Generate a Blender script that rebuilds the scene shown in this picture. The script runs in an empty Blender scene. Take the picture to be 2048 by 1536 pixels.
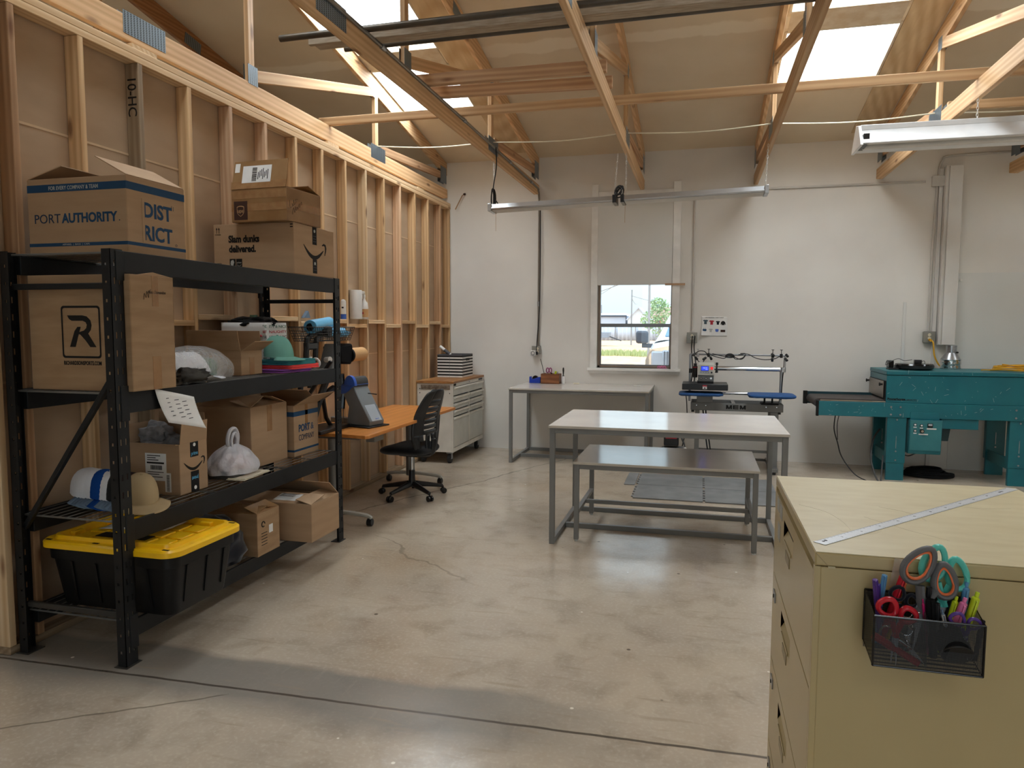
import bpy, math, random
from mathutils import Vector, Matrix, Euler, noise
S = bpy.context.scene
COL = S.collection
PI = math.pi
def R(d): return d * PI / 180

# ---------------------------------------------------------------- camera
cd = bpy.data.cameras.new('camera'); cam = bpy.data.objects.new('camera', cd); COL.objects.link(cam)
YAW, PITCH, ROLL, FPX = 0.25538, 0.07995, 0.003088, 1436.25
F = Vector((-math.sin(YAW)*math.cos(PITCH), math.cos(YAW)*math.cos(PITCH), -math.sin(PITCH)))
Rt = Vector((math.cos(YAW), math.sin(YAW), 0)); U = Rt.cross(F)
Rr = Rt*math.cos(ROLL) + U*math.sin(ROLL); Ur = U*math.cos(ROLL) - Rt*math.sin(ROLL)
m = Matrix((Rr, Ur, -F)).transposed().to_4x4(); m.translation = (0, 0, 1.61); cam.matrix_world = m
cd.sensor_width = 36; cd.lens = 36*FPX/2048; cd.clip_start = 0.02; cd.clip_end = 1000
S.camera = cam

# ---------------------------------------------------------------- exposure, sky, big lights
S.view_settings.view_transform = 'Standard'; S.view_settings.look = 'None'
S.view_settings.exposure = 0.50; S.view_settings.gamma = 1.0
S.view_settings.use_curve_mapping = False
S.cycles.use_denoising = True
S.cycles.max_bounces = 10; S.cycles.diffuse_bounces = 6; S.cycles.glossy_bounces = 4
S.cycles.transparent_max_bounces = 16; S.cycles.sample_clamp_indirect = 6.0
S.cycles.caustics_reflective = False; S.cycles.caustics_refractive = False
w = bpy.data.worlds.new('sky'); S.world = w; w.use_nodes = True
nt = w.node_tree; nt.nodes.clear()
o_ = nt.nodes.new('ShaderNodeOutputWorld'); bg = nt.nodes.new('ShaderNodeBackground')
tc = nt.nodes.new('ShaderNodeTexCoord'); sx = nt.nodes.new('ShaderNodeSeparateXYZ')
mr = nt.nodes.new('ShaderNodeMapRange'); mr.inputs['From Min'].default_value = 0.0; mr.inputs['From Max'].default_value = 0.7
mr.inputs['To Min'].default_value = 1.0; mr.inputs['To Max'].default_value = 2.6
cr = nt.nodes.new('ShaderNodeValToRGB'); cr.color_ramp.elements[0].color = (0.74, 0.90, 0.98, 1); cr.color_ramp.elements[1].color = (0.9, 0.96, 1.0, 1)
cr.color_ramp.elements[1].position = 0.6
L = nt.links.new
L(tc.outputs['Generated'], sx.inputs[0]); L(sx.outputs['Z'], mr.inputs['Value']); L(sx.outputs['Z'], cr.inputs[0])
L(cr.outputs[0], bg.inputs['Color']); L(mr.outputs[0], bg.inputs['Strength']); L(bg.outputs[0], o_.inputs[0])
def area(name, loc, rot, sx_, sy_, rad, col):
    ld = bpy.data.lights.new(name, 'AREA'); ld.shape = 'RECTANGLE'; ld.size = sx_; ld.size_y = sy_
    ld.energy = rad*PI*sx_*sy_; ld.color = col
    o = bpy.data.objects.new(name, ld); o.location = loc; o.rotation_euler = rot; COL.objects.link(o); return o
SLOPE = 0.18
YB = 9.10            # inner face of the far white wall
def ceil_z(y): return 3.745 + SLOPE*(YB - abs(y) if y < 0 else YB - y)
SKY_RAD = 11.5        # skylights in view, and an added one over the left bay
SIDE_RAD = 13.0       # unseen panels off to the right, added to brighten the far wall
# skylight openings (x0, x1, y0, y1); rows below the first: unseen, added as fill
SKYLIGHTS = [(-3.24,-2.44,6.83,7.80), (-3.24,-2.44,5.40,6.52), (0.67,1.555,6.83,7.80), (0.67,1.555,5.40,6.52),
             (-3.24,-2.44,2.6,3.9), (0.67,1.555,2.6,3.9), (4.6,5.4,5.4,6.52), (4.6,5.4,6.83,7.8), (4.6,5.4,2.6,3.9),
             (-6.9,-5.9,5.2,6.4), (-6.9,-5.9,1.6,3.0), (-3.24,-2.44,-3.9,-2.0), (0.67,1.555,-3.9,-2.0), (4.6,5.4,-3.9,-2.0)]
ang = math.atan(SLOPE)
for (a, b, c, d) in SKYLIGHTS:
    ym = (c+d)/2; sg = 1 if ym > 0 else -1
    area('skylight_daylight', ((a+b)/2, ym, ceil_z(ym)+0.17), (-sg*ang*1.0, 0, 0), b-a, d-c, SKY_RAD if ym > 4.5 and a < 4 else ((SIDE_RAD if a > 4 else 9.0) if ym > 0 else 1.5), (0.905, 0.957, 1.0))
# weak fill light added behind the camera, as from an unseen doorway
area('rear_fill', (0.6, -5.9, 1.75), (R(90), 0, 0), 5.0, 3.3, 0.12, (0.95, 0.98, 1.0))
# daylight of the clear north sky outside the far window
area('window_daylight', (-0.80, 9.7, 2.3), (R(-62), 0, 0), 2.2, 1.6, 1.2, (0.75, 0.88, 1.0)) if False else None

# ---------------------------------------------------------------- mesh helpers
class MB:
    def __init__(s): s.v = []; s.f = []; s.m = []; s.mi = 0
    def add(s, vs, fs, M=None):
        n = len(s.v)
        s.v += [tuple(M @ Vector(p)) if M else tuple(p) for p in vs]
        s.f += [tuple(i+n for i in f) for f in fs]; s.m += [s.mi]*len(fs); return s
    def box(s, x0, x1, y0, y1, z0, z1, M=None):
        if x0 > x1: x0, x1 = x1, x0
        if y0 > y1: y0, y1 = y1, y0
        if z0 > z1: z0, z1 = z1, z0
        return s.add([(x0,y0,z0),(x1,y0,z0),(x1,y1,z0),(x0,y1,z0),(x0,y0,z1),(x1,y0,z1),(x1,y1,z1),(x0,y1,z1)],
              [(0,3,2,1),(4,5,6,7),(0,1,5,4),(1,2,6,5),(2,3,7,6),(3,0,4,7)], M)
    def prism(s, poly, ax, a, b):
        # poly in the two other axes: ax x -> (y,z), y -> (x,z), z -> (x,y)
        def P(p, t): return {'x': (t, p[0], p[1]), 'y': (p[0], t, p[1]), 'z': (p[0], p[1], t)}[ax]
        n = len(poly); vs = [P(p, a) for p in poly] + [P(p, b) for p in poly]
        fs = [tuple(range(n))[::-1], tuple(range(n, 2*n))] + [(i, (i+1) % n, (i+1) % n+n, i+n) for i in range(n)]
        ar = sum(poly[i][0]*poly[(i+1) % n][1]-poly[(i+1) % n][0]*poly[i][1] for i in range(n))
        flip = (ar < 0) != (ax == 'y') != (b < a)
        if flip: fs = [f[::-1] for f in fs]
        return s.add(vs, fs)
    def cyl(s, p0, p1, r0, r1=None, n=16, caps=True):
        p0 = Vector(p0); p1 = Vector(p1); r1 = r0 if r1 is None else r1
        d = (p1-p0).normalized(); a = d.orthogonal().normalized(); b = d.cross(a)
        vs = []
        for p, r in ((p0, r0), (p1, r1)):
            vs += [p + (a*math.cos(2*PI*i/n) + b*math.sin(2*PI*i/n))*r for i in range(n)]
        fs = [(i, (i+1) % n, n+(i+1) % n, n+i) for i in range(n)]
        if caps: fs += [tuple(range(n))[::-1], tuple(range(n, 2*n))]
        return s.add(vs, fs)
    def tube(s, pts, r, n=8, closed=False, flat=1.0):
        pts = [Vector(p) for p in pts]; N = len(pts); vs = []; a = None
        for i, p in enumerate(pts):
            if closed: d = pts[(i+1) % N]-pts[i-1]
            else: d = pts[min(i+1, N-1)]-pts[max(i-1, 0)]
            d = d.normalized() if d.length > 1e-9 else Vector((0,0,1))
            if a is None: a = d.orthogonal().normalized()
            else:
                a = a - d*a.dot(d); a = a.normalized() if a.length > 1e-6 else d.orthogonal().normalized()
            b = d.cross(a); rr = r[i] if isinstance(r, (list, tuple)) else r
            vs += [p + (a*math.cos(2*PI*k/n)*flat + b*math.sin(2*PI*k/n))*rr for k in range(n)]
        fs = []
        for i in range(N if closed else N-1):
            j = (i+1) % N
            fs += [(i*n+k, i*n+(k+1) % n, j*n+(k+1) % n, j*n+k) for k in range(n)]
        if not closed: fs += [tuple(range(n))[::-1], tuple(range((N-1)*n, N*n))]
        return s.add(vs, fs)
    def lathe(s, prof, n=24, M=None):
        vs = []; N = len(prof)
        for r, z in prof: vs += [(r*math.cos(2*PI*k/n), r*math.sin(2*PI*k/n), z) for k in range(n)]
        fs = [(i*n+k, i*n+(k+1) % n, (i+1)*n+(k+1) % n, (i+1)*n+k) for i in range(N-1) for k in range(n)]
        fs += [tuple(range(n))[::-1], tuple(range((N-1)*n, N*n))]
        return s.add(vs, fs, M)
    def grid(s, fn, nu, nv, wrap=False, M=None):
        vs = [fn(i/nu, j/nv) for j in range(nv+1) for i in range(nu+(0 if wrap else 1))]
        W_ = nu if wrap else nu+1; fs = []
        for j in range(nv):
            for i in range(nu):
                i2 = (i+1) % W_ if wrap else i+1
                fs.append((j*W_+i, j*W_+i2, (j+1)*W_+i2, (j+1)*W_+i))
        return s.add(vs, fs, M)
    def sph(s, c, r, n=16, m_=10, fn=None):
        c = Vector(c); r = (r,)*3 if not isinstance(r, (tuple, list)) else r
        def P(u, v):
            th = 2*PI*u; ph = PI*v
            d = Vector((math.cos(th)*math.sin(ph), math.sin(th)*math.sin(ph), -math.cos(ph)))
            k = fn(d) if fn else 1.0
            return c + Vector((d.x*r[0], d.y*r[1], d.z*r[2]))*k
        return s.grid(P, n, m_, wrap=True)
    def build(s, name, mat, parent=None, loc=(0,0,0), rot=(0,0,0), bevel=0, seg=2, smooth=35, solid=0, sub=0):
        me = bpy.data.meshes.new(name); me.from_pydata([tuple(v) for v in s.v], [], s.f); 
        mats = mat if isinstance(mat, (list, tuple)) else [mat]
        for q in mats: me.materials.append(q)
        if len(mats) > 1: me.polygons.foreach_set('material_index', s.m)
        if smooth:
            me.polygons.foreach_set('use_smooth', [True]*len(me.polygons)); me.set_sharp_from_angle(angle=R(smooth))
        me.validate(); me.update()
        o = bpy.data.objects.new(name, me); COL.objects.link(o)
        if parent: o.parent = parent
        o.location = loc; o.rotation_euler = rot
        if solid:
            d = o.modifiers.new('solid', 'SOLIDIFY'); d.thickness = solid; d.offset = 0
        if bevel:
            b = o.modifiers.new('bevel', 'BEVEL'); b.width = bevel; b.segments = seg; b.limit_method = 'ANGLE'; b.angle_limit = R(40)
        if sub:
            u = o.modifiers.new('sub', 'SUBSURF'); u.levels = sub; u.render_levels = sub
        return o
def bx(*a): return MB().box(*a)
def tag(o, label=None, cat=None, group=None, kind=None):
    if label: o['label'] = label
    if cat: o['category'] = cat
    if group: o['group'] = group
    if kind: o['kind'] = kind
    return o
def thing(name, label, cat, loc=(0,0,0), rz=0, group=None, kind=None):
    o = bpy.data.objects.new(name, None); o.empty_display_size = 0.1; COL.objects.link(o)
    o.location = loc; o.rotation_euler = (0, 0, rz)
    return tag(o, label, cat, group, kind)
def struct(name, mb, mt, **k):
    o = mb.build(name, mt, **k); o['kind'] = 'structure'; return o
FACE = {'-y': (R(90), 0, 0), '+x': (R(90), 0, R(90)), '-x': (R(90), 0, R(-90)), '+z': (0, 0, 0), '+y': (R(90), 0, R(180))}
def text(parent, name, s, size, loc, face, mt, width=None, bold=0.0, align='LEFT', ext=0.0003, shear=0, spin=0):
    c = bpy.data.curves.new(name, 'FONT'); c.body = s; c.size = size; c.extrude = ext; c.offset = bold*size
    c.align_x = align; c.shear = shear; c.materials.append(mt); c.resolution_u = 3
    fo = bpy.data.objects.new(name, c); COL.objects.link(fo); bpy.context.view_layer.update()
    me = bpy.data.meshes.new_from_object(fo.evaluated_get(bpy.context.evaluated_depsgraph_get())); me.name = name
    bpy.data.objects.remove(fo); o = bpy.data.objects.new(name, me); COL.objects.link(o)
    xs_ = [v.co.x for v in me.vertices] or [0, 1]
    if parent: o.parent = parent
    o.location = loc
    e = Euler(FACE[face] if isinstance(face, str) else face)
    if spin: e = (e.to_matrix() @ Matrix.Rotation(spin, 3, 'Z')).to_euler()
    o.rotation_euler = e
    if width:
        o.scale.x = width/max(1e-5, max(xs_)-min(xs_))
    return o
def dirbasis(p0, p1, up=(0,0,1)):
    p0 = Vector(p0); p1 = Vector(p1); x = (p1-p0).normalized(); up = Vector(up)
    y = up.cross(x)
    if y.length < 1e-4: y = Vector((0,1,0)).cross(x)
    y.normalize(); z = x.cross(y)
    M = Matrix((x, y, z)).transposed().to_4x4(); M.translation = p0; return M, (p1-p0).length
def lumber(name, p0, p1, w, h, mt, parent=None, up=(0,0,1), bevel=0.003, cut=None):
    """straight board from p0 to p1 (centre line), w across, h deep"""
    M, Lg = dirbasis(p0, p1, up)
    mb = MB().box(0, Lg, -w/2, w/2, -h/2, h/2)
    o = mb.build(name, mt, parent, bevel=bevel, seg=1, smooth=0)
    o.matrix_local = M; return o
def arc(c, r, a0, a1, n, ax='z', k=1.0):
    out = []
    for i in range(n+1):
        a = R(a0+(a1-a0)*i/n); u, v = r*math.cos(a), r*k*math.sin(a)
        out.append({'z': (c[0]+u, c[1]+v, c[2]), 'y': (c[0]+u, c[1], c[2]+v), 'x': (c[0], c[1]+u, c[2]+v)}[ax])
    return out
def rrect(x0, x1, z0, z1, r, n=5):
    out = []
    for cx, cz, a in ((x1-r, z0+r, -90), (x1-r, z1-r, 0), (x0+r, z1-r, 90), (x0+r, z0+r, 180)):
        out += [(cx+r*math.cos(R(a+90*i/n)), cz+r*math.sin(R(a+90*i/n))) for i in range(n+1)]
    return out
def smooth_path(pts, k=6):
    P = [Vector(p) for p in pts]; out = []
    for i in range(len(P)-1):
        a = P[max(i-1, 0)]; b = P[i]; c = P[i+1]; d = P[min(i+2, len(P)-1)]
        for j in range(k):
            t = j/k
            out.append(0.5*((2*b)+(c-a)*t+(2*a-5*b+4*c-d)*t*t+(3*b-a-3*c+d)*t**3))
    out.append(P[-1]); return out
def lump(name, size, mt, parent=None, loc=(0,0,0), rz=0, seed=0, amp=0.18, fr=2.2, n=40, flat=0.35, ridged=True, sq=0.75):
    """a heap of soft stuff with a flat underside"""
    def fn(d):
        q = Vector((d.x, d.y, d.z))*fr + Vector((seed*3.1, seed*1.7, seed*5.3))
        a = noise.noise(q)*1.2 + 0.6*noise.noise(q*2.1)
        if ridged: a += 0.9*(0.35-abs(noise.noise(q*1.6+Vector((9,2,4)))))*1.2
        return 1.0 + amp*a
    def P(u, v):
        th = 2*PI*u; ph = PI*v
        d = Vector((math.cos(th)*math.sin(ph), math.sin(th)*math.sin(ph), -math.cos(ph)))
        k = fn(d); e = lambda t: math.copysign(abs(t)**sq, t)
        x, y, z = e(d.x)*size[0]/2*k, e(d.y)*size[1]/2*k, d.z*size[2]*k*(1-flat)+size[2]*flat
        return (x, y, max(z, 0.0))
    mb = MB().grid(P, n, n//2, wrap=True)
    return mb.build(name, mt, parent, loc=loc, rot=(0,0,rz), smooth=75)

# ---------------------------------------------------------------- materials
def lin(c):
    if isinstance(c, str): c = tuple(int(c[i:i+2], 16) for i in (0, 2, 4))
    return tuple(((v/255)/12.92 if v/255 <= 0.04045 else ((v/255+0.055)/1.055)**2.4) for v in c) + (1.0,)
def newmat(name):
    mt = bpy.data.materials.new(name); mt.use_nodes = True; nt = mt.node_tree
    return mt, nt, nt.nodes['Principled BSDF']
def N(nt, t, **k):
    n = nt.nodes.new('ShaderNode'+t)
    for a, b in k.items():
        if hasattr(n, a): setattr(n, a, b)
        else: n.inputs[a.replace('_', ' ')].default_value = b
    return n
def mat(name, col, rough=0.5, metal=0.0, col2=None, scale=6.0, bump=0.0, bscale=60.0, spec=0.5, coat=0.0, sheen=0.0, stretch=None, mixlo=0.35, mixhi=0.65):
    mt, nt, b = newmat(name); L = nt.links.new
    b.inputs['Base Color'].default_value = lin(col); b.inputs['Roughness'].default_value = rough
    b.inputs['Metallic'].default_value = metal; b.inputs['Specular IOR Level'].default_value = spec
    b.inputs['Coat Weight'].default_value = coat; b.inputs['Coat Roughness'].default_value = 0.08
    if sheen: b.inputs['Sheen Weight'].default_value = sheen
    if col2 is None: 
        c = lin(col); col2c = tuple(min(1, v*0.88) for v in c[:3])+(1,)
    else: col2c = lin(col2)
    tc = N(nt, 'TexCoord'); mp = N(nt, 'Mapping'); L(tc.outputs['Object'], mp.inputs[0])
    if stretch: mp.inputs['Scale'].default_value = stretch
    nz = N(nt, 'TexNoise'); nz.inputs['Scale'].default_value = scale; nz.inputs['Detail'].default_value = 4
    L(mp.outputs[0], nz.inputs['Vector'])
    mr = N(nt, 'MapRange'); mr.inputs['From Min'].default_value = mixlo; mr.inputs['From Max'].default_value = mixhi
    L(nz.outputs[0], mr.inputs[0])
    mx = N(nt, 'Mix', data_type='RGBA'); mx.inputs[6].default_value = lin(col); mx.inputs[7].default_value = col2c
    L(mr.outputs[0], mx.inputs[0]); L(mx.outputs[2], b.inputs['Base Color'])
    if bump:
        n2 = N(nt, 'TexNoise'); n2.inputs['Scale'].default_value = bscale; L(mp.outputs[0], n2.inputs['Vector'])
        bp = N(nt, 'Bump'); bp.inputs['Strength'].default_value = bump; bp.inputs['Distance'].default_value = 0.004
        L(n2.outputs[0], bp.inputs['Height']); L(bp.outputs[0], b.inputs['Normal'])
    return mt
def wood(name, c1, c2, c3, rough=0.62, grain=30.0, long=1.2, knots=True, axis='x'):
    mt, nt, b = newmat(name); L = nt.links.new
    tc = N(nt, 'TexCoord'); oi = N(nt, 'ObjectInfo'); mp = N(nt, 'Mapping')
    sc = [grain, grain, grain]; sc['xyz'.index(axis)] = long; mp.inputs['Scale'].default_value = sc
    cx = N(nt, 'CombineXYZ'); mm = N(nt, 'Math', operation='MULTIPLY'); mm.inputs[1].default_value = 57.0
    L(oi.outputs['Random'], mm.inputs[0]); [L(mm.outputs[0], cx.inputs[i]) for i in range(3)]
    ad = N(nt, 'VectorMath', operation='ADD'); L(tc.outputs['Object'], mp.inputs[0]); L(mp.outputs[0], ad.inputs[0]); L(cx.outputs[0], ad.inputs[1])
    n1 = N(nt, 'TexNoise'); n1.inputs['Scale'].default_value = 1.0; n1.inputs['Detail'].default_value = 5; n1.inputs['Distortion'].default_value = 0.6
    L(ad.outputs[0], n1.inputs['Vector'])
    wv = N(nt, 'TexWave'); wv.inputs['Scale'].default_value = 0.35; wv.inputs['Distortion'].default_value = 6; wv.inputs['Detail'].default_value = 3; wv.inputs['Detail Scale'].default_value = 0.6
    wv.wave_type = 'RINGS'; wv.rings_direction = axis.upper(); L(ad.outputs[0], wv.inputs['Vector'])
    cr = N(nt, 'ValToRGB'); e = cr.color_ramp.elements; e[0].position = 0.3; e[0].color = lin(c1); e[1].position = 0.7; e[1].color = lin(c2)
    L(n1.outputs[0], cr.inputs[0])
    mx = N(nt, 'Mix', data_type='RGBA'); mx.inputs[7].default_value = lin(c3); L(cr.outputs[0], mx.inputs[6])
    ms = N(nt, 'Math', operation='MULTIPLY'); ms.inputs[1].default_value = 0.5; L(wv.outputs[0], ms.inputs[0]); L(ms.outputs[0], mx.inputs[0])
    last = mx
    if knots:
        m2 = N(nt, 'Mapping'); s2 = [9.0]*3; s2['xyz'.index(axis)] = 2.6; m2.inputs['Scale'].default_value = s2
        L(tc.outputs['Object'], m2.inputs[0]); a2 = N(nt, 'VectorMath', operation='ADD'); L(m2.outputs[0], a2.inputs[0]); L(cx.outputs[0], a2.inputs[1])
        vo = N(nt, 'TexVoronoi'); vo.inputs['Scale'].default_value = 0.8; L(a2.outputs[0], vo.inputs['Vector'])
        kr = N(nt, 'MapRange'); kr.inputs['From Min'].default_value = 0.06; kr.inputs['From Max'].default_value = 0.16; kr.inputs['To Min'].default_value = 0.75; kr.inputs['To Max'].default_value = 0
        L(vo.outputs['Distance'], kr.inputs[0])
        m3 = N(nt, 'Mix', data_type='RGBA'); m3.inputs[7].default_value = lin((96, 50, 22)); L(last.outputs[2], m3.inputs[6]); L(kr.outputs[0], m3.inputs[0]); last = m3
    # each board its own tone
    hs = N(nt, 'HueSaturation'); vr = N(nt, 'MapRange'); vr.inputs['To Min'].default_value = 0.82; vr.inputs['To Max'].default_value = 1.12
    L(oi.outputs['Random'], vr.inputs[0]); L(vr.outputs[0], hs.inputs['Value']); L(last.outputs[2], hs.inputs['Color'])
    L(hs.outputs[0], b.inputs['Base Color']); b.inputs['Roughness'].default_value = rough; b.inputs['Specular IOR Level'].default_value = 0.3
    bp = N(nt, 'Bump'); bp.inputs['Strength'].default_value = 0.15; bp.inputs['Distance'].default_value = 0.003
    L(n1.outputs[0], bp.inputs['Height']); L(bp.outputs[0], b.inputs['Normal'])
    return mt
M = {}
M['pine'] = wood('pine', (228,196,152), (206,168,122), (172,126,82))
M['pine_pale'] = wood('pine_pale', (232,208,172), (216,184,142), (190,150,108))
M['pine_red'] = wood('pine_red', (216,184,152), (202,166,132), (176,132,96))
M['pine_grey'] = wood('pine_grey', (170,150,124), (146,124,98), (116,92,66))
M['pine_dark'] = wood('pine_dark', (204,168,132), (182,144,108), (142,100,68))
M['truss'] = wood('truss_pine', (224,190,148), (206,168,126), (176,132,90))
M['truss_y'] = wood('truss_pine_long', (224,190,148), (206,168,126), (176,132,90), axis='y')
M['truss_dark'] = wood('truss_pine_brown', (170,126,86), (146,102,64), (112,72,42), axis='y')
M['butcher'] = wood('butcher_block', (196,146,92), (168,112,62), (130,82,42), rough=0.4, knots=False, axis='y', grain=22, long=2.5)
M['cedar'] = wood('stained_box_wood', (150,98,64), (116,70,42), (84,48,28), rough=0.5, grain=20, long=4)
M['desk'] = wood('honey_laminate', (206,140,74), (190,120,58), (172,104,46), rough=0.28, knots=False, axis='y', grain=16, long=1.5)
M['card'] = mat('cardboard', (172,143,113), 0.75, col2=(162,133,104), scale=3, bump=0.08, bscale=140, spec=0.25, stretch=(1,1,8), mixlo=0.3, mixhi=0.7)
M['card2'] = mat('cardboard_dark', (166,137,106), 0.75, col2=(152,123,93), scale=4, bump=0.08, bscale=140, spec=0.25, stretch=(1,1,6))
M['card3'] = mat('cardboard_taped', (150,116,78), 0.42, col2=(132,96,58), scale=5, bump=0.05, bscale=60, spec=0.5)
M['cardin'] = mat('cardboard_inside', (150,108,68), 0.85, spec=0.2)
M['tape'] = mat('packing_tape', (146,108,72), 0.25, col2=(160,122,84), scale=18, bump=0.25, bscale=30, spec=0.6)
M['rack'] = mat('black_powder_coat', (22,23,25), 0.5, col2=(18,19,20), scale=12, spec=0.35)
M['rackrail'] = mat('worn_black_steel', (60,58,55), 0.45, metal=0.3)
M['wire'] = mat('grey_wire', (128,128,126), 0.4, metal=0.6)
M['black'] = mat('black_plastic', (20,20,22), 0.38, bump=0.04, bscale=200)
M['blackgloss'] = mat('black_gloss', (14,14,16), 0.15)
M['blackmat'] = mat('black_matte', (16,16,18), 0.85, spec=0.2)
M['blackfab'] = mat('black_fabric', (17,17,20), 0.95, spec=0.15, bump=0.4, bscale=260, sheen=0.2)
M['navyfab'] = mat('navy_cloth', (22,24,34), 0.95, spec=0.1, sheen=0.3)
M['greyfab'] = mat('grey_cloth', (150,148,150), 0.95, col2=(118,116,118), scale=20, spec=0.1)
M['dgreyfab'] = mat('dark_grey_cloth', (78,76,72), 0.95, col2=(60,58,55), scale=16, spec=0.1)
M['coral'] = mat('coral_cloth', (238,84,82), 0.9, spec=0.1); M['teal'] = mat('teal_cloth', (62,132,138), 0.9, spec=0.1)
M['purple'] = mat('purple_cloth', (142,84,160), 0.9, spec=0.1); M['mint'] = mat('mint_cap', (116,168,154), 0.9, spec=0.1)
M['khaki'] = mat('khaki_cap', (176,156,122), 0.9, spec=0.1); M['brown'] = mat('brown_cap', (58,42,40), 0.9, spec=0.1)
M['whitecap'] = mat('white_cap', (226,228,234), 0.9, spec=0.1); M['royal'] = mat('royal_cap', (26,74,150), 0.85, spec=0.1)
M['steelblue'] = mat('blue_grey_cap', (116,136,158), 0.85, spec=0.1)
M['ink'] = mat('black_ink', (30,28,27), 0.6, spec=0.2); M['navyink'] = mat('navy_ink', (40,58,82), 0.65, spec=0.2)
M['bluestripe'] = mat('blue_box_stripe', (38,72,104), 0.6, spec=0.2); M['palebox'] = mat('pale_print', (178,180,176), 0.6)
M['upsbrown'] = mat('brown_print', (66,44,40), 0.35); M['gold'] = mat('tan_print', (168,134,96), 0.5)
M['white'] = mat('white_paint', (226,224,220), 0.5); M['paper'] = mat('white_paper', (232,232,230), 0.7, spec=0.2)
M['greyprint'] = mat('grey_print', (96,96,100), 0.7, spec=0.2); M['redprint'] = mat('red_print', (176,44,56), 0.7); M['greenprint'] = mat('green_print', (84,120,104), 0.7)
M['yellow'] = mat('yellow_plastic', (246,196,20), 0.32, col2=(238,186,16), spec=0.5)
M['tote'] = mat('black_tote', (14,14,15), 0.45, bump=0.05, bscale=300, spec=0.3)
M['tabletop'] = mat('white_laminate', (222,216,210), 0.16, col2=(214,208,202), scale=3, spec=0.5, bump=0.02, bscale=30)
M['topedge'] = mat('laminate_edge', (196,190,178), 0.4)
M['frame'] = mat('grey_steel_frame', (122,122,120), 0.42, col2=(114,114,112), metal=0.15, scale=4)
M['galv'] = mat('galvanised_steel', (176,178,180), 0.3, metal=0.85, col2=(140,142,146), scale=20)
M['foil'] = mat('crinkled_foil', (214,214,214), 0.16, metal=1.0, bump=0.9, bscale=28)
M['chrome'] = mat('chrome', (210,212,214), 0.12, metal=1.0); M['alu'] = mat('brushed_aluminium', (186,188,190), 0.32, metal=0.8, stretch=(1,40,40))
M['darkalu'] = mat('dull_aluminium', (132,132,134), 0.36, metal=0.7)
M['plate'] = None
M['dryer'] = mat('teal_machine_paint', (4,92,104), 0.36, col2=(10,102,112), scale=3, bump=0.05, bscale=40)
M['dryer2'] = mat('dull_teal_paint', (36,106,114), 0.45, col2=(48,118,124), scale=5)
M['dryerdark'] = mat('dark_teal_paint', (16,58,66), 0.5)
M['belt'] = mat('belt_mesh', (72,66,64), 0.8, bump=0.3, bscale=400); M['guard'] = mat('brushed_guard', (150,142,132), 0.35, metal=0.6, stretch=(30,1,30))
M['beige'] = mat('beige_enamel', (186,168,124), 0.3, col2=(180,162,118), scale=2.5, spec=0.5)
M['beigetop'] = mat('beige_enamel_top', (200,188,152), 0.34, col2=(192,178,140), scale=9, stretch=(1,3,1), spec=0.5)
M['beigedk'] = mat('beige_recess', (150,134,98), 0.4)
M['ruler'] = mat('satin_ruler_steel', (206,210,216), 0.3, metal=0.35)
M['toolwhite'] = mat('white_enamel', (214,210,200), 0.35); M['toolgrey'] = mat('light_grey_enamel', (196,196,188), 0.35)
M['shadowgap'] = mat('gap_shade', (20,20,20), 0.8)  # near-black stand-in for the shade in gaps and openings
M['rubber'] = mat('grey_rubber', (58,58,58), 0.7); M['rubberdk'] = mat('dark_rubber', (24,24,24), 0.75)
M['tapegrey'] = mat('grey_machine_plastic', (112,116,118), 0.4, bump=0.05, bscale=200); M['tapelight'] = mat('light_grey_panel', (170,178,186), 0.35)
M['blueplastic'] = mat('blue_plastic', (56,100,196), 0.32); M['bluepad'] = mat('blue_platen_cover', (20,66,120), 0.7, col2=(26,76,130), scale=6)
M['deepblue'] = mat('deep_blue_plastic', (18,58,170), 0.35)
M['kraft'] = mat('kraft_roll', (206,160,106), 0.6, stretch=(1,20,20)); M['skyblue'] = mat('sky_blue_vinyl', (98,180,222), 0.35, bump=0.2, bscale=20)
M['conduit'] = mat('painted_conduit', (200,196,190), 0.4); M['emt'] = mat('steel_conduit', (138,132,124), 0.35, metal=0.6)
M['darkpipe'] = mat('dark_steel_pipe', (78,74,68), 0.4, metal=0.5, col2=(96,86,74), scale=8); M['trimgrey'] = mat('weathered_trim', (176,160,140), 0.7, col2=(150,132,110), scale=10, stretch=(1,10,10))
M['whitegrey'] = mat('white_trim_paint', (214,212,208), 0.5, col2=(206,203,198), scale=3)
M['outlet'] = mat('grey_outlet_box', (142,140,132), 0.4, metal=0.3)
M['yellowcord'] = mat('yellow_cord', (226,168,34), 0.5); M['orangecord'] = mat('orange_cord', (236,64,30), 0.5)
M['mat'] = mat('grey_foam_mat', (124,125,125), 0.75, col2=(110,111,112), scale=5, bump=0.25, bscale=160)
M['orange'] = mat('orange_rubber', (226,112,58), 0.5); M['scgrey'] = mat('grey_grip', (98,98,100), 0.45); M['mintpl'] = mat('mint_plastic', (88,198,184), 0.35)
M['red'] = mat('red_plastic', (196,24,44), 0.3); M['purplepl'] = mat('purple_plastic', (84,52,140), 0.3); M['lbluepl'] = mat('light_blue_plastic', (92,150,196), 0.3)
M['limepl'] = mat('highlighter_yellow', (206,226,40), 0.35); M['pinkpl'] = mat('highlighter_pink', (232,124,176), 0.35); M['magpl'] = mat('magenta_plastic', (198,30,110), 0.35)
M['plum'] = mat('plum_handle', (150,60,110), 0.4); M['cream'] = mat('cream_plastic', (224,214,190), 0.5)
M['pipewhite'] = mat('white_enamel_fixture', (232,234,236), 0.3)
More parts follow.
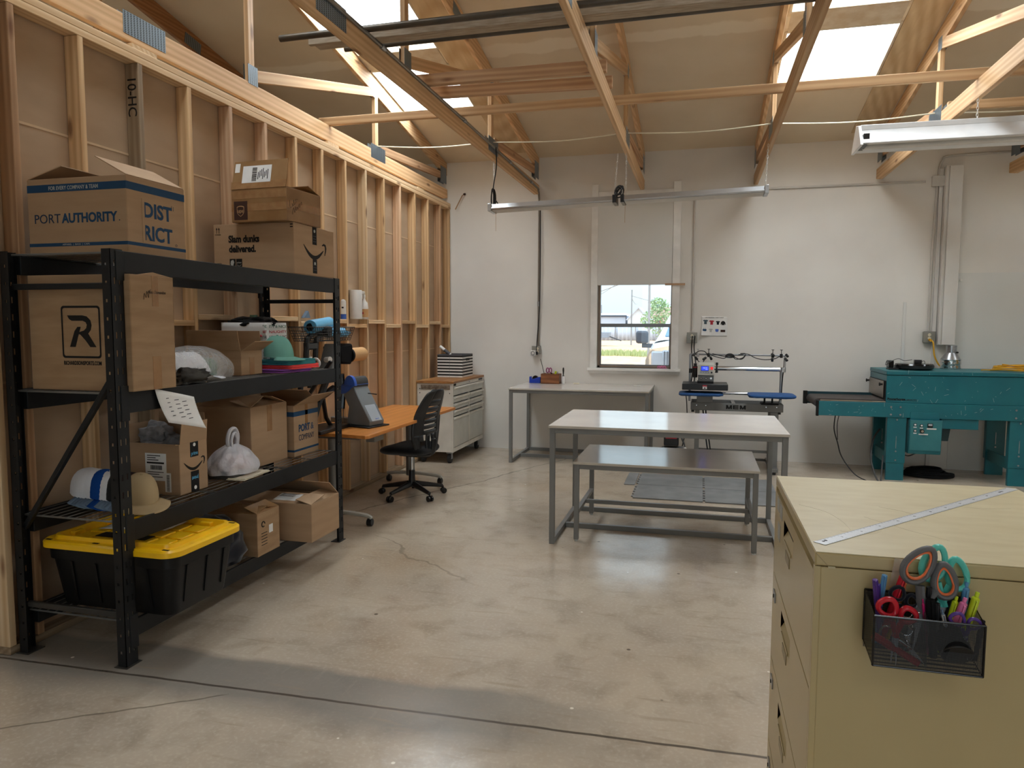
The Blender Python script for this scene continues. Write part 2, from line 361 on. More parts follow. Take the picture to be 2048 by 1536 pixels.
def emis(name, col, st):
    mt, nt, b = newmat(name); b.inputs['Base Color'].default_value = lin(col); b.inputs['Emission Color'].default_value = lin(col); b.inputs['Emission Strength'].default_value = st; return mt
M['lcd'] = emis('blue_screen', (40,60,230), 1.1); M['lcdtext'] = emis('screen_digits', (170,190,255), 1.0); M['redlamp'] = emis('red_rocker', (220,40,40), 0.6)
def glassy(name, col, rough=0.0, tr=0.85, refl=0.1):
    mt = bpy.data.materials.new(name); mt.use_nodes = True; nt = mt.node_tree; nt.nodes.clear(); L = nt.links.new
    o = N(nt, 'OutputMaterial'); t = N(nt, 'BsdfTransparent'); t.inputs[0].default_value = col
    g = N(nt, 'BsdfGlossy'); g.inputs['Roughness'].default_value = rough; fr = N(nt, 'Fresnel'); fr.inputs[0].default_value = 1.45
    mx = N(nt, 'MixShader'); L(fr.outputs[0], mx.inputs[0]); L(t.outputs[0], mx.inputs[1]); L(g.outputs[0], mx.inputs[2]); L(mx.outputs[0], o.inputs[0]); return mt
M['glass'] = glassy('window_glass', (0.92, 0.96, 0.98, 1))
def film(name, tint, diff, alpha, rough=0.2, bumpy=0.6):
    """thin clear or milky plastic film"""
    mt, nt, b = newmat(name); L = nt.links.new
    b.inputs['Base Color'].default_value = lin(diff); b.inputs['Roughness'].default_value = rough; b.inputs['Alpha'].default_value = alpha
    b.inputs['Specular IOR Level'].default_value = 0.8
    tc = N(nt, 'TexCoord'); nz = N(nt, 'TexNoise'); nz.inputs['Scale'].default_value = 22; nz.inputs['Detail'].default_value = 3; L(tc.outputs['Object'], nz.inputs['Vector'])
    bp = N(nt, 'Bump'); bp.inputs['Strength'].default_value = bumpy; bp.inputs['Distance'].default_value = 0.02; L(nz.outputs[0], bp.inputs['Height']); L(bp.outputs[0], b.inputs['Normal'])
    return mt
M['clearfilm'] = film('clear_plastic_film', None, (244,246,248), 0.30, 0.10, 1.0)
M['milkfilm'] = film('milky_bag_film', None, (214,214,220), 0.78, 0.3)
def panelmat():
    mt = bpy.data.materials.new('corrugated_skylight_sheet'); mt.use_nodes = True; nt = mt.node_tree; nt.nodes.clear(); L = nt.links.new
    o = N(nt, 'OutputMaterial'); t = N(nt, 'BsdfTransparent'); t.inputs[0].default_value = (0.93, 0.95, 0.95, 1); g = N(nt, 'BsdfTranslucent'); g.inputs[0].default_value = (0.9, 0.93, 0.93, 1)
    mx = N(nt, 'MixShader'); mx.inputs[0].default_value = 0.3; L(t.outputs[0], mx.inputs[1]); L(g.outputs[0], mx.inputs[2]); L(mx.outputs[0], o.inputs[0]); return mt
M['sheet'] = panelmat()
def meshmat():
    """black expanded metal mesh: tiny open holes"""
    mt = bpy.data.materials.new('black_metal_mesh'); mt.use_nodes = True; nt = mt.node_tree; L = nt.links.new; b = nt.nodes['Principled BSDF']
    b.inputs['Base Color'].default_value = lin((16,15,17)); b.inputs['Roughness'].default_value = 0.4
    tc = N(nt, 'TexCoord'); sp = N(nt, 'SeparateXYZ'); L(tc.outputs['Object'], sp.inputs[0]); vals = []
    u = N(nt, 'Math', operation='ADD'); L(sp.outputs['X'], u.inputs[0]); L(sp.outputs['Y'], u.inputs[1])
    for src in (u.outputs[0], sp.outputs['Z']):
        m1 = N(nt, 'Math', operation='MULTIPLY'); m1.inputs[1].default_value = 1/0.0022*PI; L(src, m1.inputs[0])
        s1 = N(nt, 'Math', operation='SINE'); L(m1.outputs[0], s1.inputs[0]); a1 = N(nt, 'Math', operation='ABSOLUTE'); L(s1.outputs[0], a1.inputs[0]); vals.append(a1)
    mi = N(nt, 'Math', operation='MINIMUM'); L(vals[0].outputs[0], mi.inputs[0]); L(vals[1].outputs[0], mi.inputs[1])
    gt = N(nt, 'Math', operation='LESS_THAN'); gt.inputs[1].default_value = 0.64; L(mi.outputs[0], gt.inputs[0]); L(gt.outputs[0], b.inputs['Alpha']); return mt
M['mesh'] = meshmat()
def platemat():
    mt, nt, b = newmat('punched_truss_plate'); L = nt.links.new
    b.inputs['Metallic'].default_value = 0.75; b.inputs['Roughness'].default_value = 0.38
    tc = N(nt, 'TexCoord'); sp = N(nt, 'SeparateXYZ'); L(tc.outputs['Object'], sp.inputs[0]); vals = []
    for src, f in ((sp.outputs['Y'], 0.024), (sp.outputs['Z'], 0.010)):
        m1 = N(nt, 'Math', operation='MULTIPLY'); m1.inputs[1].default_value = PI/f; L(src, m1.inputs[0])
        s1 = N(nt, 'Math', operation='SINE'); L(m1.outputs[0], s1.inputs[0]); a1 = N(nt, 'Math', operation='ABSOLUTE'); L(s1.outputs[0], a1.inputs[0]); vals.append(a1)
    ml = N(nt, 'Math', operation='MULTIPLY'); L(vals[0].outputs[0], ml.inputs[0]); L(vals[1].outputs[0], ml.inputs[1])
    gt = N(nt, 'Math', operation='GREATER_THAN'); gt.inputs[1].default_value = 0.55; L(ml.outputs[0], gt.inputs[0])
    mx = N(nt, 'Mix', data_type='RGBA'); mx.inputs[6].default_value = lin((140,156,168)); mx.inputs[7].default_value = lin((58,62,66)); L(gt.outputs[0], mx.inputs[0]); L(mx.outputs[2], b.inputs['Base Color'])
    return mt
M['plate'] = platemat()
# ---------------------------------------------------------------- structure materials
def floormat():
    mt, nt, b = newmat('sealed_concrete_floor'); L = nt.links.new
    tc = N(nt, 'TexCoord'); P = tc.outputs['Object']
    def noise_(sc, det=5, dist=0.0, vec=None, stretch=None):
        n = N(nt, 'TexNoise'); n.inputs['Scale'].default_value = sc; n.inputs['Detail'].default_value = det; n.inputs['Distortion'].default_value = dist
        v = vec or P
        if stretch: mp = N(nt, 'Mapping'); mp.inputs['Scale'].default_value = stretch; L(P, mp.inputs[0]); v = mp.outputs[0]
        L(v, n.inputs['Vector']); return n.outputs[0]
    def rng(src, a, b_, c=0.0, d=1.0):
        m_ = N(nt, 'MapRange'); m_.inputs['From Min'].default_value = a; m_.inputs['From Max'].default_value = b_; m_.inputs['To Min'].default_value = c; m_.inputs['To Max'].default_value = d
        L(src, m_.inputs[0]); return m_.outputs[0]
    def mixc(a, col, fac):
        m_ = N(nt, 'Mix', data_type='RGBA'); 
        if isinstance(a, tuple): m_.inputs[6].default_value = a
        else: L(a, m_.inputs[6])
        m_.inputs[7].default_value = lin(col); L(fac, m_.inputs[0]); return m_.outputs[2]
    def math_(op, a, b_=None):
        m_ = N(nt, 'Math', operation=op)
        for i, v in enumerate((a, b_)):
            if v is None: continue
            if isinstance(v, (int, float)): m_.inputs[i].default_value = v
            else: L(v, m_.inputs[i])
        return m_.outputs[0]
    c = mixc(lin((184,170,153)), (166,153,138), rng(noise_(0.9), 0.3, 0.7))
    c = mixc(c, (198,185,165), rng(noise_(2.3, 9, 0.2), 0.40, 0.85, 0, 0.6))
    c = mixc(c, (136,122,106), rng(noise_(5, 10, 0.4), 0.50, 0.78, 0, 0.65)); c = mixc(c, (150,128,102), rng(noise_(0.8, 8, 0.2), 0.54, 0.7, 0, 0.5)); c = mixc(c, (208,196,178), rng(noise_(55, 4), 0.5, 0.75, 0, 0.35))
    c = mixc(c, (180,154,120), rng(noise_(0.55, 6, vec=None), 0.5, 0.75, 0, 0.4))
    sp = N(nt, 'SeparateXYZ'); L(P, sp.inputs[0]); X, Y = sp.outputs['X'], sp.outputs['Y']
    # grey strip in front of the shelving
    wob = noise_(1.4, 4)
    yy = math_('ADD', Y, rng(wob, 0, 1, -0.12, 0.12))
    strip = math_('MULTIPLY', rng(yy, 2.45, 2.62), rng(yy, 2.90, 2.95, 1, 0))
    strip = math_('MULTIPLY', strip, rng(X, -0.9, -0.2, 1, 0))
    c = mixc(c, (118,115,110), math_('MULTIPLY', strip, 0.75))
    # pale specks and dark chips
    v = N(nt, 'TexVoronoi'); v.inputs['Scale'].default_value = 3.2; L(P, v.inputs['Vector'])
    c = mixc(c, (232,224,210), rng(v.outputs['Distance'], 0.022, 0.030, 0.9, 0))
    v2 = N(nt, 'TexVoronoi'); v2.inputs['Scale'].default_value = 2.1; mp = N(nt, 'Mapping'); mp.inputs['Location'].default_value = (3.3, 7.7, 0); L(P, mp.inputs[0]); L(mp.outputs[0], v2.inputs['Vector'])
    c = mixc(c, (84,72,62), rng(v2.outputs['Distance'], 0.02, 0.028, 0.85, 0))
    # faint drag marks
    s1 = rng(noise_(1.0, 6, 0.3, stretch=(3, 26, 1)), 0.60, 0.72, 0, 0.5); s2 = rng(noise_(1.0, 6, 0.3, stretch=(22, 4, 1)), 0.62, 0.80, 0, 0.12)
    c = mixc(c, (150,136,118), s1); c = mixc(c, (206,196,180), s2)
    # saw cuts and cracks: distance to wobbly lines
    nz = rng(noise_(6, 5), 0, 1, -0.02, 0.02)
    def line(a, bb, cc, wd, amp=1.0):
        d = math_('ADD', math_('ADD', math_('MULTIPLY', X, a), math_('MULTIPLY', Y, bb)), cc)
        d = math_('ABSOLUTE', math_('ADD', d, math_('MULTIPLY', nz, amp)))
        return rng(d, wd*0.5, wd, 1, 0)
    c = mixc(c, (70,62,54), math_('MULTIPLY', line(-0.028, 1, -2.725, 0.010, 0.35), 0.9))
    cut = line(-0.66, 1, -3.91, 0.009, 1.2)
    cut = math_('MULTIPLY', cut, math_('MULTIPLY', rng(Y, 2.6, 2.62, 1, 0), 0.6)); c = mixc(c, (84,74,64), cut)
    nz2 = rng(noise_(1.6, 6), 0, 1, -0.35, 0.35)
    d = math_('ABSOLUTE', math_('ADD', math_('ADD', math_('MULTIPLY', X, -2.2), Y), math_('ADD', -11.9, nz2)))
    ck = math_('MULTIPLY', rng(d, 0.012, 0.03, 1, 0), math_('MULTIPLY', rng(Y, 4.6, 4.9), 0.6)); c = mixc(c, (92,80,68), ck)
    d = math_('ABSOLUTE', math_('ADD', math_('ADD', math_('MULTIPLY', X, 0.7), Y), math_('ADD', -3.3, nz2)))
    ck = math_('MULTIPLY', rng(d, 0.006, 0.016, 1, 0), math_('MULTIPLY', rng(noise_(0.8, 2), 0.5, 0.55), 0.4)); c = mixc(c, (92,80,68), ck)
    L(c, b.inputs['Base Color'])
    rg = rng(noise_(1.3, 5, 0.2), 0.3, 0.7, 0.14, 0.25); L(rg, b.inputs['Roughness'])
    b.inputs['Specular IOR Level'].default_value = 0.8
    bp = N(nt, 'Bump'); bp.inputs['Strength'].default_value = 0.12; bp.inputs['Distance'].default_value = 0.01; L(noise_(7, 5), bp.inputs['Height']); L(bp.outputs[0], b.inputs['Normal'])
    return mt
M['floor'] = floormat()
M['wall'] = mat('white_wall_board', (222,219,213), 0.55, col2=(214,210,204), scale=1.3, bump=0.04, bscale=12)
M['trimwhite'] = mat('bright_white_trim', (236,235,232), 0.5)
M['wall2'] = mat('grey_white_panel', (214,214,211), 0.5, col2=(208,208,204), scale=1.1)
def ceilmat():
    mt, nt, b = newmat('tan_ceiling_board'); L = nt.links.new; b.inputs['Roughness'].default_value = 0.85
    tc = N(nt, 'TexCoord'); P = tc.outputs['Object']
    n = N(nt, 'TexNoise'); n.inputs['Scale'].default_value = 1.2; n.inputs['Detail'].default_value = 4; L(P, n.inputs['Vector'])
    mr = N(nt, 'MapRange'); mr.inputs[1].default_value = 0.35; mr.inputs[2].default_value = 0.65; L(n.outputs[0], mr.inputs[0])
    mx = N(nt, 'Mix', data_type='RGBA'); mx.inputs[6].default_value = lin((222,206,180)); mx.inputs[7].default_value = lin((212,194,166)); L(mr.outputs[0], mx.inputs[0])
    sp = N(nt, 'SeparateXYZ'); L(P, sp.inputs[0])
    n2 = N(nt, 'TexNoise'); n2.inputs['Scale'].default_value = 3.5; n2.inputs['Detail'].default_value = 5; L(P, n2.inputs['Vector'])
    last = mx.outputs[2]
    for yc in (6.68, 4.25, 1.8):
        a = N(nt, 'Math', operation='ADD'); a.inputs[1].default_value = -yc; L(sp.outputs['Y'], a.inputs[0])
        q = N(nt, 'MapRange'); q.inputs[3].default_value = -0.10; q.inputs[4].default_value = 0.10; L(n2.outputs[0], q.inputs[0])
        s = N(nt, 'Math', operation='ADD'); L(a.outputs[0], s.inputs[0]); L(q.outputs[0], s.inputs[1])
        ab = N(nt, 'Math', operation='ABSOLUTE'); L(s.outputs[0], ab.inputs[0])
        r = N(nt, 'MapRange'); r.inputs[1].default_value = 0.075; r.inputs[2].default_value = 0.10; r.inputs[3].default_value = 0.55; r.inputs[4].default_value = 0; L(ab.outputs[0], r.inputs[0])
        m2 = N(nt, 'Mix', data_type='RGBA'); m2.inputs[7].default_value = lin((240,230,210)); L(last, m2.inputs[6]); L(r.outputs[0], m2.inputs[0]); last = m2.outputs[2]
    L(last, b.inputs['Base Color']); return mt
M['ceil'] = ceilmat()
M['curb'] = mat('rough_white_plaster', (206,196,178), 0.85, col2=(190,172,146), scale=9, bump=0.4, bscale=30)
M['ply'] = wood('stained_plywood', (212,192,158), (196,172,136), (168,136,98), knots=False, grain=16, long=0.9, axis='y')
M['sheath'] = mat('kraft_wall_sheathing', (186,162,136), 0.8, col2=(176,152,126), scale=2.0, stretch=(1,1,3))
M['kerf'] = mat('pale_board_edge', (216,190,158), 0.8)
M['sand'] = mat('sandy_ground', (222,190,160), 0.95, col2=(206,170,138), scale=1.5, spec=0.1)
XL, XR, YBK = -8.0, 6.5, -6.0
struct('floor', MB().box(XL, XR, YBK, YB+0.15, -0.12, 0), M['floor'], smooth=0)
# far wall with the window hole
WX0, WX1, WZ0, WZ1 = -1.262, -0.345, 1.092, 2.20
wb = MB()
for a in ((XL, WX0, 0, 3.82), (WX1, XR, 0, 3.82), (WX0, WX1, 0, WZ0), (WX0, WX1, WZ1, 3.82)):
    wb.box(a[0], a[1], YB, YB+0.14, a[2], a[3])
struct('wall_back', wb, M['wall'], smooth=0)
struct('trim_1', MB().box(2.76, XR, YB-0.008, YB+0.001, 0.0, 2.22), M['wall2'], smooth=0)
struct('wall_right', MB().box(XR, XR+0.14, YBK, YB+0.14, 0, 5.4), M['wall'], smooth=0)
struct('wall_left', MB().box(XL-0.14, XL, YBK, YB+0.14, 0, 5.4), M['wall'], smooth=0)
wf = MB()
for a in ((XL, -1.9, 0, 5.4), (3.1, XR, 0, 5.4), (-1.9, 3.1, 3.4, 5.4)): wf.box(a[0], a[1], YBK-0.14, YBK, a[2], a[3])
struct('wall_front', wf, M['sheath'], smooth=0)
# ceiling of sloping boards with skylight wells
xs = sorted({XL-0.2, XR+0.2} | {v for s in SKYLIGHTS for v in s[:2]}); ys = sorted({YBK-0.2, 0.0, YB+0.2} | {v for s in SKYLIGHTS for v in s[2:]})
cm = MB(); cm2 = MB()
def inhole(x, y): return any(a < x < b and c < y < d for a, b, c, d in SKYLIGHTS)
for i in range(len(xs)-1):
    for j in range(len(ys)-1):
        x0, x1, y0, y1 = xs[i], xs[i+1], ys[j], ys[j+1]
        if inhole((x0+x1)/2, (y0+y1)/2): continue
        cm.add([(x0,y0,ceil_z(y0)),(x0,y1,ceil_z(y1)),(x1,y1,ceil_z(y1)),(x1,y0,ceil_z(y0))], [(0,1,2,3)])
        cm2.add([(x0,y0,ceil_z(y0)+.13),(x0,y1,ceil_z(y1)+.13),(x1,y1,ceil_z(y1)+.13),(x1,y0,ceil_z(y0)+.13)], [(3,2,1,0)])
struct('ceiling', cm, M['ceil'], smooth=0)
struct('roof_deck', cm2, M['galv'], smooth=0)
for k, (a, b_, c, d) in enumerate(SKYLIGHTS):
    t = 0.02; mb = MB()
    for (x0, x1, y0, y1) in ((a-t, a, c-t, d+t), (b_, b_+t, c-t, d+t), (a, b_, c-t, c), (a, b_, d, d+t)):
        mb.add([(x0,y0,ceil_z(y0)-.012),(x1,y0,ceil_z(y0)-.012),(x1,y1,ceil_z(y1)-.012),(x0,y1,ceil_z(y1)-.012),(x0,y0,ceil_z(y0)+.14),(x1,y0,ceil_z(y0)+.14),(x1,y1,ceil_z(y1)+.14),(x0,y1,ceil_z(y1)+.14)],
               [(0,3,2,1),(4,5,6,7),(0,1,5,4),(1,2,6,5),(2,3,7,6),(3,0,4,7)])
    o = struct('trim_%d' % (k+10), mb, M['curb'], smooth=0)
    def cor(u, v): 
        y = c+(d-c)*v; return (a+(b_-a)*u, y, ceil_z(y)+0.118+0.009*math.sin(u*(b_-a)/0.067*2*PI))
    g = MB().grid(cor, 96, 2); struct('window_%d' % (k+10), g, M['sheet'], smooth=80)
# stained plywood strips beside the skylights nearest the back
for k, (x0, x1, y0, y1) in enumerate(((-2.42, -2.08, 4.6, 8.9), (1.58, 1.88, 4.6, 8.9), (-3.24, -2.44, 6.54, 6.81), (0.67, 1.555, 6.54, 6.81))):
    mb = MB().add([(x0,y0,ceil_z(y0)-.010),(x1,y0,ceil_z(y0)-.010),(x1,y1,ceil_z(y1)-.010),(x0,y1,ceil_z(y1)-.010),(x0,y0,ceil_z(y0)-.001),(x1,y0,ceil_z(y0)-.001),(x1,y1,ceil_z(y1)-.001),(x0,y1,ceil_z(y1)-.001)],
               [(0,3,2,1),(4,5,6,7),(0,1,5,4),(1,2,6,5),(2,3,7,6),(3,0,4,7)])
    struct('trim_%d' % (k+30), mb, M['ply'] if k < 2 else M['curb'], smooth=0)

# ---------------------------------------------------------------- stud partition on the left
SX0, SX1 = -3.309, -3.22
struct('wall_partition', MB().box(-3.325, -3.311, 2.66, YB, 0.0, 3.20), M['sheath'], smooth=0)
for k, z in enumerate((1.32, 2.614)):
    struct('trim_%d' % (k+2), MB().box(-3.311, -3.3085, 2.70, YB-0.02, z, z+0.012), M['kerf'], smooth=0)
ORD = ['first','second','third','fourth','fifth','sixth','seventh','eighth','ninth','tenth','eleventh','twelfth','thirteenth','fourteenth','fifteenth','sixteenth','seventeenth','eighteenth']
studs = [2.679, 2.835] + [3.256-0.019+0.4221*k for k in range(14)] + [9.06]
smats = ['pine_pale','pine_dark','pine','pine_grey','pine','pine_red','pine_red','pine','pine','pine','pine_pale','pine','pine_red','pine','pine','pine_dark','pine']
for k, y in enumerate(studs):
    o = lumber('wall_stud', (-3.2645, y, 0.039), (-3.2645, y, 3.14), 0.038, 0.089, M[smats[k]], up=(1,0,0))
    tag(o, 'upright %s wall stud, %s from the near end of the bare partition' % ({'pine_grey': 'weathered grey', 'pine_red': 'reddish', 'pine_dark': 'dark-streaked', 'pine_pale': 'pale'}.get(smats[k], 'honey-coloured pine'), ORD[k]), 'stud', 'studs of the bare partition')
    if k == 3: 
        mk = text(o, 'lumber_mark', '10-HC', 0.085, (0,0,0), (0,0,0), M['ink'], ext=0.0002, bold=.01); mk.matrix_local = Matrix(((-1,0,0,3.03),(0,0,1,0.0195),(0,1,0,-0.03),(0,0,0,1)))
tag(lumber('bottom_plate', (-3.2645, 2.66, 0.0195), (-3.2645, YB, 0.0195), 0.089, 0.038, M['pine_grey']), 'long timber bottom plate of the bare partition, lying on the floor', 'plate')
tag(lumber('top_plate', (-3.2645, 2.66, 3.16), (-3.2645, YB, 3.16), 0.089, 0.038, M['pine_pale']), 'lower of the two top plates, resting on the partition studs', 'plate')
tag(lumber('top_plate', (-3.2645, 2.66, 3.199), (-3.2645, YB, 3.199), 0.089, 0.038, M['pine_pale']), 'upper of the two top plates along the partition, under the roof truss', 'plate')
for k, (y0, wz) in enumerate(((3.62, .03), (5.9, .03), (8.0, .02))):
    tag(bx(-3.30, -3.235, y0, y0+0.2, 3.219, 3.219+wz).build('shim_block', M['pine_pale'], bevel=0.002), 'small pine shim block on the top plate, %s from the near end' % ORD[k], 'block', 'shims on the partition top plate')
bz = [1.72,1.68,1.69,1.655,1.685,1.65,1.69,1.655,1.60,1.665,1.625,1.665,1.625,1.66,1.62]
for k in range(1, len(studs)-1):
    y0, y1 = studs[k]+0.0195, studs[k+1]-0.0195
    if k == 1: continue
    z = (1.645 if k % 2 else 1.685) if k < 8 else (1.63 if k % 2 else 1.672)
    tag(lumber('wall_blocking', (-3.2645, y0, z-0.019), (-3.2645, y1, z-0.019), 0.089, 0.038, M['pine_pale' if k % 3 else 'pine']),
        'short horizontal block nailed between the %s and %s studs from the near end' % (ORD[k], ORD[k+1]), 'blocking', 'blocking between the studs')

# ---------------------------------------------------------------- roof trusses
def truss(x, label, ymin=-1.5, dark=False):
    t = thing('roof_truss', label, 'truss', (x, YB, 3.26), 0, 'timber roof trusses')
    def P(y, z): return (0, y-YB, z-3.26)
    T = M['truss']
    tc_ = lambda y: ceil_z(y)-0.065
    # bottom chord with a raked heel
    mb = MB().prism([(ymin-YB, 0), (-0.16, 0), (-0.02, 0.03), (-0.02, 0.14), (ymin-YB, 0.14)], 'x', -0.019, 0.019)
    mb.build('bottom_chord', M['truss_y'], t, bevel=0.003, seg=1, smooth=0)
    L_ = YB-0.03-ymin
    dk = .105
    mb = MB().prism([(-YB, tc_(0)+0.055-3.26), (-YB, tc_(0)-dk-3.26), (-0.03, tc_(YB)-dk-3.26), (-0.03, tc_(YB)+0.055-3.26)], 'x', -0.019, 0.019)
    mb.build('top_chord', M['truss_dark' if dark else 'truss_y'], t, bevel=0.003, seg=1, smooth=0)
    lumber('heel_slider', P(7.05, 3.44), P(9.04, 3.56), 0.038, 0.085, M['pine_dark'], t)
    for y in (6.95, 4.82, 2.7, 0.6):
        lumber('web_post', P(y, 3.40), P(y, tc_(y)-0.05), 0.037, 0.07, T, t, up=(0,1,0))
    for y0, y1 in ((4.88, 6.90), (2.76, 4.78), (0.65, 2.66)):
        lumber('web_diagonal', P(y0, 3.47), P(y1, tc_(y1)-0.10), 0.036, 0.085, T, t)
    for y, z, a, h in ((6.98, 3.385, .34, .14), (4.83, 3.46, .12, .14), (3.75, 3.36, .34, .13), (6.93, 3.98, .10, .11), (8.93, 3.56, .22, .2), (5.9, 4.21, .22, .1), (4.82, 4.36, .1, .1), (2.7, 3.45, .14, .14)):
        for s in (-1, 1):
            g = MB().box(s*0.0185, s*0.0205, -a/2, a/2, -h/2, h/2).build('truss_plate', M['plate'], t, loc=P(y, z), rot=(math.atan(-SLOPE) if z > 3.6 and a > .15 and y < 8.9 else 0, 0, 0), smooth=0)
    return t
TX = [-5.93, -4.62, -3.275, -2.04, -0.72, 0.59, 1.91, 3.23, 4.45]
TLAB = ['timber roof truss in the dark bay furthest left beyond the partition', 'timber roof truss seen over the partition with its punched plates', 'timber roof truss bearing right above the stud partition',
        'timber roof truss with a steel conduit strapped to its lower chord', 'timber roof truss running down to the wall above the window', 'timber roof truss beside the left edge of the right-hand skylight',
        'timber roof truss crossing behind the white light fixture', 'timber roof truss whose heel shows at the right edge above the white fixture', 'timber roof truss furthest right, beyond the white fixture']
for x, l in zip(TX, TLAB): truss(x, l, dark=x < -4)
def brace(name, p0, p1, w_, h_, label, mt='truss', cat='brace'): return tag(lumber(name, p0, p1, w_, h_, M[mt]), label, cat)
brace('ceiling_brace', (-3.36, 5.98, 3.435), (5.4, 6.02, 3.435), 0.04, 0.07, 'long timber brace laid square across the truss bottom chords, nearest the far wall')
brace('ceiling_brace', (1.94, 6.83, 3.44), (5.4, 6.88, 3.44), 0.04, 0.07, 'timber brace behind the second one in the bay above the white light fixture')
brace('ceiling_brace', (1.94, 7.58, 3.44), (5.4, 7.57, 3.44), 0.04, 0.06, 'reddish timber brace seen just above the white light fixture', 'pine_red')
brace('ceiling_brace', (-2.20, 5.19, 3.44), (-0.68, 5.22, 3.44), 0.06, 0.08, 'short timber brace between two trusses, the upper of the pair', 'pine_dark')
brace('ceiling_brace', (-2.20, 5.47, 3.44), (-0.68, 5.56, 3.44), 0.06, 0.08, 'short timber brace between two trusses, the lower of the pair', 'pine_dark')
tag(MB().tube([(-2.62, 4.19, 3.425), (1.6, 4.16, 3.425)], 0.021, 12).build('steel_pipe', M['darkpipe']), 'dark steel pipe stored on the truss chords, the one sticking out furthest left', 'pipe')
tag(MB().tube([(-2.30, 4.44, 3.422), (1.6, 4.40, 3.422)], 0.018, 12).build('steel_pipe', M['darkpipe']), 'dark steel pipe stored on the truss chords, beside the grey moulding', 'pipe')
mb = MB().box(-2.47, 1.6, 4.27, 4.30, 3.402, 3.45).box(-2.44, 1.6, 4.30, 4.37, 3.402, 3.412).box(-2.47, 1.6, 4.30, 4.335, 3.43, 3.44)
tag(mb.build('stored_moulding', M['trimgrey'], bevel=0.003), 'length of weathered grey moulding stored on the truss chords between two pipes', 'moulding')
# old rope from truss to truss
pts = []
TT = [(-3.30, 6.98, 3.46), (-2.04, 6.98, 3.425), (-0.72, 6.98, 3.43), (0.59, 6.98, 3.43), (1.91, 6.98, 3.43), (3.23, 6.98, 3.44)]
for (a, b_) in zip(TT, TT[1:]):
    for i in range(12):
        u = i/12; pts.append((a[0]+(b_[0]-a[0])*u, a[1], a[2]+(b_[2]-a[2])*u-0.03*math.sin(PI*u)+0.0015*math.sin(i*7)))
tag(MB().tube(pts, 0.006, 6).build('rope', M['cream']), 'thin pale rope strung from truss to truss under the ceiling', 'rope')

# ---------------------------------------------------------------- window
mb = MB()
for k, (x0, x1, z0, z1, dep) in enumerate(((-1.345, -1.262, 1.092, 3.37, .034), (-0.345, -0.255, 1.092, 3.37, .034), (-1.262, -0.345, 3.20, 3.285, .012))):
    struct('trim_%d' % (k+4), MB().box(x0, x1, YB-dep, YB+0.0, z0, z1), M['trimwhite'], smooth=0, bevel=0.003)
struct('trim_7', MB().box(-1.375, -0.225, YB-0.075, YB+0.10, 1.060, 1.092).box(-1.36, -0.24, YB-0.02, YB, 1.02, 1.06), M['trimwhite'], smooth=0, bevel=0.003)
M['winframe'] = mat('bronze_window_frame', (150,132,116), 0.4, metal=0.4); 
win = tag(bpy.data.objects.new('window_1', None), kind='structure'); COL.objects.link(win); win.location = (0, YB+0.05, 0)
fm = MB()
fx0, fx1 = WX0+0.002, WX1-0.002
fm.box(fx0, fx0+0.028, 0, 0.07, 1.094, 2.19).box(fx1-0.012, fx1, 0, 0.07, 1.094, 2.19).box(fx0, fx1, 0, 0.07, 1.094, 1.120).box(fx0, fx1, 0, 0.07, 2.165, 2.19)
fm.build('window_frame', M['winframe'], win, bevel=0.002)
sm = MB().box(fx0+.02, fx1-.01, 0.005, 0.045, 1.606, 1.650).box(fx0+.028, fx0+.042, .005, .03, 1.12, 1.61).box(fx1-.026, fx1-.012, .005, .03, 1.12, 1.61).box(fx0+.028, fx1-.012, .005, .03, 1.118, 1.136)
sm.build('lower_sash', M['darkalu'], win, bevel=0.002)
MB().box(fx0+.04, fx1-.02, 0.015, 0.019, 1.13, 1.61).build('window_pane', M['glass'], win, smooth=0)
MB().box(fx0+.028, fx1-.012, 0.05, 0.054, 1.64, 2.17).build('window_pane', M['glass'], win, smooth=0)
# blank cover board over the upper part of the window
tag(bx(-1.268, -0.347, YB-0.026, YB-0.014, 2.128, 3.20).build('window_blind', M['wall2'], bevel=0.003), 'plain off-white board covering the upper part of the window', 'blind')
tag(bx(-0.43, -0.19, YB-0.052, YB-0.028, 2.118, 2.142).build('wood_stop', M['pine_red'], bevel=0.002), 'small wooden stop under the right end of the window board', 'block')
t = thing('craft_clip', 'small pink plastic clip lying at the right end of the window sill', 'clip', (-0.45, YB+0.02, 1.0925))
for i in range(3): MB().tube(arc((-0.04+0.035*i, 0, 0.012), 0.016, 20, 170, 8, 'y'), 0.007, 6).build('prong', M['pinkpl'], t)
bx(-0.06, 0.06, -0.015, 0.015, 0, 0.008).build('base', M['pinkpl'], t, bevel=0.003)
# wall boxes, conduits
def conduit(label, pts, r=0.0125, mt='conduit', parent=None, name='conduit'):
    o = MB().tube(smooth_path(pts, 5), r, 10).build(name, M[mt], parent)
    return tag(o, label, 'conduit') if not parent else o
def duplex(parent, x, z, y, w_=0.045):
    for dz in (-0.019, 0.019):
        MB().cyl((x, y+0.002, z+dz), (x, y-0.003, z+dz), 0.0165, n=16).build('socket', M['cream'], parent)
        MB().box(x-.008, x-.006, y-.0035, y-.0028, z+dz-.004, z+dz+.006).box(x+.006, x+.008, y-.0035, y-.0028, z+dz-.004, z+dz+.006).build('socket_slot', M['ink'], parent)
cp = [(-2.012, 3.3, 3.395), (-2.012, 5.0, 3.39), (-2.012, 7.0, 3.372), (-2.012, 8.80, 3.345), (-2.014, 8.99, 3.32), (-2.02, 9.07, 3.24), (-2.02, 9.08, 3.1), (-2.02, 9.08, 2.2), (-2.02, 9.08, 1.36)]
t = thing('conduit', 'steel conduit running under the truss chord and down the far wall to the timer outlet', 'conduit', (0,0,0))
